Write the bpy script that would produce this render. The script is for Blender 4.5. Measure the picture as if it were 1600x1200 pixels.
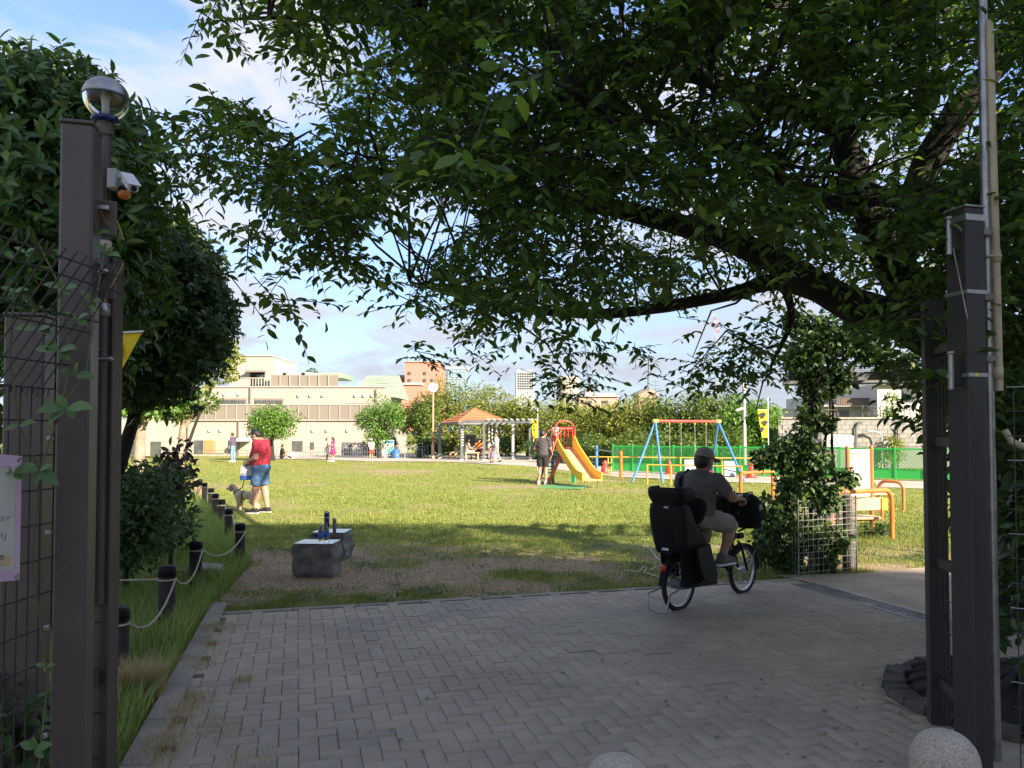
import bpy, math, random
import numpy as np
from mathutils import Vector, Matrix
random.seed(7); RNG = np.random.default_rng(11)
R = math.radians
for o in list(bpy.data.objects): bpy.data.objects.remove(o)
SC = bpy.context.scene; COL = SC.collection

# ------------------------------------------------------------------ camera, world, sun, exposure
CAMZ = 1.65; PITCH = math.atan(36/1200); CV = 640
cd = bpy.data.cameras.new('camera'); cd.sensor_width = 36; cd.lens = 27; cd.clip_start = .05; cd.clip_end = 4000
cam = bpy.data.objects.new('camera', cd); COL.objects.link(cam)
cam.location = (0, 0, CAMZ); cam.rotation_euler = (R(90)+PITCH, 0, 0); cd.shift_y = (CV-600)/1600; SC.camera = cam
SUN_EL = R(27); SUN_AZ = R(135)                 # clockwise from +Y: behind the camera, to the right
SV = Vector((math.cos(SUN_EL)*math.sin(SUN_AZ), math.cos(SUN_EL)*math.cos(SUN_AZ), math.sin(SUN_EL)))
COT = 1/math.tan(SUN_EL)
w = bpy.data.worlds.new('World'); SC.world = w; w.use_nodes = True
nt = w.node_tree; nt.nodes.clear(); N = nt.nodes.new; LK = nt.links.new
out = N('ShaderNodeOutputWorld'); bg = N('ShaderNodeBackground'); bg.inputs[1].default_value = .15
sky = N('ShaderNodeTexSky'); sky.sky_type = 'NISHITA'; sky.sun_disc = False
sky.sun_elevation = SUN_EL; sky.sun_rotation = SUN_AZ; sky.air_density = 1.1; sky.dust_density = .2; sky.ozone_density = 3.0
tc = N('ShaderNodeTexCoord'); sep = N('ShaderNodeSeparateXYZ'); LK(tc.outputs['Generated'], sep.inputs[0])
za = N('ShaderNodeMath'); za.operation = 'MAXIMUM'; LK(sep.outputs[2], za.inputs[0]); za.inputs[1].default_value = 0
zb = N('ShaderNodeMath'); zb.operation = 'ADD'; LK(za.outputs[0], zb.inputs[0]); zb.inputs[1].default_value = .16
dv = N('ShaderNodeVectorMath'); dv.operation = 'DIVIDE'
cz = N('ShaderNodeCombineXYZ')
for i in range(3): LK(zb.outputs[0], cz.inputs[i])
LK(tc.outputs['Generated'], dv.inputs[0]); LK(cz.outputs[0], dv.inputs[1])
mp = N('ShaderNodeMapping'); mp.inputs['Location'].default_value = (7.4, 2.6, 0); mp.inputs['Scale'].default_value = (1.0, .8, 1); LK(dv.outputs[0], mp.inputs[0])
n1 = N('ShaderNodeTexNoise'); n1.inputs['Scale'].default_value = 2.3; n1.inputs['Detail'].default_value = 9; n1.inputs['Roughness'].default_value = .58; n1.inputs['Distortion'].default_value = .35
LK(mp.outputs[0], n1.inputs['Vector'])
rp = N('ShaderNodeValToRGB'); rp.color_ramp.elements[0].position = .43; rp.color_ramp.elements[1].position = .62
rp.color_ramp.elements[0].color = (.12, .12, .12, 1); rp.color_ramp.elements[1].color = (.92, .92, .92, 1)
LK(n1.outputs[0], rp.inputs[0])
mx = N('ShaderNodeMix'); mx.data_type = 'RGBA'; cm_ = N('ShaderNodeMix'); cm_.data_type = 'RGBA'; cm_.inputs['A'].default_value = (.90, .87, .88, 1); cm_.inputs['B'].default_value = (.46, .52, .66, 1)
hz = N('ShaderNodeMapRange'); hz.inputs[1].default_value = .0; hz.inputs[2].default_value = .32; hz.inputs[3].default_value = .9; hz.inputs[4].default_value = 0; LK(za.outputs[0], hz.inputs[0])
hm = N('ShaderNodeMix'); hm.data_type = 'RGBA'; hm.inputs['B'].default_value = (.38, .46, .66, 1); LK(hz.outputs[0], hm.inputs['Factor']); hsv = N('ShaderNodeHueSaturation'); hsv.inputs['Saturation'].default_value = 1.15; hsv.inputs['Value'].default_value = .29; hsv.inputs['Hue'].default_value = .512; LK(sky.outputs[0], hsv.inputs['Color']); LK(hsv.outputs[0], hm.inputs['A'])
LK(hz.outputs[0], cm_.inputs['Factor']); LK(cm_.outputs['Result'], mx.inputs['B']); LK(rp.outputs[0], mx.inputs['Factor']); LK(hm.outputs['Result'], mx.inputs['A'])
LK(mx.outputs['Result'], bg.inputs[0]); LK(bg.outputs[0], out.inputs[0])
sl = bpy.data.lights.new('sun', 'SUN'); sl.energy = 2.05; sl.angle = R(.5); sl.color = (1, .87, .69)
so = bpy.data.objects.new('sun', sl); COL.objects.link(so); so.rotation_euler = SV.to_track_quat('Z', 'Y').to_euler(); so.location = (8, -8, 12)
vs = SC.view_settings; SC.display_settings.display_device = 'sRGB'
vs.view_transform = 'Standard'; vs.look = 'None'; vs.gamma = 1; vs.use_curve_mapping = False; vs.exposure = 2.88
SC.render.engine = 'CYCLES'; SC.cycles.use_denoising = True; SC.cycles.max_bounces = 8; SC.cycles.transparent_max_bounces = 12
SC.cycles.diffuse_bounces = 4; SC.cycles.sample_clamp_indirect = 6

# ------------------------------------------------------------------ helpers: places
def ray(u, v):
    x, y = (u-800)/1200, (v-CV)/1200
    return Vector((x, math.cos(PITCH)+y*math.sin(PITCH), math.sin(PITCH)-y*math.cos(PITCH)))
def P(u, v, Y):
    d = ray(u, v); t = Y/d.y
    return Vector((d.x*t, Y, CAMZ+d.z*t))
def G(u, v, z=0.0):
    d = ray(u, v); t = (z-CAMZ)/d.z
    return Vector((d.x*t, d.y*t, z))
def V(*a): return Vector(a)

# ------------------------------------------------------------------ helpers: materials
MATS = {}
def nm(name):
    m = bpy.data.materials.new(name); m.use_nodes = True; MATS[name] = m
    t = m.node_tree; b = t.nodes['Principled BSDF']
    return m, t, b
def mat(name, c, c2=None, scale=6, rough=.6, metal=0, bump=0, bscale=60, spec=.5, detail=5, rnd=0, stretch=(1, 1, 1), emit=0, world=False):
    m, t, b = nm(name)
    b.inputs['Roughness'].default_value = rough; b.inputs['Metallic'].default_value = metal
    b.inputs['Specular IOR Level'].default_value = spec
    c2 = c2 or tuple(min(1, x*.72) for x in c)
    tcn = t.nodes.new('ShaderNodeTexCoord'); mpn = t.nodes.new('ShaderNodeMapping'); mpn.inputs['Scale'].default_value = stretch
    if world: t.links.new(t.nodes.new('ShaderNodeNewGeometry').outputs['Position'], mpn.inputs[0])
    else: t.links.new(tcn.outputs['Object'], mpn.inputs[0])
    n = t.nodes.new('ShaderNodeTexNoise'); n.inputs['Scale'].default_value = scale; n.inputs['Detail'].default_value = detail
    t.links.new(mpn.outputs[0], n.inputs['Vector'])
    r = t.nodes.new('ShaderNodeValToRGB'); r.color_ramp.elements[0].position = .32; r.color_ramp.elements[1].position = .68
    r.color_ramp.elements[0].color = (*c2, 1); r.color_ramp.elements[1].color = (*c, 1)
    t.links.new(n.outputs[0], r.inputs[0]); col = r.outputs[0]
    if rnd:
        at = t.nodes.new('ShaderNodeAttribute'); at.attribute_name = 'rnd'
        oi = t.nodes.new('ShaderNodeObjectInfo')
        ad = t.nodes.new('ShaderNodeMath'); ad.operation = 'ADD'; t.links.new(at.outputs['Fac'], ad.inputs[0]); t.links.new(oi.outputs['Random'], ad.inputs[1])
        fr = t.nodes.new('ShaderNodeMath'); fr.operation = 'FRACT'; t.links.new(ad.outputs[0], fr.inputs[0])
        mr = t.nodes.new('ShaderNodeMapRange'); mr.inputs[3].default_value = 1-rnd; mr.inputs[4].default_value = 1+rnd; t.links.new(fr.outputs[0], mr.inputs[0])
        hs = t.nodes.new('ShaderNodeHueSaturation'); t.links.new(mr.outputs[0], hs.inputs['Value']); t.links.new(col, hs.inputs['Color']); col = hs.outputs[0]
    t.links.new(col, b.inputs['Base Color'])
    rr = t.nodes.new('ShaderNodeMapRange'); rr.inputs[3].default_value = max(0, rough-.1); rr.inputs[4].default_value = min(1, rough+.1)
    t.links.new(n.outputs[0], rr.inputs[0]); t.links.new(rr.outputs[0], b.inputs['Roughness'])
    if bump:
        n2 = t.nodes.new('ShaderNodeTexNoise'); n2.inputs['Scale'].default_value = bscale; n2.inputs['Detail'].default_value = 6; n2.inputs['Roughness'].default_value = .65
        t.links.new(mpn.outputs[0], n2.inputs['Vector'])
        bp = t.nodes.new('ShaderNodeBump'); bp.inputs['Strength'].default_value = bump; bp.inputs['Distance'].default_value = .02
        t.links.new(n2.outputs[0], bp.inputs['Height']); t.links.new(bp.outputs[0], b.inputs['Normal'])
    if emit:
        t.links.new(col, b.inputs['Emission Color']); b.inputs['Emission Strength'].default_value = emit
    return m
def leafmat(name, c1, c2, trans=.35, rough=.45, tc=None, third=None):
    m, t, b = nm(name)
    at = t.nodes.new('ShaderNodeAttribute'); at.attribute_name = 'rnd'
    oi = t.nodes.new('ShaderNodeObjectInfo')
    ad = t.nodes.new('ShaderNodeMath'); ad.operation = 'ADD'; t.links.new(at.outputs['Fac'], ad.inputs[0]); t.links.new(oi.outputs['Random'], ad.inputs[1])
    fr = t.nodes.new('ShaderNodeMath'); fr.operation = 'FRACT'; t.links.new(ad.outputs[0], fr.inputs[0])
    r = t.nodes.new('ShaderNodeValToRGB'); e = r.color_ramp.elements
    e[0].color = (*c1, 1); e[1].color = (*c2, 1); e[1].position = .93
    if third:
        x = e.new(1.0); x.color = (*third, 1)
    t.links.new(fr.outputs[0], r.inputs[0])
    b.inputs['Roughness'].default_value = rough
    t.links.new(r.outputs[0], b.inputs['Base Color'])
    tr = t.nodes.new('ShaderNodeBsdfTranslucent')
    hs = t.nodes.new('ShaderNodeHueSaturation'); hs.inputs['Saturation'].default_value = 1.1; hs.inputs['Value'].default_value = 1.6; hs.inputs['Hue'].default_value = .485
    t.links.new(r.outputs[0], hs.inputs['Color']); t.links.new(hs.outputs[0], tr.inputs[0])
    ms = t.nodes.new('ShaderNodeMixShader'); ms.inputs[0].default_value = trans
    t.links.new(b.outputs[0], ms.inputs[1]); t.links.new(tr.outputs[0], ms.inputs[2])
    t.links.new(ms.outputs[0], t.nodes['Material Output'].inputs[0])
    return m
def glass(name, c=(1, 1, 1), rough=.02):
    m, t, b = nm(name); b.inputs['Base Color'].default_value = (*c, 1); b.inputs['Roughness'].default_value = rough
    b.inputs['Transmission Weight'].default_value = 1; b.inputs['IOR'].default_value = 1.2
    return m

# ------------------------------------------------------------------ helpers: meshes
def to_mesh(name, verts, faces, smooth=None, attrs=None):
    """faces: list of tuples, or an (n,k) int array"""
    me = bpy.data.meshes.new(name); verts = np.asarray(verts, np.float32).reshape(-1, 3)
    me.vertices.add(len(verts)); me.vertices.foreach_set('co', verts.ravel())
    if isinstance(faces, np.ndarray):
        n, k = faces.shape; li = faces.ravel().astype(np.int32); st = np.arange(0, n*k, k, dtype=np.int32); tot = None
    else:
        n = len(faces); li = np.array([i for f in faces for i in f], np.int32)
        ln = np.array([len(f) for f in faces], np.int32); st = np.concatenate([[0], np.cumsum(ln)[:-1]]).astype(np.int32)
    me.loops.add(len(li)); me.loops.foreach_set('vertex_index', li)
    me.polygons.add(n); me.polygons.foreach_set('loop_start', st)
    if smooth is not None:
        sm = np.full(n, bool(smooth)) if np.isscalar(smooth) else np.asarray(smooth, bool)
        me.polygons.foreach_set('use_smooth', sm)
    me.update(calc_edges=True)
    for k2, a in (attrs or {}).items():
        at = me.attributes.new(k2, 'FLOAT', 'POINT'); at.data.foreach_set('value', np.asarray(a, np.float32))
    return me
def link(name, me, parent=None, m=None, loc=None, rotz=0):
    o = bpy.data.objects.new(name, me); COL.objects.link(o)
    if m is not None and len(me.materials) == 0: me.materials.append(m)
    if parent is not None: o.parent = parent
    if loc is not None: o.location = loc
    if rotz: o.rotation_euler = (0, 0, rotz)
    return o
def tag(o, label, cat, group=None, kind=None):
    o['label'] = label; o['category'] = cat
    if group: o['group'] = group
    if kind: o['kind'] = kind
    return o
def thing(name, label, cat, loc=(0, 0, 0), rotz=0, group=None):
    o = bpy.data.objects.new(name, None); COL.objects.link(o); o.empty_display_size = .2
    o.location = loc; o.rotation_euler = (0, 0, rotz)
    return tag(o, label, cat, group)
def struct(o, label=None):
    o['kind'] = 'structure'
    if label: o['label'] = label
    return o
def frame(d, up=V(0, 0, 1)):
    d = Vector(d).normalized()
    if abs(d.dot(up)) > .98: up = V(0, 1, 0) if abs(d.y) < .9 else V(1, 0, 0)
    a = d.cross(up).normalized(); b = a.cross(d).normalized()
    return a, b, d
class MB:
    def __init__(s): s.v = []; s.f = []; s.s = []
    def add(s, vs, fs, smooth=False):
        o = len(s.v); s.v += [tuple(x) for x in vs]; s.f += [tuple(i+o for i in f) for f in fs]; s.s += [smooth]*len(fs); return s
    def box(s, c, size, rot=None, bev=0.0, rz=0):
        hx, hy, hz = size[0]/2, size[1]/2, size[2]/2
        M = rot if rot is not None else Matrix.Rotation(rz, 3, 'Z'); c = Vector(c)
        if bev <= 0:
            vs = [M@V(x*hx, y*hy, z*hz)+c for x in (-1, 1) for y in (-1, 1) for z in (-1, 1)]
            return s.add(vs, [(0, 1, 3, 2), (4, 6, 7, 5), (0, 4, 5, 1), (2, 3, 7, 6), (0, 2, 6, 4), (1, 5, 7, 3)])
        b = min(bev, hx*.9, hy*.9, hz*.9); vs = []; idx = {}
        for x in (-1, 1):
            for y in (-1, 1):
                for z in (-1, 1):
                    for a in range(3):
                        p = [x*(hx-b), y*(hy-b), z*(hz-b)]; p[a] = (x*hx, y*hy, z*hz)[a]
                        idx[x, y, z, a] = len(vs); vs.append(M@Vector(p)+c)
        fs = []
        def q(keys, n):
            pts = [vs[idx[k]] for k in keys]; nn = (pts[1]-pts[0]).cross(pts[2]-pts[0])
            ids = [idx[k] for k in keys]
            fs.append(tuple(ids) if nn.dot(M@Vector(n)) > 0 else tuple(ids[::-1]))
        for a in range(3):
            for sg in (-1, 1):
                o1, o2 = [i for i in range(3) if i != a]; ks = []
                for p, r in ((-1, -1), (1, -1), (1, 1), (-1, 1)):
                    k = [0, 0, 0]; k[a] = sg; k[o1] = p; k[o2] = r; ks.append((*k, a))
                n = [0, 0, 0]; n[a] = sg; q(ks, n)
        for a in range(3):
            o1, o2 = [i for i in range(3) if i != a]
            for p in (-1, 1):
                for r in (-1, 1):
                    ks = []
                    for e, ax in ((-1, o1), (1, o1), (1, o2), (-1, o2)):
                        k = [0, 0, 0]; k[a] = e; k[o1] = p; k[o2] = r; ks.append((*k, ax))
                    n = [0, 0, 0]; n[o1] = p; n[o2] = r; q(ks, n)
        for x in (-1, 1):
            for y in (-1, 1):
                for z in (-1, 1): q([(x, y, z, 0), (x, y, z, 1), (x, y, z, 2)], (x, y, z))
        return s.add(vs, fs)
    def bar(s, a, b, wd, ht=None, bev=0):
        a, b = Vector(a), Vector(b); x, z, y = frame(b-a); M = Matrix((x, y, z)).transposed()
        return s.box((a+b)/2, (wd, (b-a).length, ht or wd), M, bev)
    def tube(s, pts, r, n=8, cap=True, smooth=True):
        pts = [Vector(p) for p in pts]; m = len(pts); rs = r if isinstance(r, (list, tuple)) else [r]*m
        ds = [(pts[min(i+1, m-1)]-pts[max(i-1, 0)]).normalized() for i in range(m)]
        a, b, _ = frame(ds[0]); vs = []
        for i in range(m):
            a = (a-ds[i]*a.dot(ds[i])).normalized(); b = ds[i].cross(a)
            for k in range(n):
                t = 2*math.pi*k/n; vs.append(pts[i]+(a*math.cos(t)+b*math.sin(t))*rs[i])
        fs = [(i*n+k, i*n+(k+1) % n, (i+1)*n+(k+1) % n, (i+1)*n+k) for i in range(m-1) for k in range(n)]
        s.add(vs, fs, smooth)
        if cap: s.add(vs[:n][::-1]+vs[-n:], [tuple(range(n)), tuple(range(n, 2*n))])
        return s
    def lathe(s, prof, c=(0, 0, 0), n=20, smooth=True):
        c = Vector(c); m = len(prof); vs = [c+V(r*math.cos(2*math.pi*k/n), r*math.sin(2*math.pi*k/n), z) for r, z in prof for k in range(n)]
        return s.add(vs, [(i*n+k, i*n+(k+1) % n, (i+1)*n+(k+1) % n, (i+1)*n+k) for i in range(m-1) for k in range(n)], smooth)
    def torus(s, c, ax, R0, r, n=32, k=8):
        a, b, d = frame(ax); c = Vector(c); vs = []
        for i in range(n):
            t = 2*math.pi*i/n; e = a*math.cos(t)+b*math.sin(t)
            for j in range(k):
                q = 2*math.pi*j/k; vs.append(c+e*(R0+r*math.cos(q))+d*r*math.sin(q))
        return s.add(vs, [(i*k+j, ((i+1) % n)*k+j, ((i+1) % n)*k+(j+1) % k, i*k+(j+1) % k) for i in range(n) for j in range(k)], True)
    def prism(s, poly, d):
        """poly: 3-D outline, extruded along the vector d"""
        poly = [Vector(p) for p in poly]; d = Vector(d); n = len(poly)
        nn = sum(((poly[i]-poly[0]).cross(poly[(i+1) % n]-poly[0]) for i in range(1, n)), V(0, 0, 0))
        if nn.dot(d) > 0: poly = poly[::-1]
        return s.add(poly+[p+d for p in poly], [tuple(range(n)), tuple(range(2*n-1, n-1, -1))]+[(i, i+n, (i+1) % n+n, (i+1) % n) for i in range(n)])
    def ball(s, c, r, n=14, m=9, sz=(1, 1, 1), rot=None):
        c = Vector(c); vs = []
        for i in range(m+1):
            t = math.pi*i/m
            for k in range(n):
                q = 2*math.pi*k/n; p = V(r*math.sin(t)*math.cos(q)*sz[0], r*math.sin(t)*math.sin(q)*sz[1], -r*math.cos(t)*sz[2])
                vs.append((rot@p if rot is not None else p)+c)
        return s.add(vs, [(i*n+k, i*n+(k+1) % n, (i+1)*n+(k+1) % n, (i+1)*n+k) for i in range(m) for k in range(n)], True)
    def me(s, name, parent=None, world=False):
        v = np.array(s.v, np.float64)
        if world and parent is not None:
            v = v-np.array(parent.location); c, q = math.cos(-parent.rotation_euler.z), math.sin(-parent.rotation_euler.z)
            v = np.stack([v[:, 0]*c-v[:, 1]*q, v[:, 0]*q+v[:, 1]*c, v[:, 2]], 1)
        return to_mesh(name, v, s.f, s.s)
    def build(s, name, m, parent=None, world=False):
        return link(name, s.me(name, parent, world), parent, m)
def part(name, m, parent, fn, world=False):
    b = MB(); fn(b); return b.build(name, m, parent, world)
def copy_tree(o, parent=None):
    c = o.copy(); COL.objects.link(c)
    if parent is not None: c.parent = parent
    for ch in list(o.children): copy_tree(ch, c)
    return c
def text(body, size, loc, rot, m, parent, name='lettering', align='CENTER', ext=.0004):
    cu = bpy.data.curves.new(name, 'FONT'); cu.body = body; cu.size = size; cu.align_x = align; cu.align_y = 'CENTER'; cu.extrude = ext
    tmp = bpy.data.objects.new(name, cu); COL.objects.link(tmp); dg = bpy.context.evaluated_depsgraph_get(); dg.update()
    me = bpy.data.meshes.new_from_object(tmp.evaluated_get(dg)); bpy.data.objects.remove(tmp); me.materials.clear(); me.materials.append(m)
    o = link(name, me, parent); o.location = loc; o.rotation_euler = rot
    return o

# leaves: numpy instancing into one mesh
LEAF_V = np.array([(0, 0, 0), (-.13, .18, .035), (.13, .18, .035), (-.21, .45, .05), (.21, .45, .05), (-.15, .75, .02), (.15, .75, .02),
                   (0, .2, 0), (0, .48, -.01), (0, .78, -.05), (0, 1, -.14)], np.float64)
LEAF_F = np.array([(0, 7, 1), (0, 2, 7), (1, 7, 3), (7, 8, 3), (7, 2, 4), (7, 4, 8), (3, 8, 5), (8, 9, 5), (8, 4, 6), (8, 6, 9), (5, 9, 10), (9, 6, 10)])
SLEAF_V = np.array([(0, 0, 0), (-.23, .45, .06), (.23, .45, .06), (0, .5, -.02), (0, 1, -.1)], np.float64)
SLEAF_F = np.array([(0, 3, 1), (0, 2, 3), (1, 3, 4), (3, 2, 4)])
def basis(d, n):
    """leaf axis d (N,3), rough normal n (N,3) -> (N,3,3) columns x,y,z"""
    d = d/np.linalg.norm(d, axis=1, keepdims=True); x = np.cross(d, n); x /= np.linalg.norm(x, axis=1, keepdims=True)+1e-9
    z = np.cross(x, d); return np.stack([x, d, z], 2)
def inst(tv, tf, pos, M, sc):
    n = len(pos); k = len(tv); sc = np.asarray(sc)
    s3 = sc if sc.ndim == 2 else np.repeat(sc[:, None], 3, 1)
    v = np.einsum('nij,nkj->nki', M, tv[None]*s3[:, None, :])+pos[:, None, :]
    f = (tf[None]+(np.arange(n)*k)[:, None, None]).reshape(-1, tf.shape[1])
    return v.reshape(-1, 3), f
def leaves_obj(name, m, parent, pos, M, sc, tv=LEAF_V, tf=LEAF_F, world=True, rnd=None, kind=None):
    n = len(pos)
    if parent is not None and world: pos = pos-np.array(parent.location)
    v, f = inst(tv, tf, pos, M, sc); rnd = RNG.random(n) if rnd is None else rnd
    o = link(name, to_mesh(name, v, f, True, {'rnd': np.repeat(rnd, len(tv))}), parent, m)
    if kind: o['kind'] = kind
    return o
def unit(n): a = RNG.normal(size=(n, 3)); return a/np.linalg.norm(a, axis=1, keepdims=True)
def inpoly(x, y, poly):
    c = np.zeros(x.shape, bool); n = len(poly)
    for i in range(n):
        (x1, y1), (x2, y2) = poly[i][:2], poly[(i+1) % n][:2]
        if y1 == y2: continue
        c ^= ((y1 > y) != (y2 > y)) & (x < (x2-x1)*(y-y1)/(y2-y1)+x1)
    return c
def vnoise(x, y, s, seed=0):
    """smooth value noise on a 2-D lattice"""
    r = np.random.default_rng(seed).random((256, 256)); x = x/s+100; y = y/s+100
    xi = np.floor(x).astype(int); yi = np.floor(y).astype(int); fx = x-xi; fy = y-yi; fx = fx*fx*(3-2*fx); fy = fy*fy*(3-2*fy)
    g = lambda a, b: r[a % 256, b % 256]
    return (g(xi, yi)*(1-fx)+g(xi+1, yi)*fx)*(1-fy)+(g(xi, yi+1)*(1-fx)+g(xi+1, yi+1)*fx)*fy

# organic bodies: smooth union of cones and ellipsoids, surface-netted into one continuous mesh
def cone(a, b, ra, rb, k=.03): return ('c', np.array(a, float), np.array(b, float), ra, rb, k)
def ccone(a, b, ra, rb, k=.01): return ('f', np.array(a, float), np.array(b, float), ra, rb, k)
def ell(c, r, Rm=None, k=.03): return ('e', np.array(c, float), np.array(r, float), np.eye(3) if Rm is None else np.array(Rm), 0, k)
def organic(prims, vox, cut=None):
    lo = np.min([np.minimum(p[1], p[2] if p[0] != 'e' else p[1])-(max(p[3], p[4]) if p[0] != 'e' else max(p[2])) for p in prims], 0)-3*vox
    hi = np.max([np.maximum(p[1], p[2] if p[0] != 'e' else p[1])+(max(p[3], p[4]) if p[0] != 'e' else max(p[2])) for p in prims], 0)+3*vox
    dim = np.ceil((hi-lo)/vox).astype(int)+1; D = np.full(dim, 1.0, np.float32)
    for p in prims:
        k = p[5]; pad = k+2.5*vox
        if p[0] == 'e': l, h = p[1]-max(p[2])-pad, p[1]+max(p[2])+pad
        else: l, h = np.minimum(p[1], p[2])-max(p[3], p[4])-pad, np.maximum(p[1], p[2])+max(p[3], p[4])+pad
        i0 = np.maximum(0, np.floor((l-lo)/vox).astype(int)); i1 = np.minimum(dim, np.ceil((h-lo)/vox).astype(int)+1)
        g = [lo[a]+np.arange(i0[a], i1[a])*vox for a in range(3)]
        X, Y, Z = np.meshgrid(*g, indexing='ij')
        if p[0] == 'e':
            q = np.stack([X-p[1][0], Y-p[1][1], Z-p[1][2]], -1)@p[3]
            k0 = np.sqrt(((q/p[2])**2).sum(-1)); k1 = np.sqrt(((q/p[2]**2)**2).sum(-1))+1e-9; d = k0*(k0-1)/k1
        else:
            a, b = p[1], p[2]; ab = b-a; L = np.linalg.norm(ab)+1e-9; u = ab/L
            qx, qy, qz = X-a[0], Y-a[1], Z-a[2]; t = qx*u[0]+qy*u[1]+qz*u[2]
            rad2 = np.maximum(qx**2+qy**2+qz**2-t*t, 0)
            if p[0] == 'c':
                tt = np.clip(t/L, 0, 1); d = np.sqrt(rad2+(t-tt*L)**2)-(p[3]+(p[4]-p[3])*tt)
            else:
                tt = np.clip(t/L, 0, 1); d = np.maximum(np.sqrt(rad2)-(p[3]+(p[4]-p[3])*tt), np.abs(t-L/2)-L/2)
        sl_ = tuple(slice(i0[a], i1[a]) for a in range(3)); o = D[sl_]
        h = np.clip(.5+.5*(o-d)/k, 0, 1); D[sl_] = o+(d-o)*h-k*h*(1-h)
    if cut:
        g = [lo[a]+np.arange(dim[a])*vox for a in range(3)]
        for n, c in cut:
            D = np.maximum(D, (g[0][:, None, None]*n[0]+g[1][None, :, None]*n[1]+g[2][None, None, :]*n[2]-c).astype(np.float32))
    S = D < 0; nx, ny, nz = dim-1
    cs = lambda A, o: A[o[0]:o[0]+nx, o[1]:o[1]+ny, o[2]:o[2]+nz]
    offs = [(x, y, z) for x in (0, 1) for y in (0, 1) for z in (0, 1)]
    cnt = sum(cs(S, o).astype(np.int8) for o in offs); mask = (cnt > 0) & (cnt < 8)
    ijk = np.argwhere(mask); idx = np.full(mask.shape, -1, np.int64); idx[mask] = np.arange(len(ijk))
    acc = np.zeros((len(ijk), 3)); c2 = np.zeros(len(ijk))
    for a in offs:
        for ax in range(3):
            if a[ax]: continue
            b = list(a); b[ax] = 1
            da = D[ijk[:, 0]+a[0], ijk[:, 1]+a[1], ijk[:, 2]+a[2]]; db = D[ijk[:, 0]+b[0], ijk[:, 1]+b[1], ijk[:, 2]+b[2]]
            m = (da < 0) != (db < 0); t = np.where(m, da/np.where(m, da-db, 1), 0)
            p = np.array(a, float)[None]+np.zeros((len(ijk), 3)); p[:, ax] = t; acc[m] += p[m]; c2 += m
    verts = lo+(ijk+acc/c2[:, None])*vox; F = []
    for ax in range(3):
        o1, o2 = [(1, 2), (2, 0), (0, 1)][ax]
        s0 = [slice(1, None)]*3; s0[ax] = slice(0, -1); s1 = [slice(1, None)]*3; s1[ax] = slice(1, None)
        A = S[tuple(s0)]; B = S[tuple(s1)]
        for inside, flip in ((A & ~B, False), (B & ~A, True)):
            e = np.argwhere(inside)
            if not len(e): continue
            e = e+1; e[:, ax] -= 1; qs = []
            for d1, d2 in ((1, 1), (0, 1), (0, 0), (1, 0)):
                c = e.copy(); c[:, o1] -= d1; c[:, o2] -= d2; qs.append(idx[c[:, 0], c[:, 1], c[:, 2]])
            q = np.stack(qs, 1); F.append(q[:, ::-1] if flip else q)
    F = np.concatenate(F); F = F[(F >= 0).all(1)]
    return verts, F
def organic_obj(name, prims, vox, m, parent, cut=None):
    v, f = organic(prims, vox, cut); return link(name, to_mesh(name, v, f, True), parent, m)
# ------------------------------------------------------------------ materials
M_lawn = None
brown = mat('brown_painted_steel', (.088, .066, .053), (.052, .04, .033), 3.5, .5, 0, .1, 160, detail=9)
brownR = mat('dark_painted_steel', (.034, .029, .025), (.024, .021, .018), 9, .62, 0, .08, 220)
galv = mat('galvanised_steel', (.40, .39, .37), (.26, .255, .25), 14, .38, .8, .05, 90)
wirem = mat('dark_wire', (.06, .055, .05), (.035, .03, .028), 20, .5, .3)
wiregal = mat('grey_wire', (.4, .39, .36), (.2, .19, .17), 12, .5, .5)
beigep = mat('beige_plastic_pipe', (.5, .42, .28), (.38, .32, .21), 5, .5)
whitep = mat('white_plastic', (.72, .72, .7), (.6, .6, .58), 8, .4)
blackp = mat('black_plastic', (.009, .009, .0095), (.005, .005, .006), 20, .6, 0, .1, 150, spec=.25)
blackf = mat('black_fabric', (.011, .011, .012), (.006, .006, .007), 12, .9, 0, .6, 40, spec=.2)
rubber = mat('rubber', (.015, .015, .015), (.01, .01, .01), 30, .8, 0, .2, 120)
alu = mat('aluminium', (.62, .62, .62), (.45, .45, .46), 12, .3, .9)
granite = mat('speckled_granite', (.62, .54, .42), (.26, .225, .18), 150, .75, 0, .5, 170, detail=3)
basalt = mat('rough_basalt', (.20, .182, .16), (.10, .09, .08), 7, .8, 0, .9, 26)
polish = mat('polished_stone', (.12, .12, .125), (.08, .08, .085), 30, .07, 0)
brickm = mat('grey_paver', (.44, .372, .268), (.30, .252, .185), 1.1, .75, 0, .55, 90, rnd=.075, detail=9, world=True)
joint = mat('joint_sand', (.20, .17, .12), (.10, .088, .062), 14, .95, 0, .5, 90)
concrete = mat('concrete', (.38, .335, .275), (.25, .22, .18), 3, .85, 0, .5, 60, rnd=.06)
pathm = mat('pale_path', (.46, .40, .33), (.36, .31, .25), .6, .9, 0, .3, 30)
dirtm = mat('beige_dirt', (.46, .365, .265), (.31, .245, .18), 2.2, .95, 0, .7, 22)
soil = mat('dark_soil', (.05, .04, .03), (.025, .02, .016), 9, .95, 0, .9, 30)
steelg = mat('grate_steel', (.38, .38, .37), (.25, .25, .25), 10, .45, .7)
darkwood = mat('charred_wood', (.05, .042, .035), (.02, .017, .015), 5, .8, 0, .7, 14, stretch=(4, 4, .6))
ropem = mat('cream_rope', (.55, .48, .36), (.40, .34, .25), 60, .9, 0, .5, 220)
bark = mat('cherry_bark', (.034, .028, .023), (.014, .012, .010), 7, .9, 0, 1, 18, stretch=(1, 1, 2.2))
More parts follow.
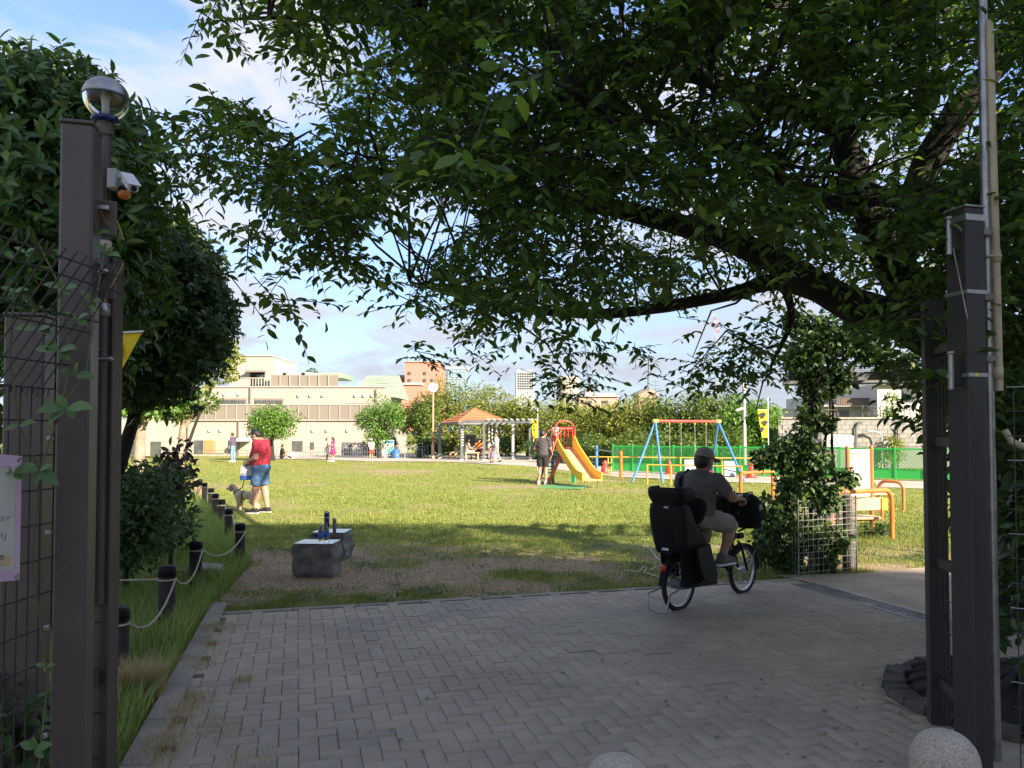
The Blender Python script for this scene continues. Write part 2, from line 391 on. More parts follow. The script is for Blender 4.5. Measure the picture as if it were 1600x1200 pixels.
bark2 = mat('pale_bark', (.34, .27, .20), (.2, .15, .11), 5, .85, 0, .6, 20)
stemm = mat('green_stem', (.11, .12, .045), (.07, .06, .03), 8, .7)
L_cherry = leafmat('cherry_leaf', (.03, .07, .016), (.10, .19, .032), .48, .42, third=(.2, .24, .04))
L_ever = leafmat('evergreen_leaf', (.036, .085, .018), (.095, .19, .034), .28, .38, third=(.2, .24, .04))
L_dark = leafmat('dark_leaf', (.026, .06, .018), (.065, .13, .03), .28, .4, third=(.14, .2, .04))
L_shrub = leafmat('shrub_leaf', (.032, .07, .022), (.085, .15, .04), .3, .5, third=(.16, .2, .06))
L_red = leafmat('dark_red_leaf', (.035, .03, .016), (.075, .045, .025), .25, .4, third=(.2, .1, .05))
L_yg = leafmat('yellow_green_leaf', (.10, .14, .02), (.25, .27, .045), .36, .55)
L_mid = leafmat('mid_green_leaf', (.055, .105, .018), (.15, .21, .035), .34, .5)
L_bright = leafmat('bright_green_leaf', (.055, .13, .018), (.15, .28, .04), .34, .5)
L_vine = leafmat('vine_leaf', (.02, .048, .014), (.065, .13, .03), .3, .45, third=(.2, .28, .05))  # leaf colour darkened to stand in for the shade on the vine
L_creep = leafmat('creeper_leaf', (.07, .14, .04), (.13, .22, .07), .3, .45)
G_lush = leafmat('lawn_blade', (.125, .185, .028), (.275, .295, .06), .32, .6, third=(.36, .30, .12))
G_shade = leafmat('worn_lawn_blade', (.085, .15, .025), (.23, .25, .065), .3, .7, third=(.30, .24, .12))
G_dry = leafmat('dry_grass_blade', (.33, .26, .12), (.50, .40, .20), .25, .8, third=(.14, .16, .05))
G_long = leafmat('long_grass_blade', (.10, .18, .035), (.25, .33, .08), .34, .55, third=(.38, .36, .14))
orange = mat('orange_paint', (.66, .20, .045), (.48, .15, .04), 4, .35)
yellow = mat('yellow_paint', (.70, .43, .05), (.55, .34, .06), 4, .35)
slideY = mat('yellow_slide', (.85, .48, .015), (.78, .41, .012), 3, .3)
redp = mat('red_paint', (.55, .06, .035), (.40, .045, .03), 4, .35)
bluep = mat('blue_paint', (.07, .23, .48), (.06, .17, .36), 4, .35)
greenp = mat('green_paint', (.03, .28, .13), (.02, .22, .1), 4, .4)
lattg = mat('green_fence_paint', (.035, .42, .07), (.025, .34, .055), 3, .5)
tan = mat('tan_board', (.62, .40, .26), (.52, .33, .2), 3, .6, stretch=(1, 8, 8))
cream = mat('cream_render', (.375, .335, .28), (.34, .30, .25), .7, .9, 0, .12, 8)
panelb = mat('beige_louvre', (.215, .182, .148), (.19, .162, .132), .6, .7)
pwhite = mat('white_paint', (.45, .42, .37), (.41, .38, .33), 3, .6)
greyp = mat('grey_steel_paint', (.17, .18, .185), (.12, .125, .13), 5, .45, .2)
lgreyp = mat('light_grey_paint', (.45, .45, .44), (.37, .37, .36), 5, .5)
winm = mat('window_glass', (.10, .105, .10), (.06, .065, .065), 1.2, .08)
curtain = mat('curtain_cloth', (.42, .36, .25), (.33, .28, .19), 2, .9)
doorw = mat('orange_wood_door', (.50, .24, .09), (.42, .19, .07), 2, .6)
dark = mat('dark_parts_and_shade', (.02, .02, .02), (.015, .015, .015), 5, .9)  # eyes, lens and drain; also stands in for shade on the cream building
rooft = mat('terracotta_shingle', (.46, .175, .08), (.37, .14, .06), 3, .75, 0, .3, 40, rnd=.08)
mansard = mat('pale_green_roof', (.25, .34, .24), (.22, .30, .21), 2, .6, 0, 0)
pinkm = mat('salmon_render', (.47, .20, .15), (.42, .18, .135), .3, .85)
pink2 = mat('pale_pink_render', (.42, .28, .23), (.37, .25, .2), .3, .85)
bluegl = mat('hazed_blue_glass', (.22, .34, .46), (.17, .28, .4), .02, .15)  # kept pale in place of haze over the far tower
towerw = mat('hazed_white_render', (.40, .42, .44), (.36, .38, .40), .02, .7)  # distance haze put into this pale bluish white
block = mat('grey_blockwork', (.22, .21, .195), (.17, .165, .15), 1.2, .9, 0, .3, 12)
yellowc = mat('yellow_cloth', (.78, .60, .02), (.72, .53, .015), 3, .8)
redc = mat('red_print', (.7, .05, .04), (.65, .04, .03), 3, .7)
ink = mat('black_ink', (.02, .02, .02), (.03, .03, .03), 5, .7)
brownink = mat('brown_ink', (.2, .16, .1), (.16, .12, .08), 5, .7)
paper = mat('weathered_paper', (.50, .465, .40), (.42, .38, .31), 6, .5)
lilac = mat('faded_lilac_border', (.55, .38, .48), (.45, .3, .38), 9, .5)
skin = mat('skin', (.48, .27, .18), (.42, .22, .145), 9, .5)
skind = mat('tanned_skin', (.36, .19, .12), (.3, .155, .1), 9, .5)
hairm = mat('black_hair', (.014, .012, .011), (.008, .007, .006), 30, .45, 0, .6, 60, stretch=(1, 1, .3))
hairb = mat('brown_hair', (.06, .03, .018), (.035, .018, .01), 30, .5, 0, .5, 60)
crimson = mat('crimson_cotton', (.42, .03, .055), (.35, .022, .042), 4, .9, 0, .9, 11, detail=2)
denim = mat('blue_denim', (.07, .14, .26), (.055, .11, .21), 6, .9, 0, .9, 11, detail=2)
jeans = mat('light_jeans', (.16, .28, .44), (.12, .22, .36), 6, .9)
greyt = mat('taupe_grey_shirt', (.135, .12, .11), (.11, .1, .092), 5, .9, 0, .9, 11, detail=2)
darkt = mat('dark_grey_shirt', (.075, .062, .065), (.055, .046, .05), 5, .9, 0, .9, 11, detail=2)
blackc = mat('black_cloth', (.02, .019, .02), (.012, .012, .012), 8, .9)
khaki = mat('khaki_cotton', (.30, .27, .215), (.23, .205, .165), 6, .9, 0, .9, 11, detail=2)
whitec = mat('white_cotton', (.74, .72, .69), (.64, .62, .6), 5, .9)
pinkc = mat('magenta_cloth', (.62, .03, .13), (.5, .02, .1), 5, .9)
purplec = mat('dusk_purple_cloth', (.10, .07, .13), (.07, .05, .09), 5, .9)
orangec = mat('orange_cloth', (.75, .22, .03), (.6, .15, .02), 5, .9)
navyc = mat('grey_violet_cloth', (.17, .15, .24), (.12, .1, .17), 5, .9)
greyc = mat('pale_grey_cloth', (.34, .33, .33), (.27, .26, .26), 5, .9)
shoem = mat('grey_suede', (.13, .115, .10), (.09, .08, .07), 8, .85)
fur = mat('beige_curly_fur', (.62, .50, .35), (.46, .35, .23), 16, .95, 0, 1, 45)
furd = mat('tan_curly_fur', (.34, .22, .12), (.22, .14, .07), 16, .95, 0, 1, 45)
blueb = mat('blue_label', (.06, .2, .6), (.04, .15, .5), 4, .4)
navy = mat('navy_metal', (.02, .04, .16), (.015, .03, .12), 4, .25, .3)
steel = mat('brushed_steel', (.6, .6, .58), (.45, .45, .44), 12, .25, 1, stretch=(1, 1, .1))
clear = glass('clear_plastic')
globe = glass('globe_glass', (.93, .95, .97), .03)
redref = mat('red_reflector', (.6, .02, .015), (.5, .015, .01), 5, .2)
clockf = mat('clock_dial', (.78, .76, .7), (.74, .72, .66), 4, .4)
bluesign = mat('teal_print', (.02, .22, .42), (.015, .18, .36), 3, .5)
greensign = mat('green_print', (.05, .36, .2), (.04, .3, .17), 3, .5)
redcone = mat('red_plastic', (.7, .06, .03), (.6, .045, .025), 4, .4)

# ------------------------------------------------------------------ setting: ground, paving, paths
E1 = V(math.cos(R(15.6)), math.sin(R(15.6)), 0); E2 = V(-E1.y, E1.x, 0)
EDGE_A = G(348, 962); EDGE_B = G(1252, 908)
KIN0 = G(236, 1200); KOUT0 = G(190, 1200); KIN1 = EDGE_A.copy(); KOUT1 = G(322, 964)
def ext(a, b, y): t = (y-a.y)/(b.y-a.y); return a+(b-a)*t
PAVE = [ext(KIN0, KIN1, 2.2), KIN1, EDGE_B, V(3.72, 6.55, 0), V(4.6, 6.3, 0), V(4.6, 2.2, 0)]
pave2 = [(p.x, p.y) for p in PAVE]
DIRT = [EDGE_B+V(.02, -.05, 0), G(1210, 899), G(1340, 897), G(1480, 884), V(9.5, 11.6, 0), V(12, 8, 0), V(6.5, 5.9, 0), V(3.78, 6.55, 0)]
dirt2 = [(p.x, p.y) for p in DIRT]
PATHA = [G(500, 717), G(560, 721), G(700, 721.5), G(820, 728), G(905, 738), G(960, 745), G(1100, 752), G(1250, 757), G(1480, 765), V(19, 19, 0), V(24, 26, 0), G(1455, 752), G(1200, 744), G(958, 735.5), G(930, 727), V(6.5, 44, 0), V(7, 60, 0), V(-16, 60, 0), V(-16, 48, 0)]
path2 = [(p.x, p.y) for p in PATHA]

def bare(x, y):
    """0 lush .. 1 bare earth: how worn the lawn is at a place"""
    n = vnoise(x, y, 1.3, 1)*.5+vnoise(x, y, .45, 2)*.3+vnoise(x, y, .17, 3)*.2
    near = np.clip((12.8-y)/3.5, 0, 1)
    big_ = vnoise(x, y, .75, 9)*.6+vnoise(x, y, .3, 10)*.4
    b = near*.58+(n-.5)*(1.1+1.6*near)*(.35+.65*near)+(np.clip((big_-.5)*4, -.5, .5))*near*.7
    g = lambda cx, cy, sx, sy, a: a*np.exp(-((x-cx)/sx)**2-((y-cy)/sy)**2)
    b += g(-2.75, 8.5, .5, 1.7, .95)+g(-2.1, 8.6, .8, .9, .6)+g(-1.0, 10.4, 1.6, .8, .5)+g(.2, 9.0, 2.4, .9, .4)+g(-5.6, 17.5, 1.2, 1.6, .42)+g(-4.2, 15, .8, .8, .35)
    b += g(1.2, 23.4, 2.4, 1.3, .5)+g(2.9, 21.8, .9, .9, .5)+g(-6, 33, 3.2, 2.2, .38)+g(-9, 24, 2, 3, .22)
    b += .42*np.clip((vnoise(x, y, 2.4, 51)*.6+vnoise(x, y, .9, 52)*.4-.56)*5, 0, 1)*np.clip((y-13)/3, 0, 1)
    b -= g(-.2, 12.6, 2.6, .8, .75)+g(-1.6, 9.7, .9, .35, .2)+g(-3.9, 8, .8, 2.5, .55)+g(1.3, 9.3, .6, .5, .3)+g(-1.5, 7.7, .3, .2, .4)
    return np.clip(b, 0, 1)
gx = np.unique(np.concatenate([np.linspace(-900, -60, 14), np.linspace(-60, -12, 33), np.linspace(-12, 14, 131), np.linspace(14, 60, 31), np.linspace(60, 900, 14)]))
gy = np.unique(np.concatenate([np.linspace(-300, -4, 14), np.linspace(-4, 5, 10), np.linspace(5, 30, 141), np.linspace(30, 62, 41), np.linspace(62, 1500, 14)]))
XX, YY = np.meshgrid(gx, gy, indexing='ij')
ZZ = -.012+(vnoise(XX, YY, .8, 4)-.5)*.03+(vnoise(XX, YY, 2.7, 5)-.5)*.05
ins = inpoly(XX, YY, [(p[0], p[1]) for p in pave2])
dpx = np.where((YY < 10) & (XX > -4.5) & (XX < 10), 1, 0)
ZZ = np.where(dpx > 0, np.minimum(ZZ, -.008), np.minimum(ZZ, .0))
ZZ = np.where((YY > 48) | (XX > 60) | (XX < -60), -.03, ZZ)
BB = bare(XX, YY)
ii = np.arange(XX.size).reshape(XX.shape)
F = np.stack([ii[:-1, :-1], ii[1:, :-1], ii[1:, 1:], ii[:-1, 1:]], -1).reshape(-1, 4)
m, t, b = nm('lawn_ground'); M_lawn = m
at = t.nodes.new('ShaderNodeAttribute'); at.attribute_name = 'bare'
tcn = t.nodes.new('ShaderNodeTexCoord')
na = t.nodes.new('ShaderNodeTexNoise'); na.inputs['Scale'].default_value = 3.2; na.inputs['Detail'].default_value = 8; t.links.new(tcn.outputs['Object'], na.inputs['Vector'])
nb = t.nodes.new('ShaderNodeTexNoise'); nb.inputs['Scale'].default_value = 22; nb.inputs['Detail'].default_value = 6; t.links.new(tcn.outputs['Object'], nb.inputs['Vector'])
gr = t.nodes.new('ShaderNodeValToRGB'); gr.color_ramp.elements[0].color = (.15, .19, .034, 1); gr.color_ramp.elements[1].color = (.30, .29, .075, 1); gr.color_ramp.elements[0].position = .3; gr.color_ramp.elements[1].position = .7
er = t.nodes.new('ShaderNodeValToRGB'); er.color_ramp.elements[0].color = (.20, .14, .085, 1); er.color_ramp.elements[1].color = (.42, .315, .20, 1); er.color_ramp.elements[0].position = .3; er.color_ramp.elements[1].position = .72
t.links.new(na.outputs[0], gr.inputs[0]); t.links.new(nb.outputs[0], er.inputs[0])
sm = t.nodes.new('ShaderNodeMath'); sm.operation = 'MULTIPLY_ADD'; t.links.new(nb.outputs[0], sm.inputs[0]); sm.inputs[1].default_value = .9; sm.inputs[2].default_value = -.45
s2 = t.nodes.new('ShaderNodeMath'); s2.operation = 'ADD'; t.links.new(at.outputs['Fac'], s2.inputs[0]); t.links.new(sm.outputs[0], s2.inputs[1])
s3 = t.nodes.new('ShaderNodeMapRange'); s3.inputs[1].default_value = .15; s3.inputs[2].default_value = .75; t.links.new(s2.outputs[0], s3.inputs[0])
mx = t.nodes.new('ShaderNodeMix'); mx.data_type = 'RGBA'; t.links.new(s3.outputs[0], mx.inputs['Factor']); t.links.new(gr.outputs[0], mx.inputs['A']); t.links.new(er.outputs[0], mx.inputs['B'])
t.links.new(mx.outputs['Result'], b.inputs['Base Color']); b.inputs['Roughness'].default_value = .95; b.inputs['Specular IOR Level'].default_value = .15
bp = t.nodes.new('ShaderNodeBump'); bp.inputs['Strength'].default_value = .8; bp.inputs['Distance'].default_value = .03; t.links.new(nb.outputs[0], bp.inputs['Height']); t.links.new(bp.outputs[0], b.inputs['Normal'])
struct(link('lawn', to_mesh('lawn', np.stack([XX, YY, ZZ], -1).reshape(-1, 3), F, True, {'bare': BB.ravel()}), None, M_lawn))

def sheet(name, poly, z, m, kind='structure'):
    me = to_mesh(name, [(p[0], p[1], z) for p in poly], [tuple(range(len(poly)))]); o = link(name, me, None, m); o['kind'] = kind; return o
def ccw(poly):
    a = sum(poly[i][0]*poly[(i+1) % len(poly)][1]-poly[(i+1) % len(poly)][0]*poly[i][1] for i in range(len(poly))); return poly if a > 0 else poly[::-1]
sheet('pale_path', ccw(path2), .006, pathm)
dp = ccw(dirt2); sheet('dirt_path', dp, .008, dirtm)
paving = sheet('brick_paving', ccw(pave2), .002, joint)
# herringbone bricks: the 300 largest in view are parts, the rest one joined part
BW = .102; GAPB = .0032
def brick_mesh(h=.03):
    b = MB(); lx, ly = BW-GAPB/2, (BW-GAPB)/2; c = .0035
    vs = [(-lx, -ly, 0), (lx, -ly, 0), (lx, ly, 0), (-lx, ly, 0), (-lx, -ly, h-c), (lx, -ly, h-c), (lx, ly, h-c), (-lx, ly, h-c), (-lx+c, -ly+c, h), (lx-c, -ly+c, h), (lx-c, ly-c, h), (-lx+c, ly-c, h)]
    fs = [(0, 1, 5, 4), (1, 2, 6, 5), (2, 3, 7, 6), (3, 0, 4, 7), (4, 5, 9, 8), (5, 6, 10, 9), (6, 7, 11, 10), (7, 4, 8, 11), (8, 9, 10, 11)]
    return np.array(vs), np.array(fs)
BV, BF = brick_mesh()
cand = []
for r in range(-70, 70):
    for k in range(-40, 40):
        for vert in (0, 1):
            cx, cy = (r+4*k+1, r+.5) if not vert else (r+3+4*k+.5, r+1)
            if abs(cx) > 62 or abs(cy) > 62: continue
            p = V(0, 5, 0)+E1*(cx*BW)+E2*(cy*BW)
            cand.append((p.x, p.y, vert))
cand = np.array(cand)
shr = [(p.x, p.y) for p in PAVE]
def margin_in(x, y):
    ok = np.ones(x.shape, bool)
    for dx, dy in ((0, 0), (.07, 0), (.06, 0), (.06, .04), (.06, -.16), (.1, .05)): ok &= inpoly(x+dx, y+dy, shr)
    return ok
cand = cand[margin_in(cand[:, 0], cand[:, 1])]
cand = cand[(cand[:, 1] > 2.5)]
vx = cand[:, 0]/cand[:, 1]*1200+800; vy = 676+1.65*1200/cand[:, 1]
inv = (vx > 150) & (vx < 1500) & (vy < 1210)
order = np.argsort(np.where(inv, cand[:, 1], 99)); near = order[:300]; rest = order[300:]
bme = to_mesh('brick', BV, [tuple(f) for f in BF]); bme.materials.append(brickm)
ang = math.atan2(E1.y, E1.x)
for i in near:
    x, y, vt = cand[i]
    o = link('brick', bme, paving, None, (x, y, RNG.normal()*.0015-.011), 0)
    o.rotation_euler = (RNG.normal()*.006, RNG.normal()*.006, ang+vt*math.pi/2+RNG.normal()*.006)
n = len(rest); a2 = ang+cand[rest, 2]*math.pi/2+RNG.normal(size=n)*.006
Mx = np.zeros((n, 3, 3)); Mx[:, 0, 0] = np.cos(a2); Mx[:, 0, 1] = -np.sin(a2); Mx[:, 1, 0] = np.sin(a2); Mx[:, 1, 1] = np.cos(a2); Mx[:, 2, 2] = 1
pos = np.stack([cand[rest, 0], cand[rest, 1], RNG.normal(size=n)*.0015-.011], 1)
v_, f_ = inst(BV, BF, pos, Mx, np.ones(n))
o = link('brick_rows', to_mesh('brick_rows', v_, f_, False, {'rnd': np.repeat(RNG.random(n), len(BV))}), paving, brickm); o['kind'] = 'stuff'
# border course along the far edge, kerb stones along the flower bed
Lf = (EDGE_B-EDGE_A).length; de = (EDGE_B-EDGE_A).normalized()
for i in range(int(Lf/.6)):
    part('border_stone', concrete, paving, lambda b: b.box(EDGE_A+de*(.3+i*.6)+V(0, .03, .003), (.594, .07, .04), bev=.005, rz=math.atan2(de.y, de.x)))
kerb = struct(part('kerb', soil, None, lambda b: b.prism([ext(KOUT0, KOUT1, 2.6)+V(.01, 0, -.05), ext(KIN0, KIN1, 2.6)+V(-.01, 0, -.05), KIN1+V(-.01, 0, -.05), KOUT1+V(.01, 0, -.05)], V(0, 0, .06))))
for i in range(8):
    y0 = 2.6+i*.6; y1 = y0+.592
    part('kerb_stone', concrete, kerb, lambda b: b.prism([ext(KOUT0, KOUT1, y0)+V(0, 0, -.03), ext(KIN0, KIN1, y0)+V(0, 0, -.03), ext(KIN0, KIN1, y1)+V(0, 0, -.03), ext(KOUT0, KOUT1, y1)+V(0, 0, -.03)], V(0, 0, .058)))
# slotted drain beside the dirt path
d0, d1 = V(3.14, 8.35, 0), V(3.78, 6.35, 0); dd = (d1-d0).normalized(); ds = V(-dd.y, dd.x, 0)
dr = thing('drain_grating', 'slotted steel drain grating let into the paving beside the dirt path', 'drain', d0)
part('channel', dark, dr, lambda b: b.bar(d0+V(0, 0, .002), d1+V(0, 0, .002), .26, .02), True)
for s in (-1, 1): part('edge_bar', steelg, dr, lambda b: b.bar(d0+ds*.12*s+V(0, 0, .012), d1+ds*.12*s+V(0, 0, .012), .02, .03), True)
part('middle_bar', steelg, dr, lambda b: [b.bar(d0+ds*x+V(0, 0, .012), d1+ds*x+V(0, 0, .012), .012, .028) for x in (-.06, 0, .06)], True)
o = part('cross_bars', steelg, dr, lambda b: [b.bar(d0+dd*(.04+i*.035)-ds*.11+V(0, 0, .01), d0+dd*(.04+i*.035)+ds*.11+V(0, 0, .01), .006, .022) for i in range(58)], True); o['kind'] = 'stuff'

# ------------------------------------------------------------------ grass
BL_V = np.array([(-.5, 0, 0), (.5, 0, 0), (.12, .18, .62), (.0, .55, 1.0)]); BL_F = np.array([(0, 1, 2), (0, 2, 3)])
BL_V = np.array([(-.5, 0, 0), (.5, 0, 0), (.38, .16, .55), (-.38, .16, .55), (0, .6, 1.0)]); BL_F5 = [np.array([(0, 1, 2), (0, 2, 3), (3, 2, 4)])]
def blades(name, m, x, y, h, wd, lean=.5, rnd=None, z=None, label=None, parent=None):
    n = len(x); th = RNG.random(n)*2*math.pi
    Mz = np.zeros((n, 3, 3)); c, s = np.cos(th), np.sin(th); Mz[:, 0, 0] = c; Mz[:, 0, 1] = -s; Mz[:, 1, 0] = s; Mz[:, 1, 1] = c; Mz[:, 2, 2] = 1
    sc = np.stack([wd, h*lean*(.4+1.2*RNG.random(n)), h], 1)
    z = np.full(n, -.012) if z is None else z
    v, f = inst(BL_V, BL_F5[0], np.stack([x, y, z], 1), Mz, sc); rnd = RNG.random(n) if rnd is None else rnd
    o = link(name, to_mesh(name, v, f, True, {'rnd': np.repeat(np.clip(rnd, 0, .999), 5)}), parent, m); o['kind'] = 'stuff'
    if label: o['label'] = label; o['category'] = 'grass'
    return o
def on_lawn(x, y):
    return ~inpoly(x, y, pave2) & ~inpoly(x, y, dirt2) & ~inpoly(x, y, path2)
bedL = [(KOUT0.x, 3.2), (KOUT1.x, KOUT1.y), (-3.35, 9.8), (-8.6, 20.5), (-16, 20), (-8, 3)]
def lawn_pts(n, y0, y1, power=1.6):
    u = RNG.random(n); y = (y0**(1-power)+u*(y1**(1-power)-y0**(1-power)))**(1/(1-power)); x = (RNG.random(n)*1.5-.68)*y
    k = on_lawn(x, y) & ~inpoly(x, y, bedL); return x[k], y[k]
x, y = lawn_pts(260000, 6.8, 14, 1.9); b_ = bare(x, y); k = RNG.random(len(x)) > b_**.9*.93; x, y, b_ = x[k], y[k], b_[k]
dens = vnoise(x, y, .32, 8)
blades('worn_lawn_grass', G_shade, x, y, .022+.045*RNG.random(len(x))*(1.25-b_)*(.4+dens), .005+.004*RNG.random(len(x)), .7, np.clip(.15+b_*.75+RNG.normal(size=len(x))*.2, 0, .99), label='worn patchy grass beside the brick paving')
x, y = lawn_pts(46000, 6.8, 13, 1.5); b_ = bare(x, y); k = RNG.random(len(x)) < .35+b_*.5; x, y = x[k], y[k]
blades('dry_clippings', G_dry, x, y, .008+.014*RNG.random(len(x)), .003+.002*RNG.random(len(x)), 4.5, label='dry grass clippings lying on the worn lawn')
x, y = lawn_pts(190000, 13.2, 44, 2.0); b_ = bare(x, y); k = RNG.random(len(x)) > b_*.75; x, y, b_ = x[k], y[k], b_[k]
blades('lawn_grass', G_lush, x, y, (.016+.03*RNG.random(len(x))*(.3+1.2*vnoise(x, y, .8, 41)))*(1.1-.5*b_)*(1+y/90), .005+.0005*y, .9, np.clip(vnoise(x, y, .9, 42)*.5+vnoise(x, y, 3.5, 43)*.35+RNG.normal(size=len(x))*.17+b_*.5, 0, .999), label='short sunlit grass of the open lawn')
def bed_pts(n, y0, y1):
    y = y0+(y1-y0)*RNG.random(n)**1.4; t = RNG.random(n)
    xr = np.interp(y, [2.6, KOUT1.y, 9.8, 20.5], [ext(KOUT0, KOUT1, 2.6).x-.02, KOUT1.x-.02, -3.3, -8.4]); return xr-t**1.3*(2.3+.12*y), y
x, y = bed_pts(52000, 2.8, 20); hh = vnoise(x, y, .6, 21)
blades('long_grass', G_long, x, y, (.07+.22*RNG.random(len(x)))*(.45+hh*.95), .005+.006*RNG.random(len(x)), .75, np.clip(RNG.random(len(x))**1.5*.98, 0, .999), label='long unmown grass round the wooden rope posts')
# tufts in the joints of the paving
xs, ys, hs = [], [], []
for (u, v, n, r_, h) in ((335, 1140, 260, .09, .03), (378, 1068, 90, .035, .05), (330, 1010, 120, .05, .05), (395, 1195, 160, .07, .03), (255, 1165, 120, .05, .06), (270, 1138, 80, .04, .05), (345, 985, 200, .1, .04), (310, 1040, 160, .07, .05), (300, 1100, 160, .06, .05), (285, 1120, 160, .07, .06), (245, 1185, 200, .07, .07), (330, 985, 160, .06, .05), (355, 1170, 160, .1, .02)):
    g = G(u, v); a = RNG.normal(size=(n, 2))*r_; xs.append(g.x+a[:, 0]); ys.append(g.y+a[:, 1]*1.3); hs.append(h*(.4+RNG.random(n)))
blades('joint_weeds', G_dry, np.concatenate(xs), np.concatenate(ys), np.concatenate(hs), np.full(sum(map(len, xs)), .0035), 1.6, RNG.random(sum(map(len, xs)))*1.0, z=np.full(sum(map(len, xs)), .017), label='dry weeds and clippings in the paving joints')
c0 = cand[(cand[:, 0] < .6) & (cand[:, 1] < 7.5)]; c0 = c0[RNG.random(len(c0)) < np.clip((.7-c0[:, 0])*.45, 0, .8)]
k = np.repeat(np.arange(len(c0)), 5); sgn = RNG.choice([-1, 1], len(k)); al = (RNG.random(len(k))-.5)*.18
a2 = ang+c0[k, 2]*math.pi/2
x = c0[k, 0]+np.cos(a2)*al-np.sin(a2)*sgn*BW/2; y = c0[k, 1]+np.sin(a2)*al+np.cos(a2)*sgn*BW/2
blades('joint_grass', G_shade, x, y, .01+.016*RNG.random(len(x)), np.full(len(x), .0035), 1.4, z=np.full(len(x), .008), label='tiny grass sprouting between paving bricks')
n = 170; lx_ = np.concatenate([RNG.random(n)*5.2-1.6, 2.1+RNG.normal(size=60)*.35]); ly_ = np.concatenate([3.2+RNG.random(n)**1.2*4.6, 4.6+RNG.normal(size=60)*.7]); n = len(lx_)
dl = unit(n); dl[:, 2] *= .12; nl_ = unit(n)*.3+np.array([0, 0, 1.0]); sz_ = .016+.03*RNG.random(n)
o = leaves_obj('fallen_leaves', leafmat('dry_leaf', (.16, .10, .05), (.30, .22, .10), .1, .7, third=(.12, .15, .04)), None, np.stack([lx_, ly_, np.full(n, .026)], 1), basis(dl, nl_), np.stack([sz_*1.2, sz_, sz_*.8], 1), LEAF_V, LEAF_F, kind='stuff'); o['label'] = 'small dry leaves fallen on the brick paving'; o['category'] = 'leaves'
cw = []
for _ in range(420):
    y = 6.9+7*random.random()**1.3; x = (random.random()*1.25-.42)*y; xa, ya = np.array([x]), np.array([y])
    if not on_lawn(xa, ya)[0] or inpoly(xa, ya, bedL)[0]: continue
    f_ = 1.6*vnoise(xa, ya, .9, 61)[0]-.3
    if random.random() > f_ or math.hypot(x+2.55, y-8.6) < .75: continue
    n_ = int(14+40*random.random()); cw.append(np.stack([x+RNG.normal(size=n_)*.11*(.4+random.random()), y+RNG.normal(size=n_)*.09, .004+.03*RNG.random(n_)], 1))
p = np.concatenate(cw); k = on_lawn(p[:, 0], p[:, 1]); p = p[k]; dl = unit(len(p)); dl[:, 2] = abs(dl[:, 2])*.5+.1; sz_ = .022+.035*RNG.random(len(p))
o = leaves_obj('lawn_weeds', L_shrub, None, p, basis(dl, unit(len(p))*.4+np.array([0, 0, 1.0])), np.stack([sz_*.9, sz_, sz_], 1), SLEAF_V, SLEAF_F, kind='stuff'); o['label'] = 'low broad leaved weeds in the worn lawn beside the paving'; o['category'] = 'weeds'
# the sedge clump and the leafy weeds by the kerb
g = G(222, 1095); n = 1500; a = RNG.normal(size=(n, 2))*.055
o = blades('sedge_clump', G_dry, g.x-.02+a[:, 0]-.02, g.y+.05+a[:, 1], .12+.16*RNG.random(n), .003+.003*RNG.random(n), 1.1, RNG.random(n)); o['kind'] = 'thing'; tag(o, 'drooping half dry sedge clump at the kerb beside the gate', 'plant')

# ------------------------------------------------------------------ trees and shrubs
def lit_ok(x, y, z):
    """False where a leaf would put the sunny part of the lawn into shade"""
    sx = x-math.sin(SUN_AZ)*COT*z; sy = y-math.cos(SUN_AZ)*COT*z
    lim = np.where(sx < 0, 13.9-.15*sx*0, 13.9-.42*sx)
    return (sy < lim) | (sx < -.36*sy)
def limb(b, pts, n=9):
    """a smooth limb through (point, radius) pairs"""
    ps = [Vector(p) for p, r in pts]; rs = [r for p, r in pts]; P2, R2 = [], []
    for i in range(len(ps)-1):
        p0, p1, p2, p3 = ps[max(i-1, 0)], ps[i], ps[i+1], ps[min(i+2, len(ps)-1)]
        for j in range(4):
            t = j/4; P2.append(.5*((2*p1)+(p2-p0)*t+(2*p0-5*p1+4*p2-p3)*t*t+(-p0+3*p1-3*p2+p3)*t**3)); R2.append((rs[i]*(1-t)+rs[i+1]*t)*(1+random.uniform(-.07, .07)))
    P2.append(ps[-1]); R2.append(rs[-1]); b.tube(P2, R2, n); return P2
CH = thing('cherry_tree', 'large dark cherry tree leaning over the paving from behind the gate', 'tree', (4.15, 6.6, 0))
fk = P(1400, 420, 6.4); limbs = []
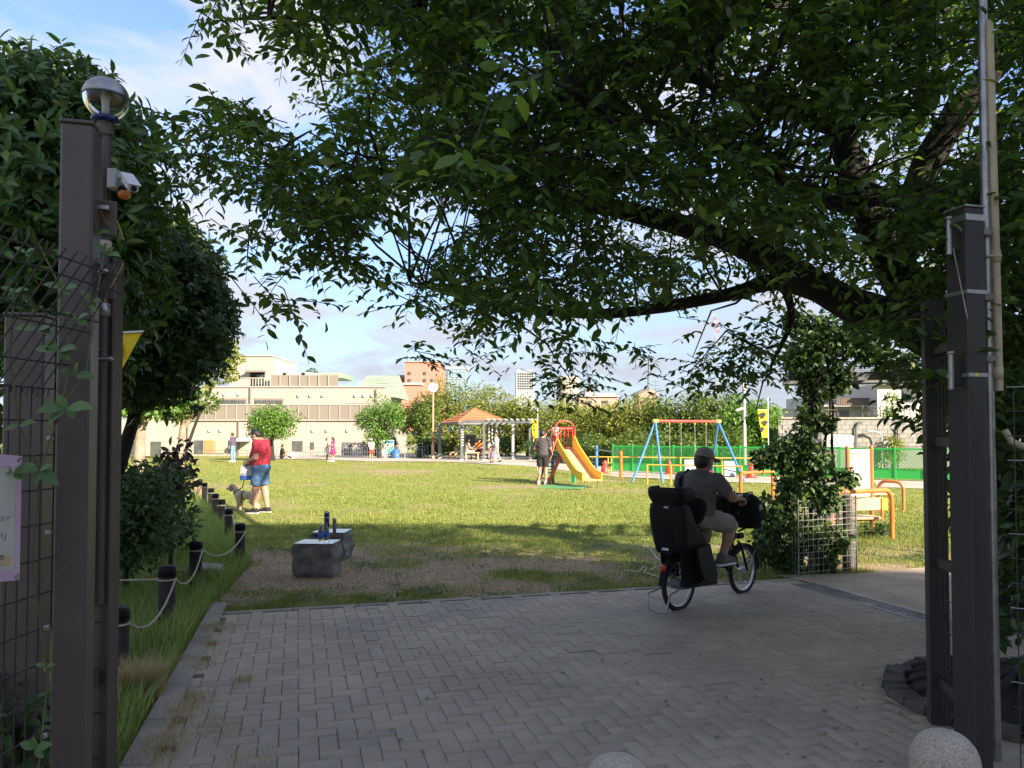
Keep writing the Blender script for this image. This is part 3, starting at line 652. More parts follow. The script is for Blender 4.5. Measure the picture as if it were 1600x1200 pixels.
def mk(b):
    global limbs
    S = [[(V(4.15, 6.6, -.1), .33), (V(4.15, 6.6, .25), .27), (P(1530, 640, 6.5), .235), (P(1495, 545, 6.4), .225), (P(1440, 480, 6.4), .2), (fk, .17), (P(1360, 330, 6.3), .14), (P(1310, 200, 6.2), .11), (P(1290, 60, 6.3), .085), (P(1270, -150, 6.3), .05)],
         [(P(1480, 540, 6.4), .18), (P(1410, 505, 6.3), .165), (P(1340, 482, 6.2), .15), (P(1250, 432, 6.0), .115), (P(1150, 380, 5.9), .09), (P(1000, 335, 5.8), .075), (P(830, 300, 5.7), .045), (P(600, 270, 5.5), .025), (P(430, 240, 5.4), .01)],
         [(P(1335, 480, 6.2), .10), (P(1220, 440, 6.7), .085), (P(1130, 462, 7.0), .06), (P(950, 490, 7.2), .05), (P(780, 478, 7.3), .028), (P(640, 440, 7.4), .012)],
         [(fk, .13), (P(1450, 250, 6.2), .12), (P(1590, 60, 5.8), .09), (P(1760, -120, 5.5), .05)],
         [(P(1310, 200, 6.2), .09), (P(1100, 120, 5.7), .07), (P(820, 60, 5.3), .045), (P(520, 30, 5.1), .018), (P(360, 30, 5.1), .008)],
         [(P(1225, 442, 6.7), .05), (P(1236, 500, 7.0), .03), (P(1205, 570, 7.2), .014)],
         [(P(1360, 330, 6.3), .07), (P(1280, 310, 5.4), .05), (P(1130, 230, 4.7), .03), (P(900, 150, 4.2), .015)],
         [(P(1290, 60, 6.3), .07), (P(1350, -150, 7.2), .05), (P(1420, -300, 7.5), .03)]]
    limbs = [q for s in S for q in limb(b, s)]
part('trunk', bark, CH, mk, True)
LP = np.array([tuple(p) for p in limbs])
CPOLY = [(345, -30), (375, 25), (440, 60), (485, 110), (390, 165), (325, 205), (350, 262), (420, 308), (460, 372), (510, 412), (600, 418), (622, 468), (662, 505), (735, 500), (820, 478), (1010, 485), (1060, 468), (1180, 448), (1250, 440), (1330, 470), (1440, 560), (1460, 620), (1680, 640), (1700, -160), (1000, -220), (300, -140)]
def unproj(u, v, Y):
    x = (u-800)/1200; yy = (v-CV)/1200; dY = math.cos(PITCH)+yy*math.sin(PITCH); t = Y/dY
    return np.stack([x*t, Y, CAMZ+(math.sin(PITCH)-yy*math.cos(PITCH))*t], 1)
anch = []
n = 30000; u = RNG.random(n)*1450+270; v = RNG.random(n)*880-230
k = inpoly(u, v, CPOLY); u, v = u[k], v[k]
Yd = 3.9+4.3*RNG.random(len(u))**1.15; a = unproj(u, v, Yd)
cl = vnoise(u, v, 46, 31)*.55+vnoise(u+Yd*60, v, 110, 32)*.45
keep = (cl > np.where((v < 330) & (u > 640), .35, np.where(u < 560, .44, .42))) & lit_ok(a[:, 0], a[:, 1], a[:, 2]); a = a[keep]
lq = [(1340, 482), (1250, 432), (1150, 380), (1000, 335), (1340, 482), (1220, 440), (1130, 462), (950, 490), (1400, 420), (1360, 330), (1310, 200), (1470, 230), (1560, 110)]
au = a[:, 0]/a[:, 1]*1200+800; av = 676-(a[:, 2]-CAMZ)/a[:, 1]*1200; nearl = np.zeros(len(a), bool)
for (u0, v0), (u1, v1) in zip(lq[:-1], lq[1:]):
    L2 = (u1-u0)**2+(v1-v0)**2; tt = np.clip(((au-u0)*(u1-u0)+(av-v0)*(v1-v0))/max(L2, 1), 0, 1); nearl |= (np.hypot(au-u0-tt*(u1-u0), av-v0-tt*(v1-v0)) < 50) & (a[:, 1] < 6.4)
a = a[~nearl | (RNG.random(len(a)) < .07)]; anch.append(a[:9000])
def blob(u, v, Y, su, sv, n):
    return unproj(u+RNG.normal(size=n)*su, v+RNG.normal(size=n)*sv, Y+RNG.normal(size=n)*.25)
for q in ((420, 455, 4.6, 26, 14, 9), (445, 470, 4.6, 10, 6, 4), (385, 360, 4.8, 25, 14, 9), (315, 235, 5.0, 30, 18, 22), (290, 190, 5, 20, 8, 8), (330, 20, 5, 25, 12, 12), (345, 165, 5, 22, 10, 10), (665, 552, 6.9, 12, 10, 7), (725, 540, 6.9, 16, 12, 9), (790, 525, 6.8, 20, 10, 8),
          (870, 560, 6.6, 24, 26, 26), (880, 610, 6.6, 22, 12, 14), (930, 540, 6.8, 30, 14, 12), (1005, 545, 6.7, 14, 9, 5), (1048, 600, 6.7, 8, 4, 2), (985, 605, 6.7, 6, 4, 1), (1180, 530, 7.1, 26, 34, 46), (1130, 560, 7.1, 26, 24, 26), (1090, 580, 7.1, 16, 16, 10), (1165, 580, 7.2, 26, 16, 18),
          (740, 120, 2.9, 26, 14, 3), (700, 215, 2.9, 18, 8, 2), (735, 240, 2.8, 12, 8, 2), (850, 115, 3.0, 14, 10, 2), (1415, 225, 3.3, 16, 10, 3), (1030, 405, 4.1, 20, 10, 4)):
    anch.append(blob(*q))
n = 3000; q = unit(n)*(RNG.random((n, 1))**.4)*np.array([4.6, 4.0, 2.5])+np.array([5.0, 4.6, 5.9]); q = q[lit_ok(q[:, 0], q[:, 1], q[:, 2])]
inview = (np.abs(q[:, 0]/np.maximum(q[:, 1], .1)) < .68) & ((q[:, 2]-1.65)/np.maximum(q[:, 1], .1) < .58) & (q[:, 1] > .3)
anch.append(q[~inview & (q[:, 2] > 2.9)][:900])
A = np.concatenate(anch); nt_ = len(A)
def twigs(A, per, ln, l0, l1, droop, spread=.9, target=None):
    """leafy twigs: leaf positions, axes and normals, plus the twig axes"""
    n = len(A); d = unit(n); d[:, 2] = d[:, 2]*.45-droop; d /= np.linalg.norm(d, axis=1, keepdims=True)
    i = np.repeat(np.arange(n), per); t = np.tile(np.arange(per)/per, n)+RNG.random(n*per)*.08
    dd_ = d[i].copy(); pos = A[i]+dd_*(t*ln)[:, None]; pos[:, 2] -= (t*t*ln)*droop*.35
    side = np.cross(dd_, np.array([0, 0, 1.0])); side /= np.linalg.norm(side, axis=1, keepdims=True)+1e-6
    sg = np.where(np.tile(np.arange(per), n) % 2 == 0, 1, -1)[:, None]
    ax = dd_*.55+side*sg*spread+RNG.normal(size=pos.shape)*.28; ax[:, 2] -= droop*.9
    nr = np.array([0, 0, 1.0])+RNG.normal(size=pos.shape)*.45
    return pos, ax, nr, l0+(l1-l0)*RNG.random(len(pos)), d
pos, ax, nr, sz, td = twigs(A, 8, .31, .05, .108, .28)
Mx = basis(ax, nr); wd = np.stack([sz*1.02, sz, sz], 1)
dist = np.linalg.norm(pos-np.array([0, 0, CAMZ]), axis=1); uu = pos[:, 0]/pos[:, 1]*1200+800; vv = 676-(pos[:, 2]-CAMZ)/pos[:, 1]*1200
vis = (uu > 10) & (uu < 1590) & (vv > 10) & (vv < 700); order = np.argsort(np.where(vis, dist/sz, 999)); big, rest = order[:300], order[300:]
leaves_obj('foliage', L_cherry, CH, pos[rest], Mx[rest], wd[rest], kind='stuff')
lme = to_mesh('leaf', LEAF_V, LEAF_F, True); lme.materials.append(L_cherry)
def leaf_parts(me, parent, pos, Mx, sc):
    base = np.array(parent.location)
    for p, m_, s in zip(pos, Mx, sc):
        o = link('leaf', me, parent); o.matrix_local = Matrix.Translation(Vector(p-base)) @ Matrix(m_.tolist()).to_4x4() @ Matrix.Diagonal((s[0], s[1], s[2], 1))
leaf_parts(lme, CH, pos[big], Mx[big], wd[big])
def mk(b):
    for i in range(nt_):
        if i % 2: continue
        p = Vector(A[i]); d = Vector(td[i]); b.tube([p-d*.08, p+d*.15-V(0, 0, .01), p+d*.32-V(0, 0, .04)], [.004, .003, .0015], 3, False)
    for i in RNG.choice(nt_, 420, replace=False):
        p = A[i]; j = np.argmin(np.linalg.norm(LP-p, axis=1)+RNG.random(len(LP))*1.3); q = LP[j]; L = np.linalg.norm(p-q)
        if L > 2.4 or L < .3: continue
        mid = (p+q)/2+RNG.normal(size=3)*.08*L+np.array([0, 0, .12*L]); b.tube([q, (q+mid)/2+RNG.normal(size=3)*.03, mid, p], [.014, .011, .008, .004], 4, False)
o = part('twigs', bark, CH, mk, True); o['kind'] = 'stuff'

def blob_pts(ells, n, shell=.55):
    """points through a crown made of ellipsoid clumps (cx,cy,cz,rx,ry,rz), denser at the clump skins; and outward directions"""
    vol = np.array([e[3]*e[4]+e[4]*e[5]+e[3]*e[5] for e in ells]); idx = RNG.choice(len(ells), n, p=vol/vol.sum()); e = np.array(ells)[idx]
    d = unit(n); r = shell+(1-shell)*RNG.random((n, 1))**.7; r *= 1+RNG.normal(size=(n, 1))*.07
    return e[:, :3]+d*r*e[:, 3:], d
def clumps(c, r, n, cr, squash=.8):
    """random clump ellipsoids filling a crown of radii r"""
    out_ = []
    for _ in range(n):
        d = unit(1)[0]*(random.random()**.45)*.82; s = cr*(.65+.7*random.random()); out_.append((c[0]+d[0]*r[0], c[1]+d[1]*r[1], c[2]+d[2]*r[2], s, s, s*squash))
    return out_
def make_tree(name, label, loc, h, crown_c, crown_r, ncl, cr, nl, lsz, lm, bm=bark, tr=.12, group=None, tv=SLEAF_V, tf=SLEAF_F, branches=7, cat='tree', droop=.25, ok=None, leafparts=0, shell=.55, kind=None):
    t = thing(name, label, cat, loc, 0, group); c = (loc[0]+crown_c[0], loc[1]+crown_c[1], crown_c[2]); E = clumps(c, crown_r, ncl, cr)
    p, d = blob_pts(E, nl, shell)
    k = p[:, 2] > .05
    if ok is not None: k &= ok(p)
    p, d = p[k], d[k]
    ax = d*.7+RNG.normal(size=p.shape)*.6; ax[:, 2] -= droop; nr = d+RNG.normal(size=p.shape)*.5+np.array([0, 0, .5])
    sz = lsz*(.65+.7*RNG.random(len(p))); Mx = basis(ax, nr); sc = np.stack([sz, sz, sz], 1); keep = np.arange(len(p))
    if leafparts:
        u_ = p[:, 0]/p[:, 1]*1200+800; v_ = 676-(p[:, 2]-CAMZ)/p[:, 1]*1200; inv_ = (u_ > 0) & (u_ < 1600) & (v_ > 0) & (v_ < 1200)
        od = np.argsort(np.where(inv_, p[:, 1]/sz, 999)); bg_, keep = od[:leafparts], od[leafparts:]
        me_ = to_mesh('leaf', tv, tf, True); me_.materials.append(lm); leaf_parts(me_, t, p[bg_], Mx[bg_], sc[bg_])
    leaves_obj('crown', lm, t, p[keep], Mx[keep], sc[keep], tv, tf, kind='stuff' if leafparts else None)
    def mk(b):
        b0 = V(loc[0], loc[1], -.05); top = V(c[0], c[1], c[2]-crown_r[2]*.35)
        limb(b, [(b0, tr*1.35), (b0+V(0, 0, .25), tr*1.05), (b0.lerp(top, .5)+V(random.uniform(-.1, .1), 0, 0)*h*.2, tr*.85), (top, tr*.6), (V(c[0], c[1], c[2]+crown_r[2]*.3), tr*.25)], 8)
        for e in random.sample(E, min(branches, len(E))):
            q = V(*e[:3]); s = b0.lerp(top, random.uniform(.55, 1)); limb(b, [(s, tr*.45), (s.lerp(q, .5)+V(0, 0, .1*h*.3), tr*.28), (q, tr*.1)], 6)
    part('trunk', bm, t, mk, True); return t
# big evergreens on the left, behind the wire fence
def citrus(name, label, cpts, nl, loc, lm, lsz, lp, tr=.13):
    t = thing(name, label, 'tree', loc); E = [(*P(u, v, Y), r1, r1, r1*.85) for u, v, Y, r1 in cpts]
    p, d = blob_pts(E, nl, .62); per = 6; j = RNG.random(len(p)) < .16; p[j] += d[j]*(RNG.random((j.sum(), 1))*.22)
    ax = d+RNG.normal(size=p.shape)*.35+np.array([0, 0, .25]); ax /= np.linalg.norm(ax, axis=1, keepdims=True)
    i = np.repeat(np.arange(len(p)), per); th = np.tile(np.arange(per)*2.4, len(p))+RNG.random(len(i)); x_ = basis(ax, unit(len(p)))
    rad = x_[i][:, :, 0]*np.cos(th)[:, None]+x_[i][:, :, 2]*np.sin(th)[:, None]
    la = ax[i]*.55+rad*.9; la[:, 2] -= .2; pos = p[i]+ax[i]*(np.tile(np.arange(per), len(p))*.012)[:, None]; sz = lsz*(.6+.7*RNG.random(len(i)))
    Mx = basis(la, ax[i]+RNG.normal(size=la.shape)*.25); sc = np.stack([sz*.82, sz, sz], 1)
    u_ = pos[:, 0]/pos[:, 1]*1200+800; v_ = 676-(pos[:, 2]-CAMZ)/pos[:, 1]*1200; inv_ = (u_ > 0) & (u_ < 1600) & (v_ > 0) & (v_ < 1200)
    od = np.argsort(np.where(inv_, pos[:, 1]/sz, 999)); bg_, kp = od[:lp], od[lp:]
    if lp:
        me_ = to_mesh('leaf', LEAF_V, LEAF_F, True); me_.materials.append(lm); leaf_parts(me_, t, pos[bg_], Mx[bg_], sc[bg_])
    leaves_obj('crown', lm, t, pos[kp], Mx[kp], sc[kp], LEAF_V, LEAF_F, kind='stuff')
    def mk(b):
        b0 = V(*loc)+V(0, 0, -.05); cen = sum((V(*e[:3]) for e in E), V(0, 0, 0))/len(E)
        limb(b, [(b0, tr*1.3), (b0.lerp(cen, .5), tr), (cen, tr*.5)], 8)
        for e in E: q = V(*e[:3]); limb(b, [(b0.lerp(cen, random.uniform(.4, .95)), tr*.4), ((cen+q)/2, tr*.25), (q, tr*.1)], 5)
    part('trunk', bark, t, mk, True); return t
citrus('evergreen_tree', 'tall bushy evergreen tree behind the brown gate post and globe lamp', [(20, 250, 5.6, .7), (70, 200, 5.8, .5), (110, 170, 6, .42), (60, 330, 5.5, .75), (150, 270, 6, .6), (165, 225, 6.2, .34), (180, 255, 6.3, .24), (175, 310, 6.2, .34), (140, 380, 6, .52), (20, 420, 5.6, .8), (100, 450, 5.8, .7), (-60, 200, 5.6, .8), (-90, 380, 5.6, .9), (195, 385, 6.2, .28), (20, 560, 5.6, .7), (95, 135, 6, .25)], 4600, (-3.7, 6.0, 0), L_ever, .115, 300)
citrus('evergreen_tree', 'lower dense dark evergreen tree between the gate and the white building', [(225, 430, 7.6, .62), (285, 440, 7.8, .38), (312, 480, 7.9, .3), (250, 515, 7.6, .62), (300, 540, 7.8, .3), (225, 560, 7.4, .5), (200, 470, 7.4, .6), (335, 508, 8, .14), (272, 388, 7.7, .28), (180, 545, 7.3, .55), (265, 575, 7.5, .22)], 4200, (-4.4, 7.8, 0), L_dark, .115, 60, .07)
t_ = make_tree('broadleaf_tree', 'pale barked broadleaf tree lit by the sun beyond the dark shrub', (-11.4, 23.5, 0), 5, (.1, 0, 3.05), (1.6, 1.4, 1.0), 16, .5, 2600, .21, L_bright, bark2, .19, None, LEAF_V, LEAF_F, 6)
make_tree('broadleaf_tree', 'smaller grey trunked tree with a round crown in front of the white building', (-11.0, 25.5, 0), 4, (.15, 0, 2.75), (1.15, 1.0, .75), 12, .4, 2600, .14, L_mid, bark2, .14, None, SLEAF_V, SLEAF_F, 6)
make_tree('pine_tree', 'feathery yellow green tree top beside the balcony of the white building', (-19.2, 45, 0), 8, (1.9, 0, 5.7), (1.6, 1.4, 1.5), 16, .5, 2600, .22, L_yg, bark, .1, None)
# round clipped trees on the lawn's far edge
make_tree('round_tree', 'round clipped green tree in the middle of the white building front', (-14.2, 45.5, 0), 4, (0, 0, 2.4), (1.5, 1.4, 1.2), 34, .62, 5200, .17, L_bright, bark, .17, 'round trees before the white building')
make_tree('round_tree', 'bushy green tree at the right hand end of the white building', (-8.6, 50, 0), 4, (0, 0, 2.3), (1.6, 1.4, 1.5), 34, .68, 5200, .17, L_bright, bark, .17, 'round trees before the white building')
# row of trees behind the shelter and the playground
ROW = [(655, 632, 52, 1.9, L_mid, 'mid green tree just left of the clock pole'), (712, 612, 54, 2.7, L_yg, 'tall yellow green tree between the clock and the shelter roof'), (770, 622, 56, 2.4, L_yg, 'yellow green tree rising behind the orange shelter roof'),
       (825, 632, 54, 2.2, L_yg, 'yellow green tree behind the flat end of the shelter'), (880, 640, 50, 2.2, L_yg, 'olive tree behind the slide'), (940, 645, 46, 2.3, L_yg, 'broad olive tree between the slide and the swing'), (1000, 642, 44, 2.2, L_yg, 'yellow green tree behind the left legs of the swing'),
       (1062, 636, 42, 2.2, L_mid, 'greener tree behind the top bar of the swing'), (1118, 634, 41, 2.0, L_mid, 'green tree behind the right legs of the swing'), (1165, 640, 36, 1.55, L_bright, 'bright green young tree beside the grey lamp pole'), (1200, 655, 37, 1.2, L_bright, 'small bright green tree right of the grey lamp pole')]
for u, v, Y, r_, lm, lab in ROW:
    c = P(u, v, Y); top = c.z*1.12
    make_tree('park_tree', lab, (c.x, Y, 0), 5, (0, 0, top*.62), (r_, r_*.9, top*.52), 34, r_*.36, 6200, .20, lm, bark, .15, 'trees along the far side of the park', branches=9, shell=.45)
for u, v, Y, r_, lab in ((668, 695, 51.5, 1.5, 'low dark shrub behind the ramp railing'), (845, 700, 47, 1.3, 'low dark shrub behind the yellow banner'), (905, 700, 42, 1.4, 'dark shrub behind the slide chute'), (945, 694, 40, 1.4, 'pale leaved shrub at the left end of the green fence'), (790, 700, 54, 1.8, 'dark shrub mass behind the shelter posts'), (730, 700, 56, 1.9, 'dark shrub mass behind the shelter table'), (600, 700, 55, 1.2, 'dark shrub behind the blue notice board'), (700, 705, 55, 1.4, 'dark shrub left of the shelter table')):
    c = P(u, v, Y); make_tree('shrub', lab, (c.x, Y, 0), 1, (0, 0, .75), (r_, r_*.7, .65), 14, .5, 2600, .16, L_mid if 'pale' in lab else L_dark, bark, .04, 'shrubs along the far side of the park', branches=4, cat='shrub')
for u, Y, lab in ((985, 38, 'long hedge bush behind the first green fence panels'), (1060, 36, 'long hedge bush behind the swing'), (1130, 34, 'long hedge bush behind the rider')):
    c = P(u, 690, Y); make_tree('hedge_bush', lab, (c.x, Y, 0), 1, (0, 0, .95), (1.5, .6, .75), 14, .5, 2600, .17, L_mid, bark, .04, 'bushes behind the green fence', branches=4, cat='shrub')
make_tree('conifer', 'small dark conifer standing up behind the roof screens', (P(486, 600, 75).x, 75, 0), 8, (0, 0, 6.6), (.6, .6, 1.9), 12, .45, 1400, .25, L_dark, bark, .15)
# shrub by the gate, red-leaved shrub, hedge behind the right gate
make_tree('shrub', 'big leafy green shrub beside the rope posts', (-3.95, 7.9, 0), 1, (0, 0, .72), (.62, .9, .62), 26, .3, 6200, .075, L_shrub, bark, .03, None, LEAF_V, LEAF_F, 8, 'shrub', leafparts=0)
make_tree('shrub', 'low weedy shrub under the dark evergreen tree', (-4.7, 9.6, 0), 1, (0, 0, .75), (.8, .8, .6), 16, .32, 3000, .09, L_bright, bark, .03, None, LEAF_V, LEAF_F, 6, 'shrub')
make_tree('red_leaved_shrub', 'upright dark red leaved shrub rising above the green shrub', (-3.98, 9.0, 0), 1.5, (0, 0, 1.22), (.24, .24, .42), 12, .14, 420, .105, L_red, bark, .025, None, LEAF_V, LEAF_F, 8, 'shrub')
make_tree('evergreen_hedge', 'tall dark evergreen hedge behind the gate and pole', (4.1, 5.5, 0), 4, (0, 0, 2.3), (1.0, 1.3, 2.0), 40, .5, 7500, .105, L_dark, bark, .07, None, LEAF_V, LEAF_F, 14, 'hedge', leafparts=0)
make_tree('camellia_shrub', 'glossy leaved shrub pressing through the wire fence beside the tall post', (3.05, 4.15, 0), 2.5, (0, 0, 1.25), (.42, .45, 1.15), 26, .24, 2300, .10, L_vine, bark, .04, None, LEAF_V, LEAF_F, 8, 'shrub', leafparts=160)
make_tree('leafy_weeds', 'low leafy weeds behind the wire fence near the sign', (-2.15, 3.25, 0), .6, (0, 0, .35), (.3, .4, .28), 12, .16, 800, .085, L_vine, stemm, .01, None, LEAF_V, LEAF_F, 5, 'plant', leafparts=60)
# block added out of view behind the camera to shade the entrance
AB = thing('unseen_shade_block', 'long plain unseen block added behind the camera to shade the entrance', 'building', (24.6, -17.4, 0), R(-14))
part('wall', pwhite, AB, lambda b: b.box((0, 0, 7.4), (30, 11, 14.8)))  # white so that it bounces light into the shaded entrance
part('roof', concrete, AB, lambda b: b.box((0, 0, 14.95), (30.4, 11.4, .3)))
for fl in range(4):
    for k in range(9):
        wn = part('window', winm, AB, lambda b: b.box((-12.4+k*3.1, 5.51, 1.9+fl*3.1), (1.7, .06, 1.4)))
        part('frame', pwhite, wn, lambda b: [b.box((-12.4+k*3.1+s*.88, 5.53, 1.9+fl*3.1), (.06, .1, 1.5)) for s in (-1, 0, 1)])
for x, y, h, r_, lab in ((9.2, -7.6, 14.5, 4.0, 'tall loose unseen tree added behind the camera to dapple the light'), (5.6, -5.6, 10, 2.6, 'smaller unseen tree added behind the camera beside the taller one')):
    make_tree('unseen_shade_tree', lab, (x, y, 0), h, (0, 0, h*.6), (r_, r_, h*.38), 34, 1.0, 1900, .36, L_mid, bark, .2, 'unseen trees added behind the camera', shell=.3)  # out of view, put in so their loose crowns break up the sunlight
# ------------------------------------------------------------------ the gate, its fences and posts
GA = R(15)
gN = V(math.sin(GA), -math.cos(GA), 0); gE = V(math.cos(GA), math.sin(GA), 0)
c1 = V(-1.517, 2.65, 0)-gN*.055
pl_ = thing('gate_post', 'tall brown steel gate post with the globe lamp behind it', 'gate post', c1, GA, 'brown steel gate posts')
part('column', brown, pl_, lambda b: b.box((0, 0, 1.365), (.105, .12, 2.73), bev=.008))
part('cap', brown, pl_, lambda b: b.box((0, 0, 2.735), (.112, .127, .014), bev=.004))
for z in (2.43, 2.2):
    part('hinge_plate', brown, pl_, lambda b: b.box((.07, .06, z), (.07, .012, .13), bev=.003))
    part('clamp_band', galv, pl_, lambda b: b.box((.062, .03, z+.03), (.05, .03, .018), bev=.003))
def mkcable(b):
    b.tube([(.055, .02, 2.46), (.075, .05, 2.40), (.1, .06, 2.44), (.125, .075, 2.36)], .003, 6)
    b.tube([(.13, .06, 2.27), (.1, .05, 2.2), (.07, .04, 2.12)], .003, 6)
part('cable', mat('ochre_cable', (.4, .25, .06)), pl_, mkcable)
# pole with globe lamp
lp = V(P(163, 300, 2.93).x, 2.93, 0)
lamp = thing('globe_lamp', 'clear globe lamp with silver cap on a grey pole beside the tall gate post', 'lamp', lp)
zt = P(163, 188, 2.93).z; zc = P(163, 155, 2.93).z
part('pole', brown, lamp, lambda b: [b.tube([(0, 0, 1.0), (0, 0, zt-.04)], .0225, 14), b.tube([(0, 0, zt-.06), (0, 0, zt-.01)], .03, 14)])
part('collar', navy, lamp, lambda b: b.lathe([(.0, zt-.012), (.048, zt-.008), (.052, zt+.0), (.05, zt+.008), (0, zt+.012)], n=24))
part('cap', galv, lamp, lambda b: b.lathe([(.0832*math.cos(t), zc+.008+.073*math.sin(t)) for t in [i*math.pi/16 for i in range(9)]], n=32))
part('cap_rim', greyp, lamp, lambda b: b.torus((0, 0, zc+.006), (0, 0, 1), .082, .0035, 32, 6))
part('globe', globe, lamp, lambda b: b.lathe([(.0815*math.cos(t), zc+.004+.085*math.sin(t)) for t in [-i*math.pi/18 for i in range(8)]]+[(.024, zc-.078)]+[(.0785*math.cos(t), zc+.004+.081*math.sin(t)) for t in [-i*math.pi/18 for i in range(7, -1, -1)]], n=32))
part('bulb', whitep, lamp, lambda b: b.lathe([(0, zc-.075), (.014, zc-.072), (.014, zc-.02), (.02, zc+.01), (.012, zc+.04), (0, zc+.045)], n=16))
for z, m_ in ((2.44, galv), (2.36, beigep), (2.27, galv), (2.12, galv)): part('clamp', m_, lamp, lambda b: b.lathe([(.0228, z-.025), (.029, z-.025), (.029, z+.025), (.0228, z+.025)], n=16))
part('clamp_bolt', galv, lamp, lambda b: [b.tube([(-.05, -.02, 1.93), (.05, -.02, 1.93)], .006, 8), b.ball((-.005, -.03, 1.965), .011), b.ball((.045, -.02, 1.93), .01)])
# security camera and orange beacon on the pole
cb = P(178, 285, 2.92)
cctv = thing('security_camera', 'white bullet security camera with its grey box on the lamp pole', 'camera', cb)
part('junction_box', lgreyp, cctv, lambda b: b.box((.002, 0, .01), (.035, .05, .075), bev=.004))
part('arm', whitep, cctv, lambda b: b.tube([(.018, 0, .02), (.05, -.01, .022), (.065, -.015, .012)], .009, 10))
ax_ = (V(.055, -.06, -.055)).normalized()
part('housing', whitep, cctv, lambda b: b.bar(V(.052, -.006, .012), V(.052, -.006, .012)+ax_*.105, .04, .034, .008))
part('sun_shield', whitep, cctv, lambda b: b.bar(V(.052, -.006, .033), V(.052, -.006, .033)+ax_*.125, .046, .006, .002))
part('lens', dark, cctv, lambda b: b.tube([V(.052, -.006, .012)+ax_*.1, V(.052, -.006, .012)+ax_*.108], .011, 12))
bc = P(194, 304, 2.93)
bea = thing('beacon_lamp', 'small round orange beacon under the security camera', 'lamp', bc)
part('dome', orange, bea, lambda b: b.ball((0, 0, 0), .022, 16, 10, (1.1, 1, .85)))
part('bracket', blackp, bea, lambda b: [b.box((-.004, 0, .021), (.03, .03, .012), bev=.003), b.tube([(-.004, 0, .025), (-.03, 0, .04)], .006, 8)])
# inner gate leaf (folded back): stile, rails and rods
def gate_leaf(lab, ctr, ang_, n_rod, ln, top, zs, sw, m_, grp):
    t = thing('gate_leaf', lab, 'gate', ctr, ang_, grp)
    part('stile', m_, t, lambda b: b.box((0, 0, top/2+.03), (sw, .07, top-.06), bev=.004))
    part('stile', m_, t, lambda b: b.box((0, -ln, top/2+.03), (sw*.5, .04, top-.12), bev=.004))
    for z in zs: part('rail', m_, t, lambda b: b.box((0, -ln/2, z), (.03, ln-.075, .055), bev=.003))
    for k in range(n_rod): part('rod', wirem, t, lambda b: b.tube([(0, -.055-(ln-.09)*(k+.5)/n_rod, .12), (0, -.055-(ln-.09)*(k+.5)/n_rod, top-.1)], .0035, 6))
    for k in range(12): part('cross_wire', wirem, t, lambda b: b.tube([(.004, -ln, .25+k*.17), (.004, -.03, .25+k*.17)], .003, 6))
    return t
gl = V(P(168, 500, 2.98).x, 2.98, 0)
gate_leaf('brown gate leaf folded back behind the tall post with the lamp', gl, R(-4), 5, .2, P(168, 405, 2.98).z, (.16, .72, 1.3, 1.86, 2.2), .09, brown, 'folded gate leaves')
g3 = V(P(46, 600, 3.25).x, 3.25, 0)
bx = thing('gate_post', 'shorter wide brown steel post seen through the wire fence', 'gate post', g3, R(10), 'brown steel gate posts')
part('column', brown, bx, lambda b: b.box((0, 0, 1.07), (.155, .12, 2.14), bev=.008)); part('cap', brown, bx, lambda b: b.box((0, 0, 2.145), (.162, .127, .014), bev=.004))
# left wire mesh fence with its bent top
FA, FB = V(-1.585, 2.62, 0), V(-1.70, 1.3, 0); fd = (FB-FA).normalized()
wf = thing('wire_fence', 'dark wire mesh fence with a bent over top, beside the tall lamp post', 'fence', FA)
zb_ = 1.80; ov = V(.25, 0, .37)
def fp(s, z, o=0.0):
    q = FA+fd*s+V(0, 0, min(z, zb_)); return q+V(.004*o, 0, 0)
n_w = 24
for k in range(n_w):
    s = .03+k*.05
    part('vertical_wire', wirem, wf, lambda b: b.tube([fp(s, .03), fp(s, zb_), fp(s, zb_)+ov*1.1], .0032, 6), True)
    part('hook', wirem, wf, lambda b: b.tube([fp(s, zb_-.02)+V(.005, 0, 0), fp(s, zb_+.012)+V(.012, -.008, 0), fp(s, zb_+.004)+V(.03, -.012, 0), fp(s, zb_-.03)+V(.026, -.01, 0)], .003, 5), True)
for k in range(16):
    z = .06+k*.1165
    part('horizontal_wire', wirem, wf, lambda b: b.tube([fp(-.0, z)+V(.006, .02, 0), fp(1.25, z)+V(.006, 0, 0)], .003, 6), True)
for q in (.22, .52, .62, .9, 1.02):
    part('horizontal_wire', wirem, wf, lambda b: b.tube([fp(-.02, zb_)+ov*q+V(.006, 0, 0), fp(1.25, zb_)+ov*q+V(.006, 0, 0)], .003, 6), True)
for z in (.25, .62, .98, 1.3, 1.62): part('clip', galv, wf, lambda b: b.box(fp(.0, z)+V(.012, .0, .01), (.02, .02, .018), bev=.004), True)
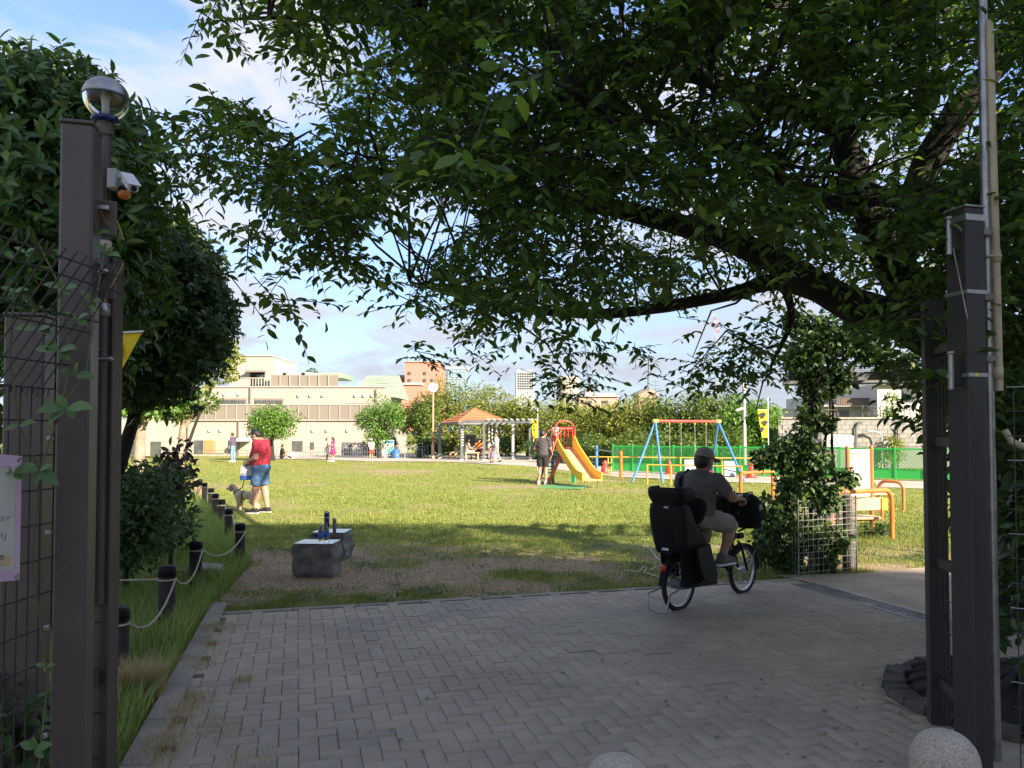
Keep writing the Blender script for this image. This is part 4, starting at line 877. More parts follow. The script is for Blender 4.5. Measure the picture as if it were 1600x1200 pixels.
# notice wired to the fence
sg = thing('notice_sign', 'weathered notice with faded lilac border wired to the mesh fence', 'sign', P(-20, 800, 2.30), 0)
sx = (P(39, 800, 2.36)-P(-60, 800, 2.16)).normalized(); sy = V(0, 0, 1); sn = sx.cross(sy).normalized()
S0 = P(39, 712, 2.36)+V(.0, -.02, 0); hS = .375; wS = .5
def spt(a, z, e=0): return S0-sx*a-V(0, 0, z)+sn*e
def quad(b, a0, a1, z0, z1, e0, th): b.prism([spt(a0, z0, e0), spt(a1, z0, e0), spt(a1, z1, e0), spt(a0, z1, e0)], sn*th)
part('board', paper, sg, lambda b: quad(b, .004, wS, .004, hS-.004, 0, .003), True)
for q in ((0, .018, 0, hS), (wS-.018, wS, 0, hS), (.018, wS-.018, 0, .036), (.018, wS-.018, hS-.03, hS)): part('border', lilac, sg, lambda b: quad(b, *q, -.001, .0055), True)
for z in (.012, hS-.012): part('eyelet', galv, sg, lambda b: b.torus(spt(.01, z, .006), sn, .006, .0022, 16, 6), True)
rotm = Matrix((sx, sy, sn)).transposed().to_euler()
for body, a, z, h_, mt in (('\u3053\u306e\u5834\u6240\u306f\u7981\u6b62\u3067', .036, .19, .0165, brownink), ('\u306a\u3044\u3067\u4e0b\u3055\u3044\u300d', .033, .242, .0255, ink), ('\u516c\u5712\u8ab2', .055, .305, .015, ink)):
    text(body, h_, spt(a, z, .0036)-sg.location, rotm, mt, sg, align='RIGHT')
part('print', mat('faint_tan_print', (.55, .42, .25)), sg, lambda b: quad(b, .03, .1, .30, .33, .0031, .0006), True)
# creeper over the left fence: each leaf its own part
cr = thing('creeper', 'green five leaved creeper climbing the wire fence by the notice', 'climbing plant', FA+V(0, -.1, 0))
lm_ = to_mesh('leaf', LEAF_V, LEAF_F, True); lm_.materials.append(L_creep)
def sprig(u, v, Y, sizes, angs):
    c = P(u, v, Y)
    for s, a in zip(sizes, angs):
        d = V(math.cos(a)*.95, -.25+random.uniform(-.15, .15), math.sin(a)*.8); pxm = Y/1200
        Mx_ = basis(np.array([d]), np.array([[random.uniform(-.2, .2), -.75, .62]]))[0]; L = s*pxm
        leaf_parts(lm_, cr, [np.array(c)], [Mx_], [(L*1.25, L, L)])
for q in ((105, 637, 2.45, (46, 44, 26, 22, 38), (.05, 3.25, 2.0, -1.0, -2.3)), (62, 735, 2.4, (40, 34, 28, 24), (-.65, 3.0, -1.7, .5)), (92, 548, 2.5, (34, 36, 30, 26), (.2, 3.0, -.6, 2.3)), (118, 585, 2.5, (36, 26, 22), (-.15, 2.8, 1.3)), (60, 515, 2.45, (28, 34, 26), (.3, 3.0, -.3)), (120, 500, 2.5, (26, 22, 24), (.5, 2.4, -.4)),
          (95, 450, 2.5, (30, 28, 22, 20), (.1, 2.8, -.6, 1.6)), (150, 365, 2.7, (22, 26, 18), (.2, 3.0, 1.4)), (165, 395, 2.7, (26, 20, 18), (-.2, 2.2, .6)), (20, 740, 2.3, (40, 36, 24), (.5, 2.5, -.4)), (30, 665, 2.35, (30, 24), (.3, 3.4)), (140, 470, 2.55, (24, 20, 22), (0, 2, -1)), (70, 1040, 2.45, (16, 14, 14, 12), (.2, 2.9, 1.5, -1.2)), (55, 1170, 2.4, (30, 26, 24, 22), (.4, 2.6, 1.5, -.6)), (22, 455, 2.3, (24, 20), (.2, 2.7)), (40, 395, 2.3, (22, 18, 16), (.4, 2.5, -.6))):
    sprig(*q)
part('stem', stemm, cr, lambda b: [b.tube([P(60, 1200, 2.45), P(75, 1060, 2.45), P(50, 880, 2.42), P(62, 735, 2.42), P(95, 640, 2.46), P(112, 560, 2.5), P(100, 500, 2.5), P(95, 450, 2.5), P(60, 380, 2.45)], .0035, 6), b.tube([P(95, 640, 2.46), P(135, 580, 2.55), P(150, 470, 2.6), P(165, 380, 2.68)], .003, 6), b.tube([P(62, 735, 2.42), P(30, 668, 2.36), P(15, 560, 2.32), P(22, 455, 2.3)], .003, 6)], True)
# right gate: post, stile, pole and pipe, mesh fence
cR = V(2.205, 3.70, 0)+gE*.056-gN*.066
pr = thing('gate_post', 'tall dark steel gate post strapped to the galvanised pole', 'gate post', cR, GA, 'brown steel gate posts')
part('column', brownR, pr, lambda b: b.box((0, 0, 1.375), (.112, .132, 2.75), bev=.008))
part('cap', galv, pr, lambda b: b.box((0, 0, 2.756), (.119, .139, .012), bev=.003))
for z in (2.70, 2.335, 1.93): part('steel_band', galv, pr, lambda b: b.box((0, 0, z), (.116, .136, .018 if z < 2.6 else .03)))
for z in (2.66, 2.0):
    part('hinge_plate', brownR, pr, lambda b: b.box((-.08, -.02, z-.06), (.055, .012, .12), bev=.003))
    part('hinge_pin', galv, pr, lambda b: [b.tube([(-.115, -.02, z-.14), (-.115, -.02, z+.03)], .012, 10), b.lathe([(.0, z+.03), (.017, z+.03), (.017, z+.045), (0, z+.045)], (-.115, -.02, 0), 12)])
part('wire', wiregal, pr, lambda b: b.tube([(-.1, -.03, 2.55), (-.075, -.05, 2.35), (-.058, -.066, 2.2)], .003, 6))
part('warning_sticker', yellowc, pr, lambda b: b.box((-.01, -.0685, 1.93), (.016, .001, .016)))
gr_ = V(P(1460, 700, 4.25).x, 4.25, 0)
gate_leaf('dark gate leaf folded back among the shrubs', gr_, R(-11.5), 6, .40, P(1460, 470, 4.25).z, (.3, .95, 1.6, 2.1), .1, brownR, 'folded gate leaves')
gp = V(P(1540, 300, 3.88).x, 3.88, 0)
po = thing('steel_pole', 'tall galvanised steel pole rising past the dark gate post into the leaves', 'pole', gp)
part('pole_tube', galv, po, lambda b: b.tube([(0, 0, 0), (0, 0, 3.9)], .024, 16))
for z in (2.66, 2.33, 2.02): part('bracket', galv, po, lambda b: b.box((-.02, -.03, z), (.05, .04, .035), bev=.004))
gq = V(P(1551, 300, 3.86).x+.01, 3.86, 0)
cp = thing('conduit_pipe', 'beige plastic conduit pipe running up beside the galvanised pole', 'pipe', gq)
part('pipe', beigep, cp, lambda b: b.tube([(.004, 0, 1.86), (0, 0, 2.6), (-.012, .0, 3.75)], .019, 14))
for z in (2.54, 1.95): part('coupling', beigep, cp, lambda b: b.lathe([(.019, z-.03), (.024, z-.03), (.024, z+.03), (.019, z+.03)], n=16))
part('pole_strap', beigep, cp, lambda b: b.box((-.02, .0, 2.54), (.08, .05, .012), bev=.003))
part('elbow', beigep, cp, lambda b: b.tube([P(1640, 705, 3.8), P(1605, 700, 3.82), P(1580, 690, 3.84), P(1570, 672, 3.86)], .017, 12), True)
RA, RB = V(2.37, 3.68, 0), V(3.1, 3.2, 0); rd = (RB-RA).normalized()
rf = thing('wire_fence', 'dark wire mesh fence in front of the glossy shrub', 'fence', RA)
for k in range(18): part('vertical_wire', wirem, rf, lambda b: b.tube([RA+rd*(.03+k*.05)+V(0, 0, .05), RA+rd*(.03+k*.05)+V(0, 0, 1.85)], .003, 6), True)
for k in range(16): part('horizontal_wire', wiregal if k % 3 == 0 else wirem, rf, lambda b: b.tube([RA+V(0, 0, .12+k*.1165), RA+rd*.88+V(0, 0, .12+k*.1165)], .003, 6), True)
# bollards
def bollard(lab, x, y):
    t = thing('stone_bollard', lab, 'bollard', (x, y, 0), 0, 'round topped granite bollards')
    part('shaft', granite, t, lambda b: b.lathe([(.132, 0), (.128, .02), (.125, .365)], n=36))
    part('dome', granite, t, lambda b: b.lathe([(.125, .365)]+[(.125*math.cos(a)**.85, .365+.125*math.sin(a)) for a in [i*math.pi/20 for i in range(1, 10)]]+[(.001, .49)], n=36)); return t
bollard('round topped granite bollard standing in front of the dark gate post', 1.685, 3.03)
bollard('round topped granite bollard in the middle of the entrance, mostly below the picture', .38, 2.80)
# curved planting bed edge of stone at the foot of the right gate
pb = thing('planting_bed', 'raised earth bed with a curved rough stone edge under the dark gate', 'planting bed', (3.12, 4.72, 0))
part('soil', soil, pb, lambda b: b.lathe([(.0, .2), (.4, .17), (.62, .09), (.66, .0)], n=30))
kb = mat('mossy_kerb_stone', (.12, .105, .085), (.05, .045, .037), 9, .95, 0, .9, 22, rnd=.2)
for k in range(15):
    a = R(95+k*12.2); r0 = .72
    def mk(b):
        a0, a1 = a-R(5.9), a+R(5.9); h = .085+random.uniform(-.015, .015); vs = []
        pts = [(math.cos(q)*rr, math.sin(q)*rr) for q, rr in ((a0, r0-.075), (a0, r0+.07+random.uniform(-.012, .012)), (a1, r0+.07+random.uniform(-.012, .012)), (a1, r0-.075))]
        lo_ = [V(x, y, -.02) for x, y in pts]; cxy = sum(lo_, V(0, 0, 0))/4; up_ = [p+(cxy-p)*.16+V(0, 0, h+random.uniform(-.01, .01)) for p in lo_]; mid = [p+V(0, 0, h-.03) for p in lo_]
        b.add(lo_+mid+up_, [(k, (k+1) % 4, (k+1) % 4+4, k+4) for k in range(4)]+[(k+4, (k+1) % 4+4, (k+1) % 4+8, k+8) for k in range(4)]+[(8, 9, 10, 11)])
    part('kerb_stone', kb, pb, mk)
for k in range(9):
    a = R(110+k*17); part('root', bark, pb, lambda b: limb(b, [(V(math.cos(a)*.1, math.sin(a)*.1, .19), .04), (V(math.cos(a+.12)*.38, math.sin(a+.12)*.38, .165), .032), (V(math.cos(a+.05)*.66, math.sin(a+.05)*.66, .08), .014)], 7))
# yellow flag behind the gate leaf
fl = thing('yellow_flag', 'yellow flag with a red disc hanging behind the brown gate leaf', 'flag', P(190, 520, 3.3))
fY = 3.3
part('cloth', yellowc, fl, lambda b: b.prism([P(222, 519, fY), P(150, 523, fY), P(146, 700, fY+.05), P(160, 690, fY+.05), P(184, 588, fY+.02)], V(0, .003, 0)), True)
part('hem', whitep, fl, lambda b: b.tube([P(224, 518, fY-.004), P(148, 522, fY-.004)], .005, 6), True)
part('disc', redc, fl, lambda b: b.prism([P(180+11*math.cos(t), 545+17*math.sin(t), fY-.004) for t in [i*math.pi/10 for i in range(20)]], V(0, .002, 0)), True)
part('stripe', blackc, fl, lambda b: b.prism([P(152, 606, fY-.0), P(148, 630, fY), P(160, 630, fY), P(166, 606, fY)], V(0, -.002, 0)), True)
# overhead cables
def cable(lab, pts, n=1, r=.006, gap=.02, name='overhead_cable'):
    t = thing(name, lab, 'cable', pts[0])
    for k in range(n): part('strand', blackp, t, lambda b: b.tube([p+V(0, 0, gap*(k-n/2))+V(0, 0, -.0) for p in pts], r, 6), True)
    return t
cable('thin black cable crossing the sky above the evergreen tree', [P(-120, -30, 9), P(0, 65, 9.2), P(60, 125, 9.4), P(110, 180, 9.6), P(180, 280, 9.8)], 1, .012)
cable('bundle of black cables passing through the top of the cherry tree', [P(900, -30, 5.2), P(1160, 4, 5.3), P(1260, 9, 5.35), P(1360, 14, 5.4), P(1700, 20, 5.5)], 4, .008, .012)

# ------------------------------------------------------------------ rope posts
PP = [(183, 1071, .50, .07), (260, 985, .53, .068), (305.5, 913, .46, .066), (374.7, 879, .49, .062), (357, 842, .46, .062), (346, 824, .48, .06), (336.5, 810, .47, .06), (329.5, 799, .48, .06), (319.5, 789, .5, .06), (312, 781, .5, .06), (304.5, 773, .52, .06)]
ORD = ['rope post nearest the gate, half hidden by the sedge clump', 'second rope post from the gate, with two rope ends tied to it', 'third rope post from the gate, with the slanted stone behind it', 'rope post standing alone nearest the stone stools', 'rope post just behind the one nearest the stone stools', 'sixth rope post from the gate along the lawn edge', 'seventh rope post from the gate along the lawn edge', 'rope post in line with the dog, eighth from the gate', 'third rope post from the far end of the row', 'sunlit rope post last but one of the row', 'sunlit rope post at the far end of the row']
tops = []; first = None
for i, ((u, v, h, r_), lab) in enumerate(zip(PP, ORD)):
    g = G(u, v); h = h
    if first is None:
        first = t = thing('rope_post', 'dark wooden '+lab, 'post', (g.x, g.y, 0), 0, 'wooden rope posts along the flower bed')
        part('log', darkwood, t, lambda b: b.lathe([(.068, -.1), (.068, .2), (.066, .40), (.067, .485), (.06, .5), (0, .502)], n=14)); part('cap_band', blackp, t, lambda b: b.lathe([(.0665, .425), (.0705, .425), (.0705, .49), (.062, .505), (0, .508)], n=14))
    else:
        t = copy_tree(first); t.location = (g.x, g.y, 0); t['label'] = 'dark wooden '+lab if i < 9 else 'lightened '+lab; t.rotation_euler.z = i*1.3
        s = r_/.068; t.scale = (s, s, h/.5)
        if i >= 8:  # far posts get lighter wood: the sunlight on them put into the colour
            for ch in t.children:
                if ch.name.startswith('log'):
                    ch.data = ch.data.copy(); ch.data.materials[0] = MATS.get('sunlit_wood') or mat('sunlit_wood', (.26, .18, .13), (.16, .11, .08), 6, .9, 0, .5, 16, stretch=(4, 4, .6))
    tops.append(V(g.x, g.y, h*.8))
rp_ = thing('boundary_rope', 'cream rope sagging from post to post along the flower bed', 'rope', tops[0])
for i in range(len(tops)-1):
    a, b_ = tops[i], tops[i+1]; sag = .16 if i < 3 else .13; o_ = V(.07, 0, 0)
    part('rope_span', ropem, rp_, lambda b: b.tube([a.lerp(b_, t/8)+o_*(1 if i < 3 else .8)-V(0, 0, sag*4*(t/8)*(1-t/8)) for t in range(9)], .0085, 6), True)
for p in tops: part('rope_loop', ropem, rp_, lambda b: b.torus(p, (0, 0, 1), .071, .0075, 18, 6), True)
part('rope_span', ropem, rp_, lambda b: b.tube([tops[1]+V(-.05, 0, 0), tops[1]+V(-.5, .05, -.02), tops[1]+V(-1.1, .1, 0)], .008, 6), True)
st = thing('edging_stone', 'slanted pale edging stone lying in the grass behind a rope post', 'stone', G(318, 905))
part('slab', concrete, st, lambda b: b.box((-.0, .12, .09), (.16, .5, .1), Matrix.Rotation(R(28), 3, 'Y')@Matrix.Rotation(R(-25), 3, 'Z'), .015))
part('slab', concrete, st, lambda b: b.box((-.32, .05, .05), (.5, .1, .1), Matrix.Rotation(R(12), 3, 'Z'), .015))

# ------------------------------------------------------------------ stone stools and the bottles on them
def stool(lab, c, w_, d_, h_, rz):
    t = thing('stone_stool', lab, 'stone seat', c, rz, 'rough stone seats with polished tops')
    n = 13; b = MB(); rs = np.random.default_rng(int(abs(c[0])*100))
    ring = []
    lv = [-.03, .04, h_*.35, h_*.6, h_*.85, h_-.012, h_]
    for j, z in enumerate(lv):
        bulge = 1+.06*math.sin(math.pi*max(0, z)/h_)+(0 if j < 5 else -.005)
        row = []
        for (x, y) in [(-1, -1), (-.5, -1), (0, -1), (.5, -1), (1, -1), (1, -.4), (1, .3), (1, 1), (.4, 1), (-.3, 1), (-1, 1), (-1, .3), (-1, -.4)]:
            jt = rs.normal(size=2)*(.02 if j < 5 else .004); row.append(V(x*w_/2*bulge+jt[0], y*d_/2*bulge+jt[1], z))
        ring.append(row)
    vs = [p for r_ in ring for p in r_]; b.add(vs, [(j*n+k, j*n+(k+1) % n, (j+1)*n+(k+1) % n, (j+1)*n+k) for j in range(len(lv)-1) for k in range(n)])
    b.build('block', basalt, t)
    part('polished_top', polish, t, lambda b: b.prism([p+V(0, 0, .0) for p in ring[-1]], V(0, 0, .004)))
    return h_+.004
h1 = stool('nearer rough dark stone stool with polished top carrying two plastic bottles', G(496, 897), .45, .36, .375, R(-3))
h2 = stool('farther rough dark stone stool carrying the blue bottle and the steel tumbler', G(519, 868), .44, .40, .33, R(-4))
def pet(lab, c, s=1.0):
    t = thing('plastic_bottle', lab, 'bottle', c, 0, 'clear plastic water bottles')
    part('body', clear, t, lambda b: b.lathe([(.0, 0), (.03*s, 0), (.032*s, .01), (.031*s, .07), (.033*s, .12), (.031*s, .15), (.013*s, .19), (.012*s, .205)], n=18))
    part('label_band', blueb, t, lambda b: b.lathe([(.0325*s, .055), (.0335*s, .056), (.0345*s, .115), (.0335*s, .117)], n=18))
    part('cap', whitep if s < 1 else navy, t, lambda b: b.lathe([(.0145*s, .2), (.0145*s, .22), (0, .221)], n=14))
s1 = G(496, 897)
pet('clear plastic bottle with blue label standing further forward on the near stone stool', (s1.x+.06, s1.y-.1, h1), .98); pet('taller clear plastic bottle with dark cap standing behind the other on the near stool', (s1.x+.095, s1.y-.0, h1), 1.12)
s2 = G(519, 868)
t = thing('steel_flask', 'dark blue vacuum flask with a handle cap on the far stone stool', 'flask', (s2.x-.045, s2.y-.13, h2))
part('body', navy, t, lambda b: b.lathe([(0, 0), (.034, 0), (.035, .004), (.035, .18), (.031, .195)], n=20)); part('band', alu, t, lambda b: b.lathe([(.0352, .188), (.0358, .188), (.034, .197), (.03, .198)], n=20)); part('cap', navy, t, lambda b: b.lathe([(.033, .197), (.036, .2), (.036, .24), (.025, .255), (0, .256)], n=20)); part('handle', navy, t, lambda b: b.tube([(-.03, 0, .25), (-.02, 0, .268), (.02, 0, .268), (.03, 0, .25)], .006, 8))
t = thing('steel_tumbler', 'tall slim brushed steel tumbler on the far stone stool', 'tumbler', (s2.x+.06, s2.y-.14, h2))
part('cup', steel, t, lambda b: b.lathe([(0, 0), (.023, 0), (.0265, .17), (.0265, .183), (.0245, .183), (.0235, .05), (0, .05)], n=22)); part('rim', alu, t, lambda b: b.torus((0, 0, .183), (0, 0, 1), .0258, .0016, 22, 6))
# white cord lying on the grass by the bicycle
wc = thing('rope', 'thin white cord trailing over the grass edge beside the bicycle', 'rope', G(1000, 893))
for pts in ([(975, 891), (985, 891), (996, 893), (1002, 889), (1006, 884), (1010, 888), (1006, 894), (1014, 896), (1026, 900), (1048, 906)], [(1006, 853), (1013, 856), (1020, 863), (1027, 872), (1036, 876), (1048, 877)], [(1016, 891), (1024, 886), (1034, 884), (1048, 887)]):
    part('strand', whitep, wc, lambda b: limb(b, [(G(u, v, .035+.015*math.sin(u)), .0035) for u, v in pts], 5), True)
# ------------------------------------------------------------------ shelter with the orange roof, and what stands round it
SY = 48.0
sh = thing('shelter', 'open park shelter with an orange pyramid roof and a flat pergola wing', 'shelter', (P(742, 700, SY).x, SY, 0))
X0 = sh.location.x; ez = 2.25; az_ = 3.12
cs_ = [V(-2.2, .9, ez), V(-.9, -2.2, ez), V(2.2, -.9, ez), V(.9, 2.2, ez)]; apx = V(0, 0, az_)
for i in range(4):
    p, q = cs_[i], cs_[(i+1) % 4]
    for k in range(6):
        t0, t1 = k/6, (k+1)/6
        def mk(b):
            n_ = (q-p).cross(apx-p).normalized()*.03; n_ = n_ if n_.z > 0 else -n_
            a0, b0, a1, b1 = p.lerp(apx, t0), q.lerp(apx, t0), p.lerp(apx, min(t1+.01, 1)), q.lerp(apx, min(t1+.01, 1)); b.prism([a0+n_*1.6, b0+n_*1.6, b1+n_*.6, a1+n_*.6], -n_*.6)
        part('shingle_course', rooft, sh, mk)
    part('eave_beam', greyp, sh, lambda b: b.bar(p*.97+V(0, 0, .02), q*.97+V(0, 0, .02), .1, .12))
    part('hip_cap', rooft, sh, lambda b: b.bar(p+V(0, 0, .05), apx+V(0, 0, .05), .1, .05))
part('finial', greyp, sh, lambda b: b.lathe([(.09, az_), (.07, az_+.08), (0, az_+.12)], n=10))
part('roof_lining', greyp, sh, lambda b: b.prism([p*.95+V(0, 0, .1) for p in cs_], V(0, 0, .03)))
def post(u, v, Y, w_, m_, top=2.24, bands=False):
    x = P(u, v, Y).x-X0
    pt = part('post', m_, sh, lambda b: b.box((x, Y-SY, top/2), (w_, w_, top), bev=.012)); 
    part('base_shoe', lgreyp, pt, lambda b: b.box((x, Y-SY, .04), (w_*1.35, w_*1.35, .08), bev=.01))
    if bands:
        for k in range(8): part('white_band', whitec, pt, lambda b: b.box((x+.05, Y-SY, .9+.16*k), (w_-.06, w_+.02, .06)))
for u, v, Y, w_, m_, bd in ((687, 712, 48.9, .19, greyp, 0), (721.5, 715, 45.9, .17, greyp, 1), (756, 717, 45.2, .15, greyp, 0), (801.5, 714, 46.9, .16, lgreyp, 0), (828, 713, 46.6, .15, greyp, 0), (757, 712, 50, .14, greyp, 0)): post(u, v, Y, w_, m_, bands=bd)
for u in (764, 769, 776): part('slim_post', whitep, sh, lambda b: b.tube([(P(u, 700, 50).x-X0, 50-SY, 0), (P(u, 700, 50).x-X0, 50-SY, 2.2)], .05, 8))
bx_ = lambda u, Y, z: V(P(u, 660, Y).x-X0, Y-SY, z)
part('pergola_beam', greyp, sh, lambda b: b.bar(bx_(722, 45.4, 2.30), bx_(831, 45.0, 2.30), .12, .16)); part('pergola_beam', greyp, sh, lambda b: b.bar(bx_(760, 49.8, 2.30), bx_(833, 48.9, 2.30), .12, .16)); part('pergola_beam', lgreyp, sh, lambda b: b.bar(bx_(831, 45.0, 2.42), bx_(833, 48.9, 2.42), .12, .1))
for k in range(8):
    t = (k+.5)/8; part('pergola_slat', lgreyp, sh, lambda b: b.bar(bx_(757, 45.1, 2.43).lerp(bx_(831, 44.8, 2.43), t), bx_(764, 50, 2.43).lerp(bx_(833, 49.2, 2.43), t), .07, .08))
nbp = P(735, 691, 50.2)
t = thing('notice_board', 'dark notice board with a pale frame under the shelter roof', 'notice board', (nbp.x, 50.2, 0)); part('panel', mat('green_grey_board', (.12, .13, .1), (.08, .09, .07), 3), t, lambda b: b.box((0, 0, 1.12), (.66, .05, .72)))
for q in ((0, 1.51, .78, .05), (0, .75, .78, .05), (-.365, 1.13, .05, .8), (.365, 1.13, .05, .8)): part('frame', lgreyp, t, lambda b: b.box((q[0], -.01, q[1]), (q[2], .07, q[3])))
for s in (-.365, .365): part('leg', lgreyp, t, lambda b: b.box((s, 0, .37), (.05, .05, .74)))
bt = P(752, 705, 47.6)
t = thing('picnic_table', 'low pale wooden table with people round it under the shelter', 'table', (bt.x, 47.6, 0)); part('tabletop', tan, t, lambda b: b.box((0, 0, .68), (1.3, .75, .06), bev=.01))
for sx_ in (-.55, .55): part('leg', tan, t, lambda b: b.box((sx_, 0, .325), (.09, .6, .65), bev=.008))
for x_, lab in ((P(738, 705, 47.0).x, 'pale wooden bench on the near side of the shelter table'), (P(765, 705, 47).x, 'pale wooden bench at the right end of the shelter table')):
    t = thing('bench', lab, 'bench', (x_, 46.95, 0), 0, 'wooden benches at the shelter table'); part('seat', tan, t, lambda b: b.box((0, 0, .42), (.9, .35, .06), bev=.01))
    for s in (-.36, .36): part('leg', tan, t, lambda b: b.box((s, 0, .195), (.08, .3, .39)))
c = P(708, 708, 48.5)
t = thing('bench', 'sunlit tan block bench beside the shelter post', 'bench', (c.x, 48.5, 0)); part('seat', tan, t, lambda b: b.box((0, 0, .4), (.5, .4, .08), bev=.01)); part('leg', tan, t, lambda b: b.box((-.17, 0, .18), (.12, .36, .36))); part('leg', tan, t, lambda b: b.box((.17, 0, .18), (.12, .36, .36)))
c = P(709, 718, 44.5)
# clock pole
cx = P(677, 700, 49); zc = P(0, 605.5, 49).z
t = thing('park_clock', 'white round clock on a tall tan pole left of the shelter', 'clock', (cx.x-.02, 49, 0))
part('pole', mat('tan_pole', (.55, .36, .24), (.48, .3, .2)), t, lambda b: [b.tube([(0, 0, 0), (0, 0, zc-.25)], .055, 12), b.tube([(0, 0, 0), (0, 0, .9)], .1, 12)])
part('base_band', redp, t, lambda b: b.tube([(0, 0, 1.1), (0, 0, 1.35)], .075, 12))
part('case', lgreyp, t, lambda b: b.tube([(0, .08, zc), (0, -.1, zc)], .31, 32)); part('dial', clockf, t, lambda b: b.tube([(0, -.1, zc), (0, -.115, zc)], .285, 32))
for k in range(12): part('hour_mark', ink, t, lambda b: b.box((.235*math.sin(k*math.pi/6), -.117, zc+.235*math.cos(k*math.pi/6)), (.022, .006, .055), Matrix.Rotation(k*math.pi/6, 3, 'Y')))
part('hour_hand', ink, t, lambda b: b.bar(V(0, -.122, zc), V(.12*math.sin(R(148)), -.122, zc+.12*math.cos(R(148))), .03, .006)); part('minute_hand', ink, t, lambda b: b.bar(V(0, -.13, zc), V(.21*math.sin(R(-30)), -.13, zc+.21*math.cos(R(-30))), .022, .006)); part('spike', lgreyp, t, lambda b: b.tube([(0, 0, zc+.3), (0, 0, zc+.62)], [.02, .008], 8))
# info board, ramp railing, railings and kerb wall by the building
c = P(605.5, 700, 50)
t = thing('map_board', 'park map board with teal and green stripes beside the bushy tree', 'sign', (c.x, 50, 0)); w_ = .84; zb1, zt1 = P(0, 716, 50).z, P(0, 687.5, 50).z
part('panel', lgreyp, t, lambda b: b.box((0, 0, (zb1+zt1)/2), (w_, .08, zt1-zb1), bev=.01))
part('header', bluesign, t, lambda b: b.box((.12, -.042, zt1-.13), (.55, .006, .16)))
part('stripe', greensign, t, lambda b: b.prism([V(-.05, -.041, zb1+.3), V(.38, -.041, zb1+.66), V(.38, -.041, zb1+.86), V(-.05, -.041, zb1+.5)], V(0, -.004, 0))); part('stripe', bluesign, t, lambda b: b.prism([V(-.05, -.041, zb1+.05), V(.38, -.041, zb1+.36), V(.38, -.041, zb1+.62), V(-.05, -.041, zb1+.26)], V(0, -.004, 0)))
part('print', lilac, t, lambda b: b.box((-.27, -.042, zb1+.7), (.2, .006, .5)))
for s in (-.34, .34): part('leg', greyp, t, lambda b: b.box((s, .03, zb1/2), (.06, .06, max(.05, zb1))))
def railing(lab, p0, p1, n, h0, h1, m_, nrail=2, name='railing', r_=.02):
    t = thing(name, lab, 'railing', p0)
    for k in range(n+1):
        p = p0.lerp(p1, k/n); hh = h0+(h1-h0)*k/n; part('post', m_, t, lambda b: b.tube([(p.x, p.y, 0), (p.x, p.y, hh)], r_, 6), True)
    for j in range(nrail): part('rail', m_, t, lambda b: b.tube([V(p0.x, p0.y, h0*(1-j*.42)), V(p1.x, p1.y, h1*(1-j*.42))], r_*.9, 6), True)
    return t
railing('grey double handrail rising along the ramp behind the lawn', G(605, 716), G(660, 715.5), 6, .25, 1.0, lgreyp)
railing('dark grey railing in front of the ramp shrub', G(614, 716.3), G(668, 716), 12, .75, .75, greyp, 1, r_=.014)
railing('dark railing along the foot of the white building, right half', G(470, 716), G(596, 716), 34, .68, .68, greyp, 2, r_=.016)
railing('low dark railing along the foot of the white building, left half', G(250, 714.5), G(432, 715), 12, .45, .45, greyp, 2, r_=.02)
c = G(455, 716); t = thing('white_box', 'low white box by the railing beside the seated figure', 'box', (c.x, c.y, 0)); part('body', whitep, t, lambda b: b.box((0, 0, .2), (.34, .3, .4), bev=.01)); part('lid', lgreyp, t, lambda b: b.box((0, 0, .415), (.37, .33, .03), bev=.005))
c = P(618, 712, 49.6); t = thing('blue_bin', 'small blue bin at the foot of the map board', 'bin', (c.x+.05, 49.6, 0)); part('body', blueb, t, lambda b: b.lathe([(.2, 0), (.24, .5), (.22, .5), (.19, .05)], n=14)); part('lid', blueb, t, lambda b: b.lathe([(.25, .5), (.25, .54), (.1, .6), (0, .6)], n=14))
# banners on poles
def banner(lab, u, vt, vb, Y, wpx, body, sgn=-1, slant=0):
    x = P(u, vt, Y).x; z1, z0 = P(0, vt, Y).z, P(0, vb, Y).z; w_ = wpx*Y/1200
    t = thing('banner_flag', lab, 'banner', (x, Y, 0)); part('pole', whitep, t, lambda b: b.tube([(0, 0, 0), (0, 0, z1+.5)], .02, 8))
    part('cloth', yellowc, t, lambda b: b.prism([V(0, -.02, z1), V(sgn*w_, -.02+.03, z1), V(sgn*w_*.8, .04, (z0+z1)/2), V(sgn*w_*.62, -.02, z0), V(sgn*.05*w_, -.02, z0)], V(0, -.004, 0)))
    part('crossbar', whitep, t, lambda b: b.tube([(0, 0, z1+.02), (sgn*w_, 0, z1+.02)], .012, 6)); return t, x, z1, z0, w_
t, x, z1, z0, w_ = banner('plain yellow banner with black writing behind the dark shirted man', 840, 656, 690, 33, 10.5, '')
for k, chh in enumerate('\u81ea\u8ee2\u8eca\u6ce8\u610f'): text(chh, .15, V(-w_*.5, -.028, z1-.13-.16*k), (R(90), 0, 0), ink, t)
t, x, z1, z0, w_ = banner('yellow banner with black figures hanging by the bright young tree', 1200, 641, 684, 30, 16, '')
for (ox, oz, sc_) in ((-.22, -.2, .11), (-.14, -.5, .1), (-.26, -.75, .09)): part('print', ink, t, lambda b: b.prism([V(ox*1+sc_*math.cos(a)*(1+.4*math.sin(3*a)), -.045, z1+oz+sc_*1.1*math.sin(a)) for a in [i*math.pi/6 for i in range(12)]], V(0, -.004, 0)))
c = P(1163, 660, 33); t = thing('lamp_pole', 'plain grey lamp pole with a small white floodlight behind the swing', 'lamp', (c.x, 33, 0)); zz1 = P(0, 596, 33).z
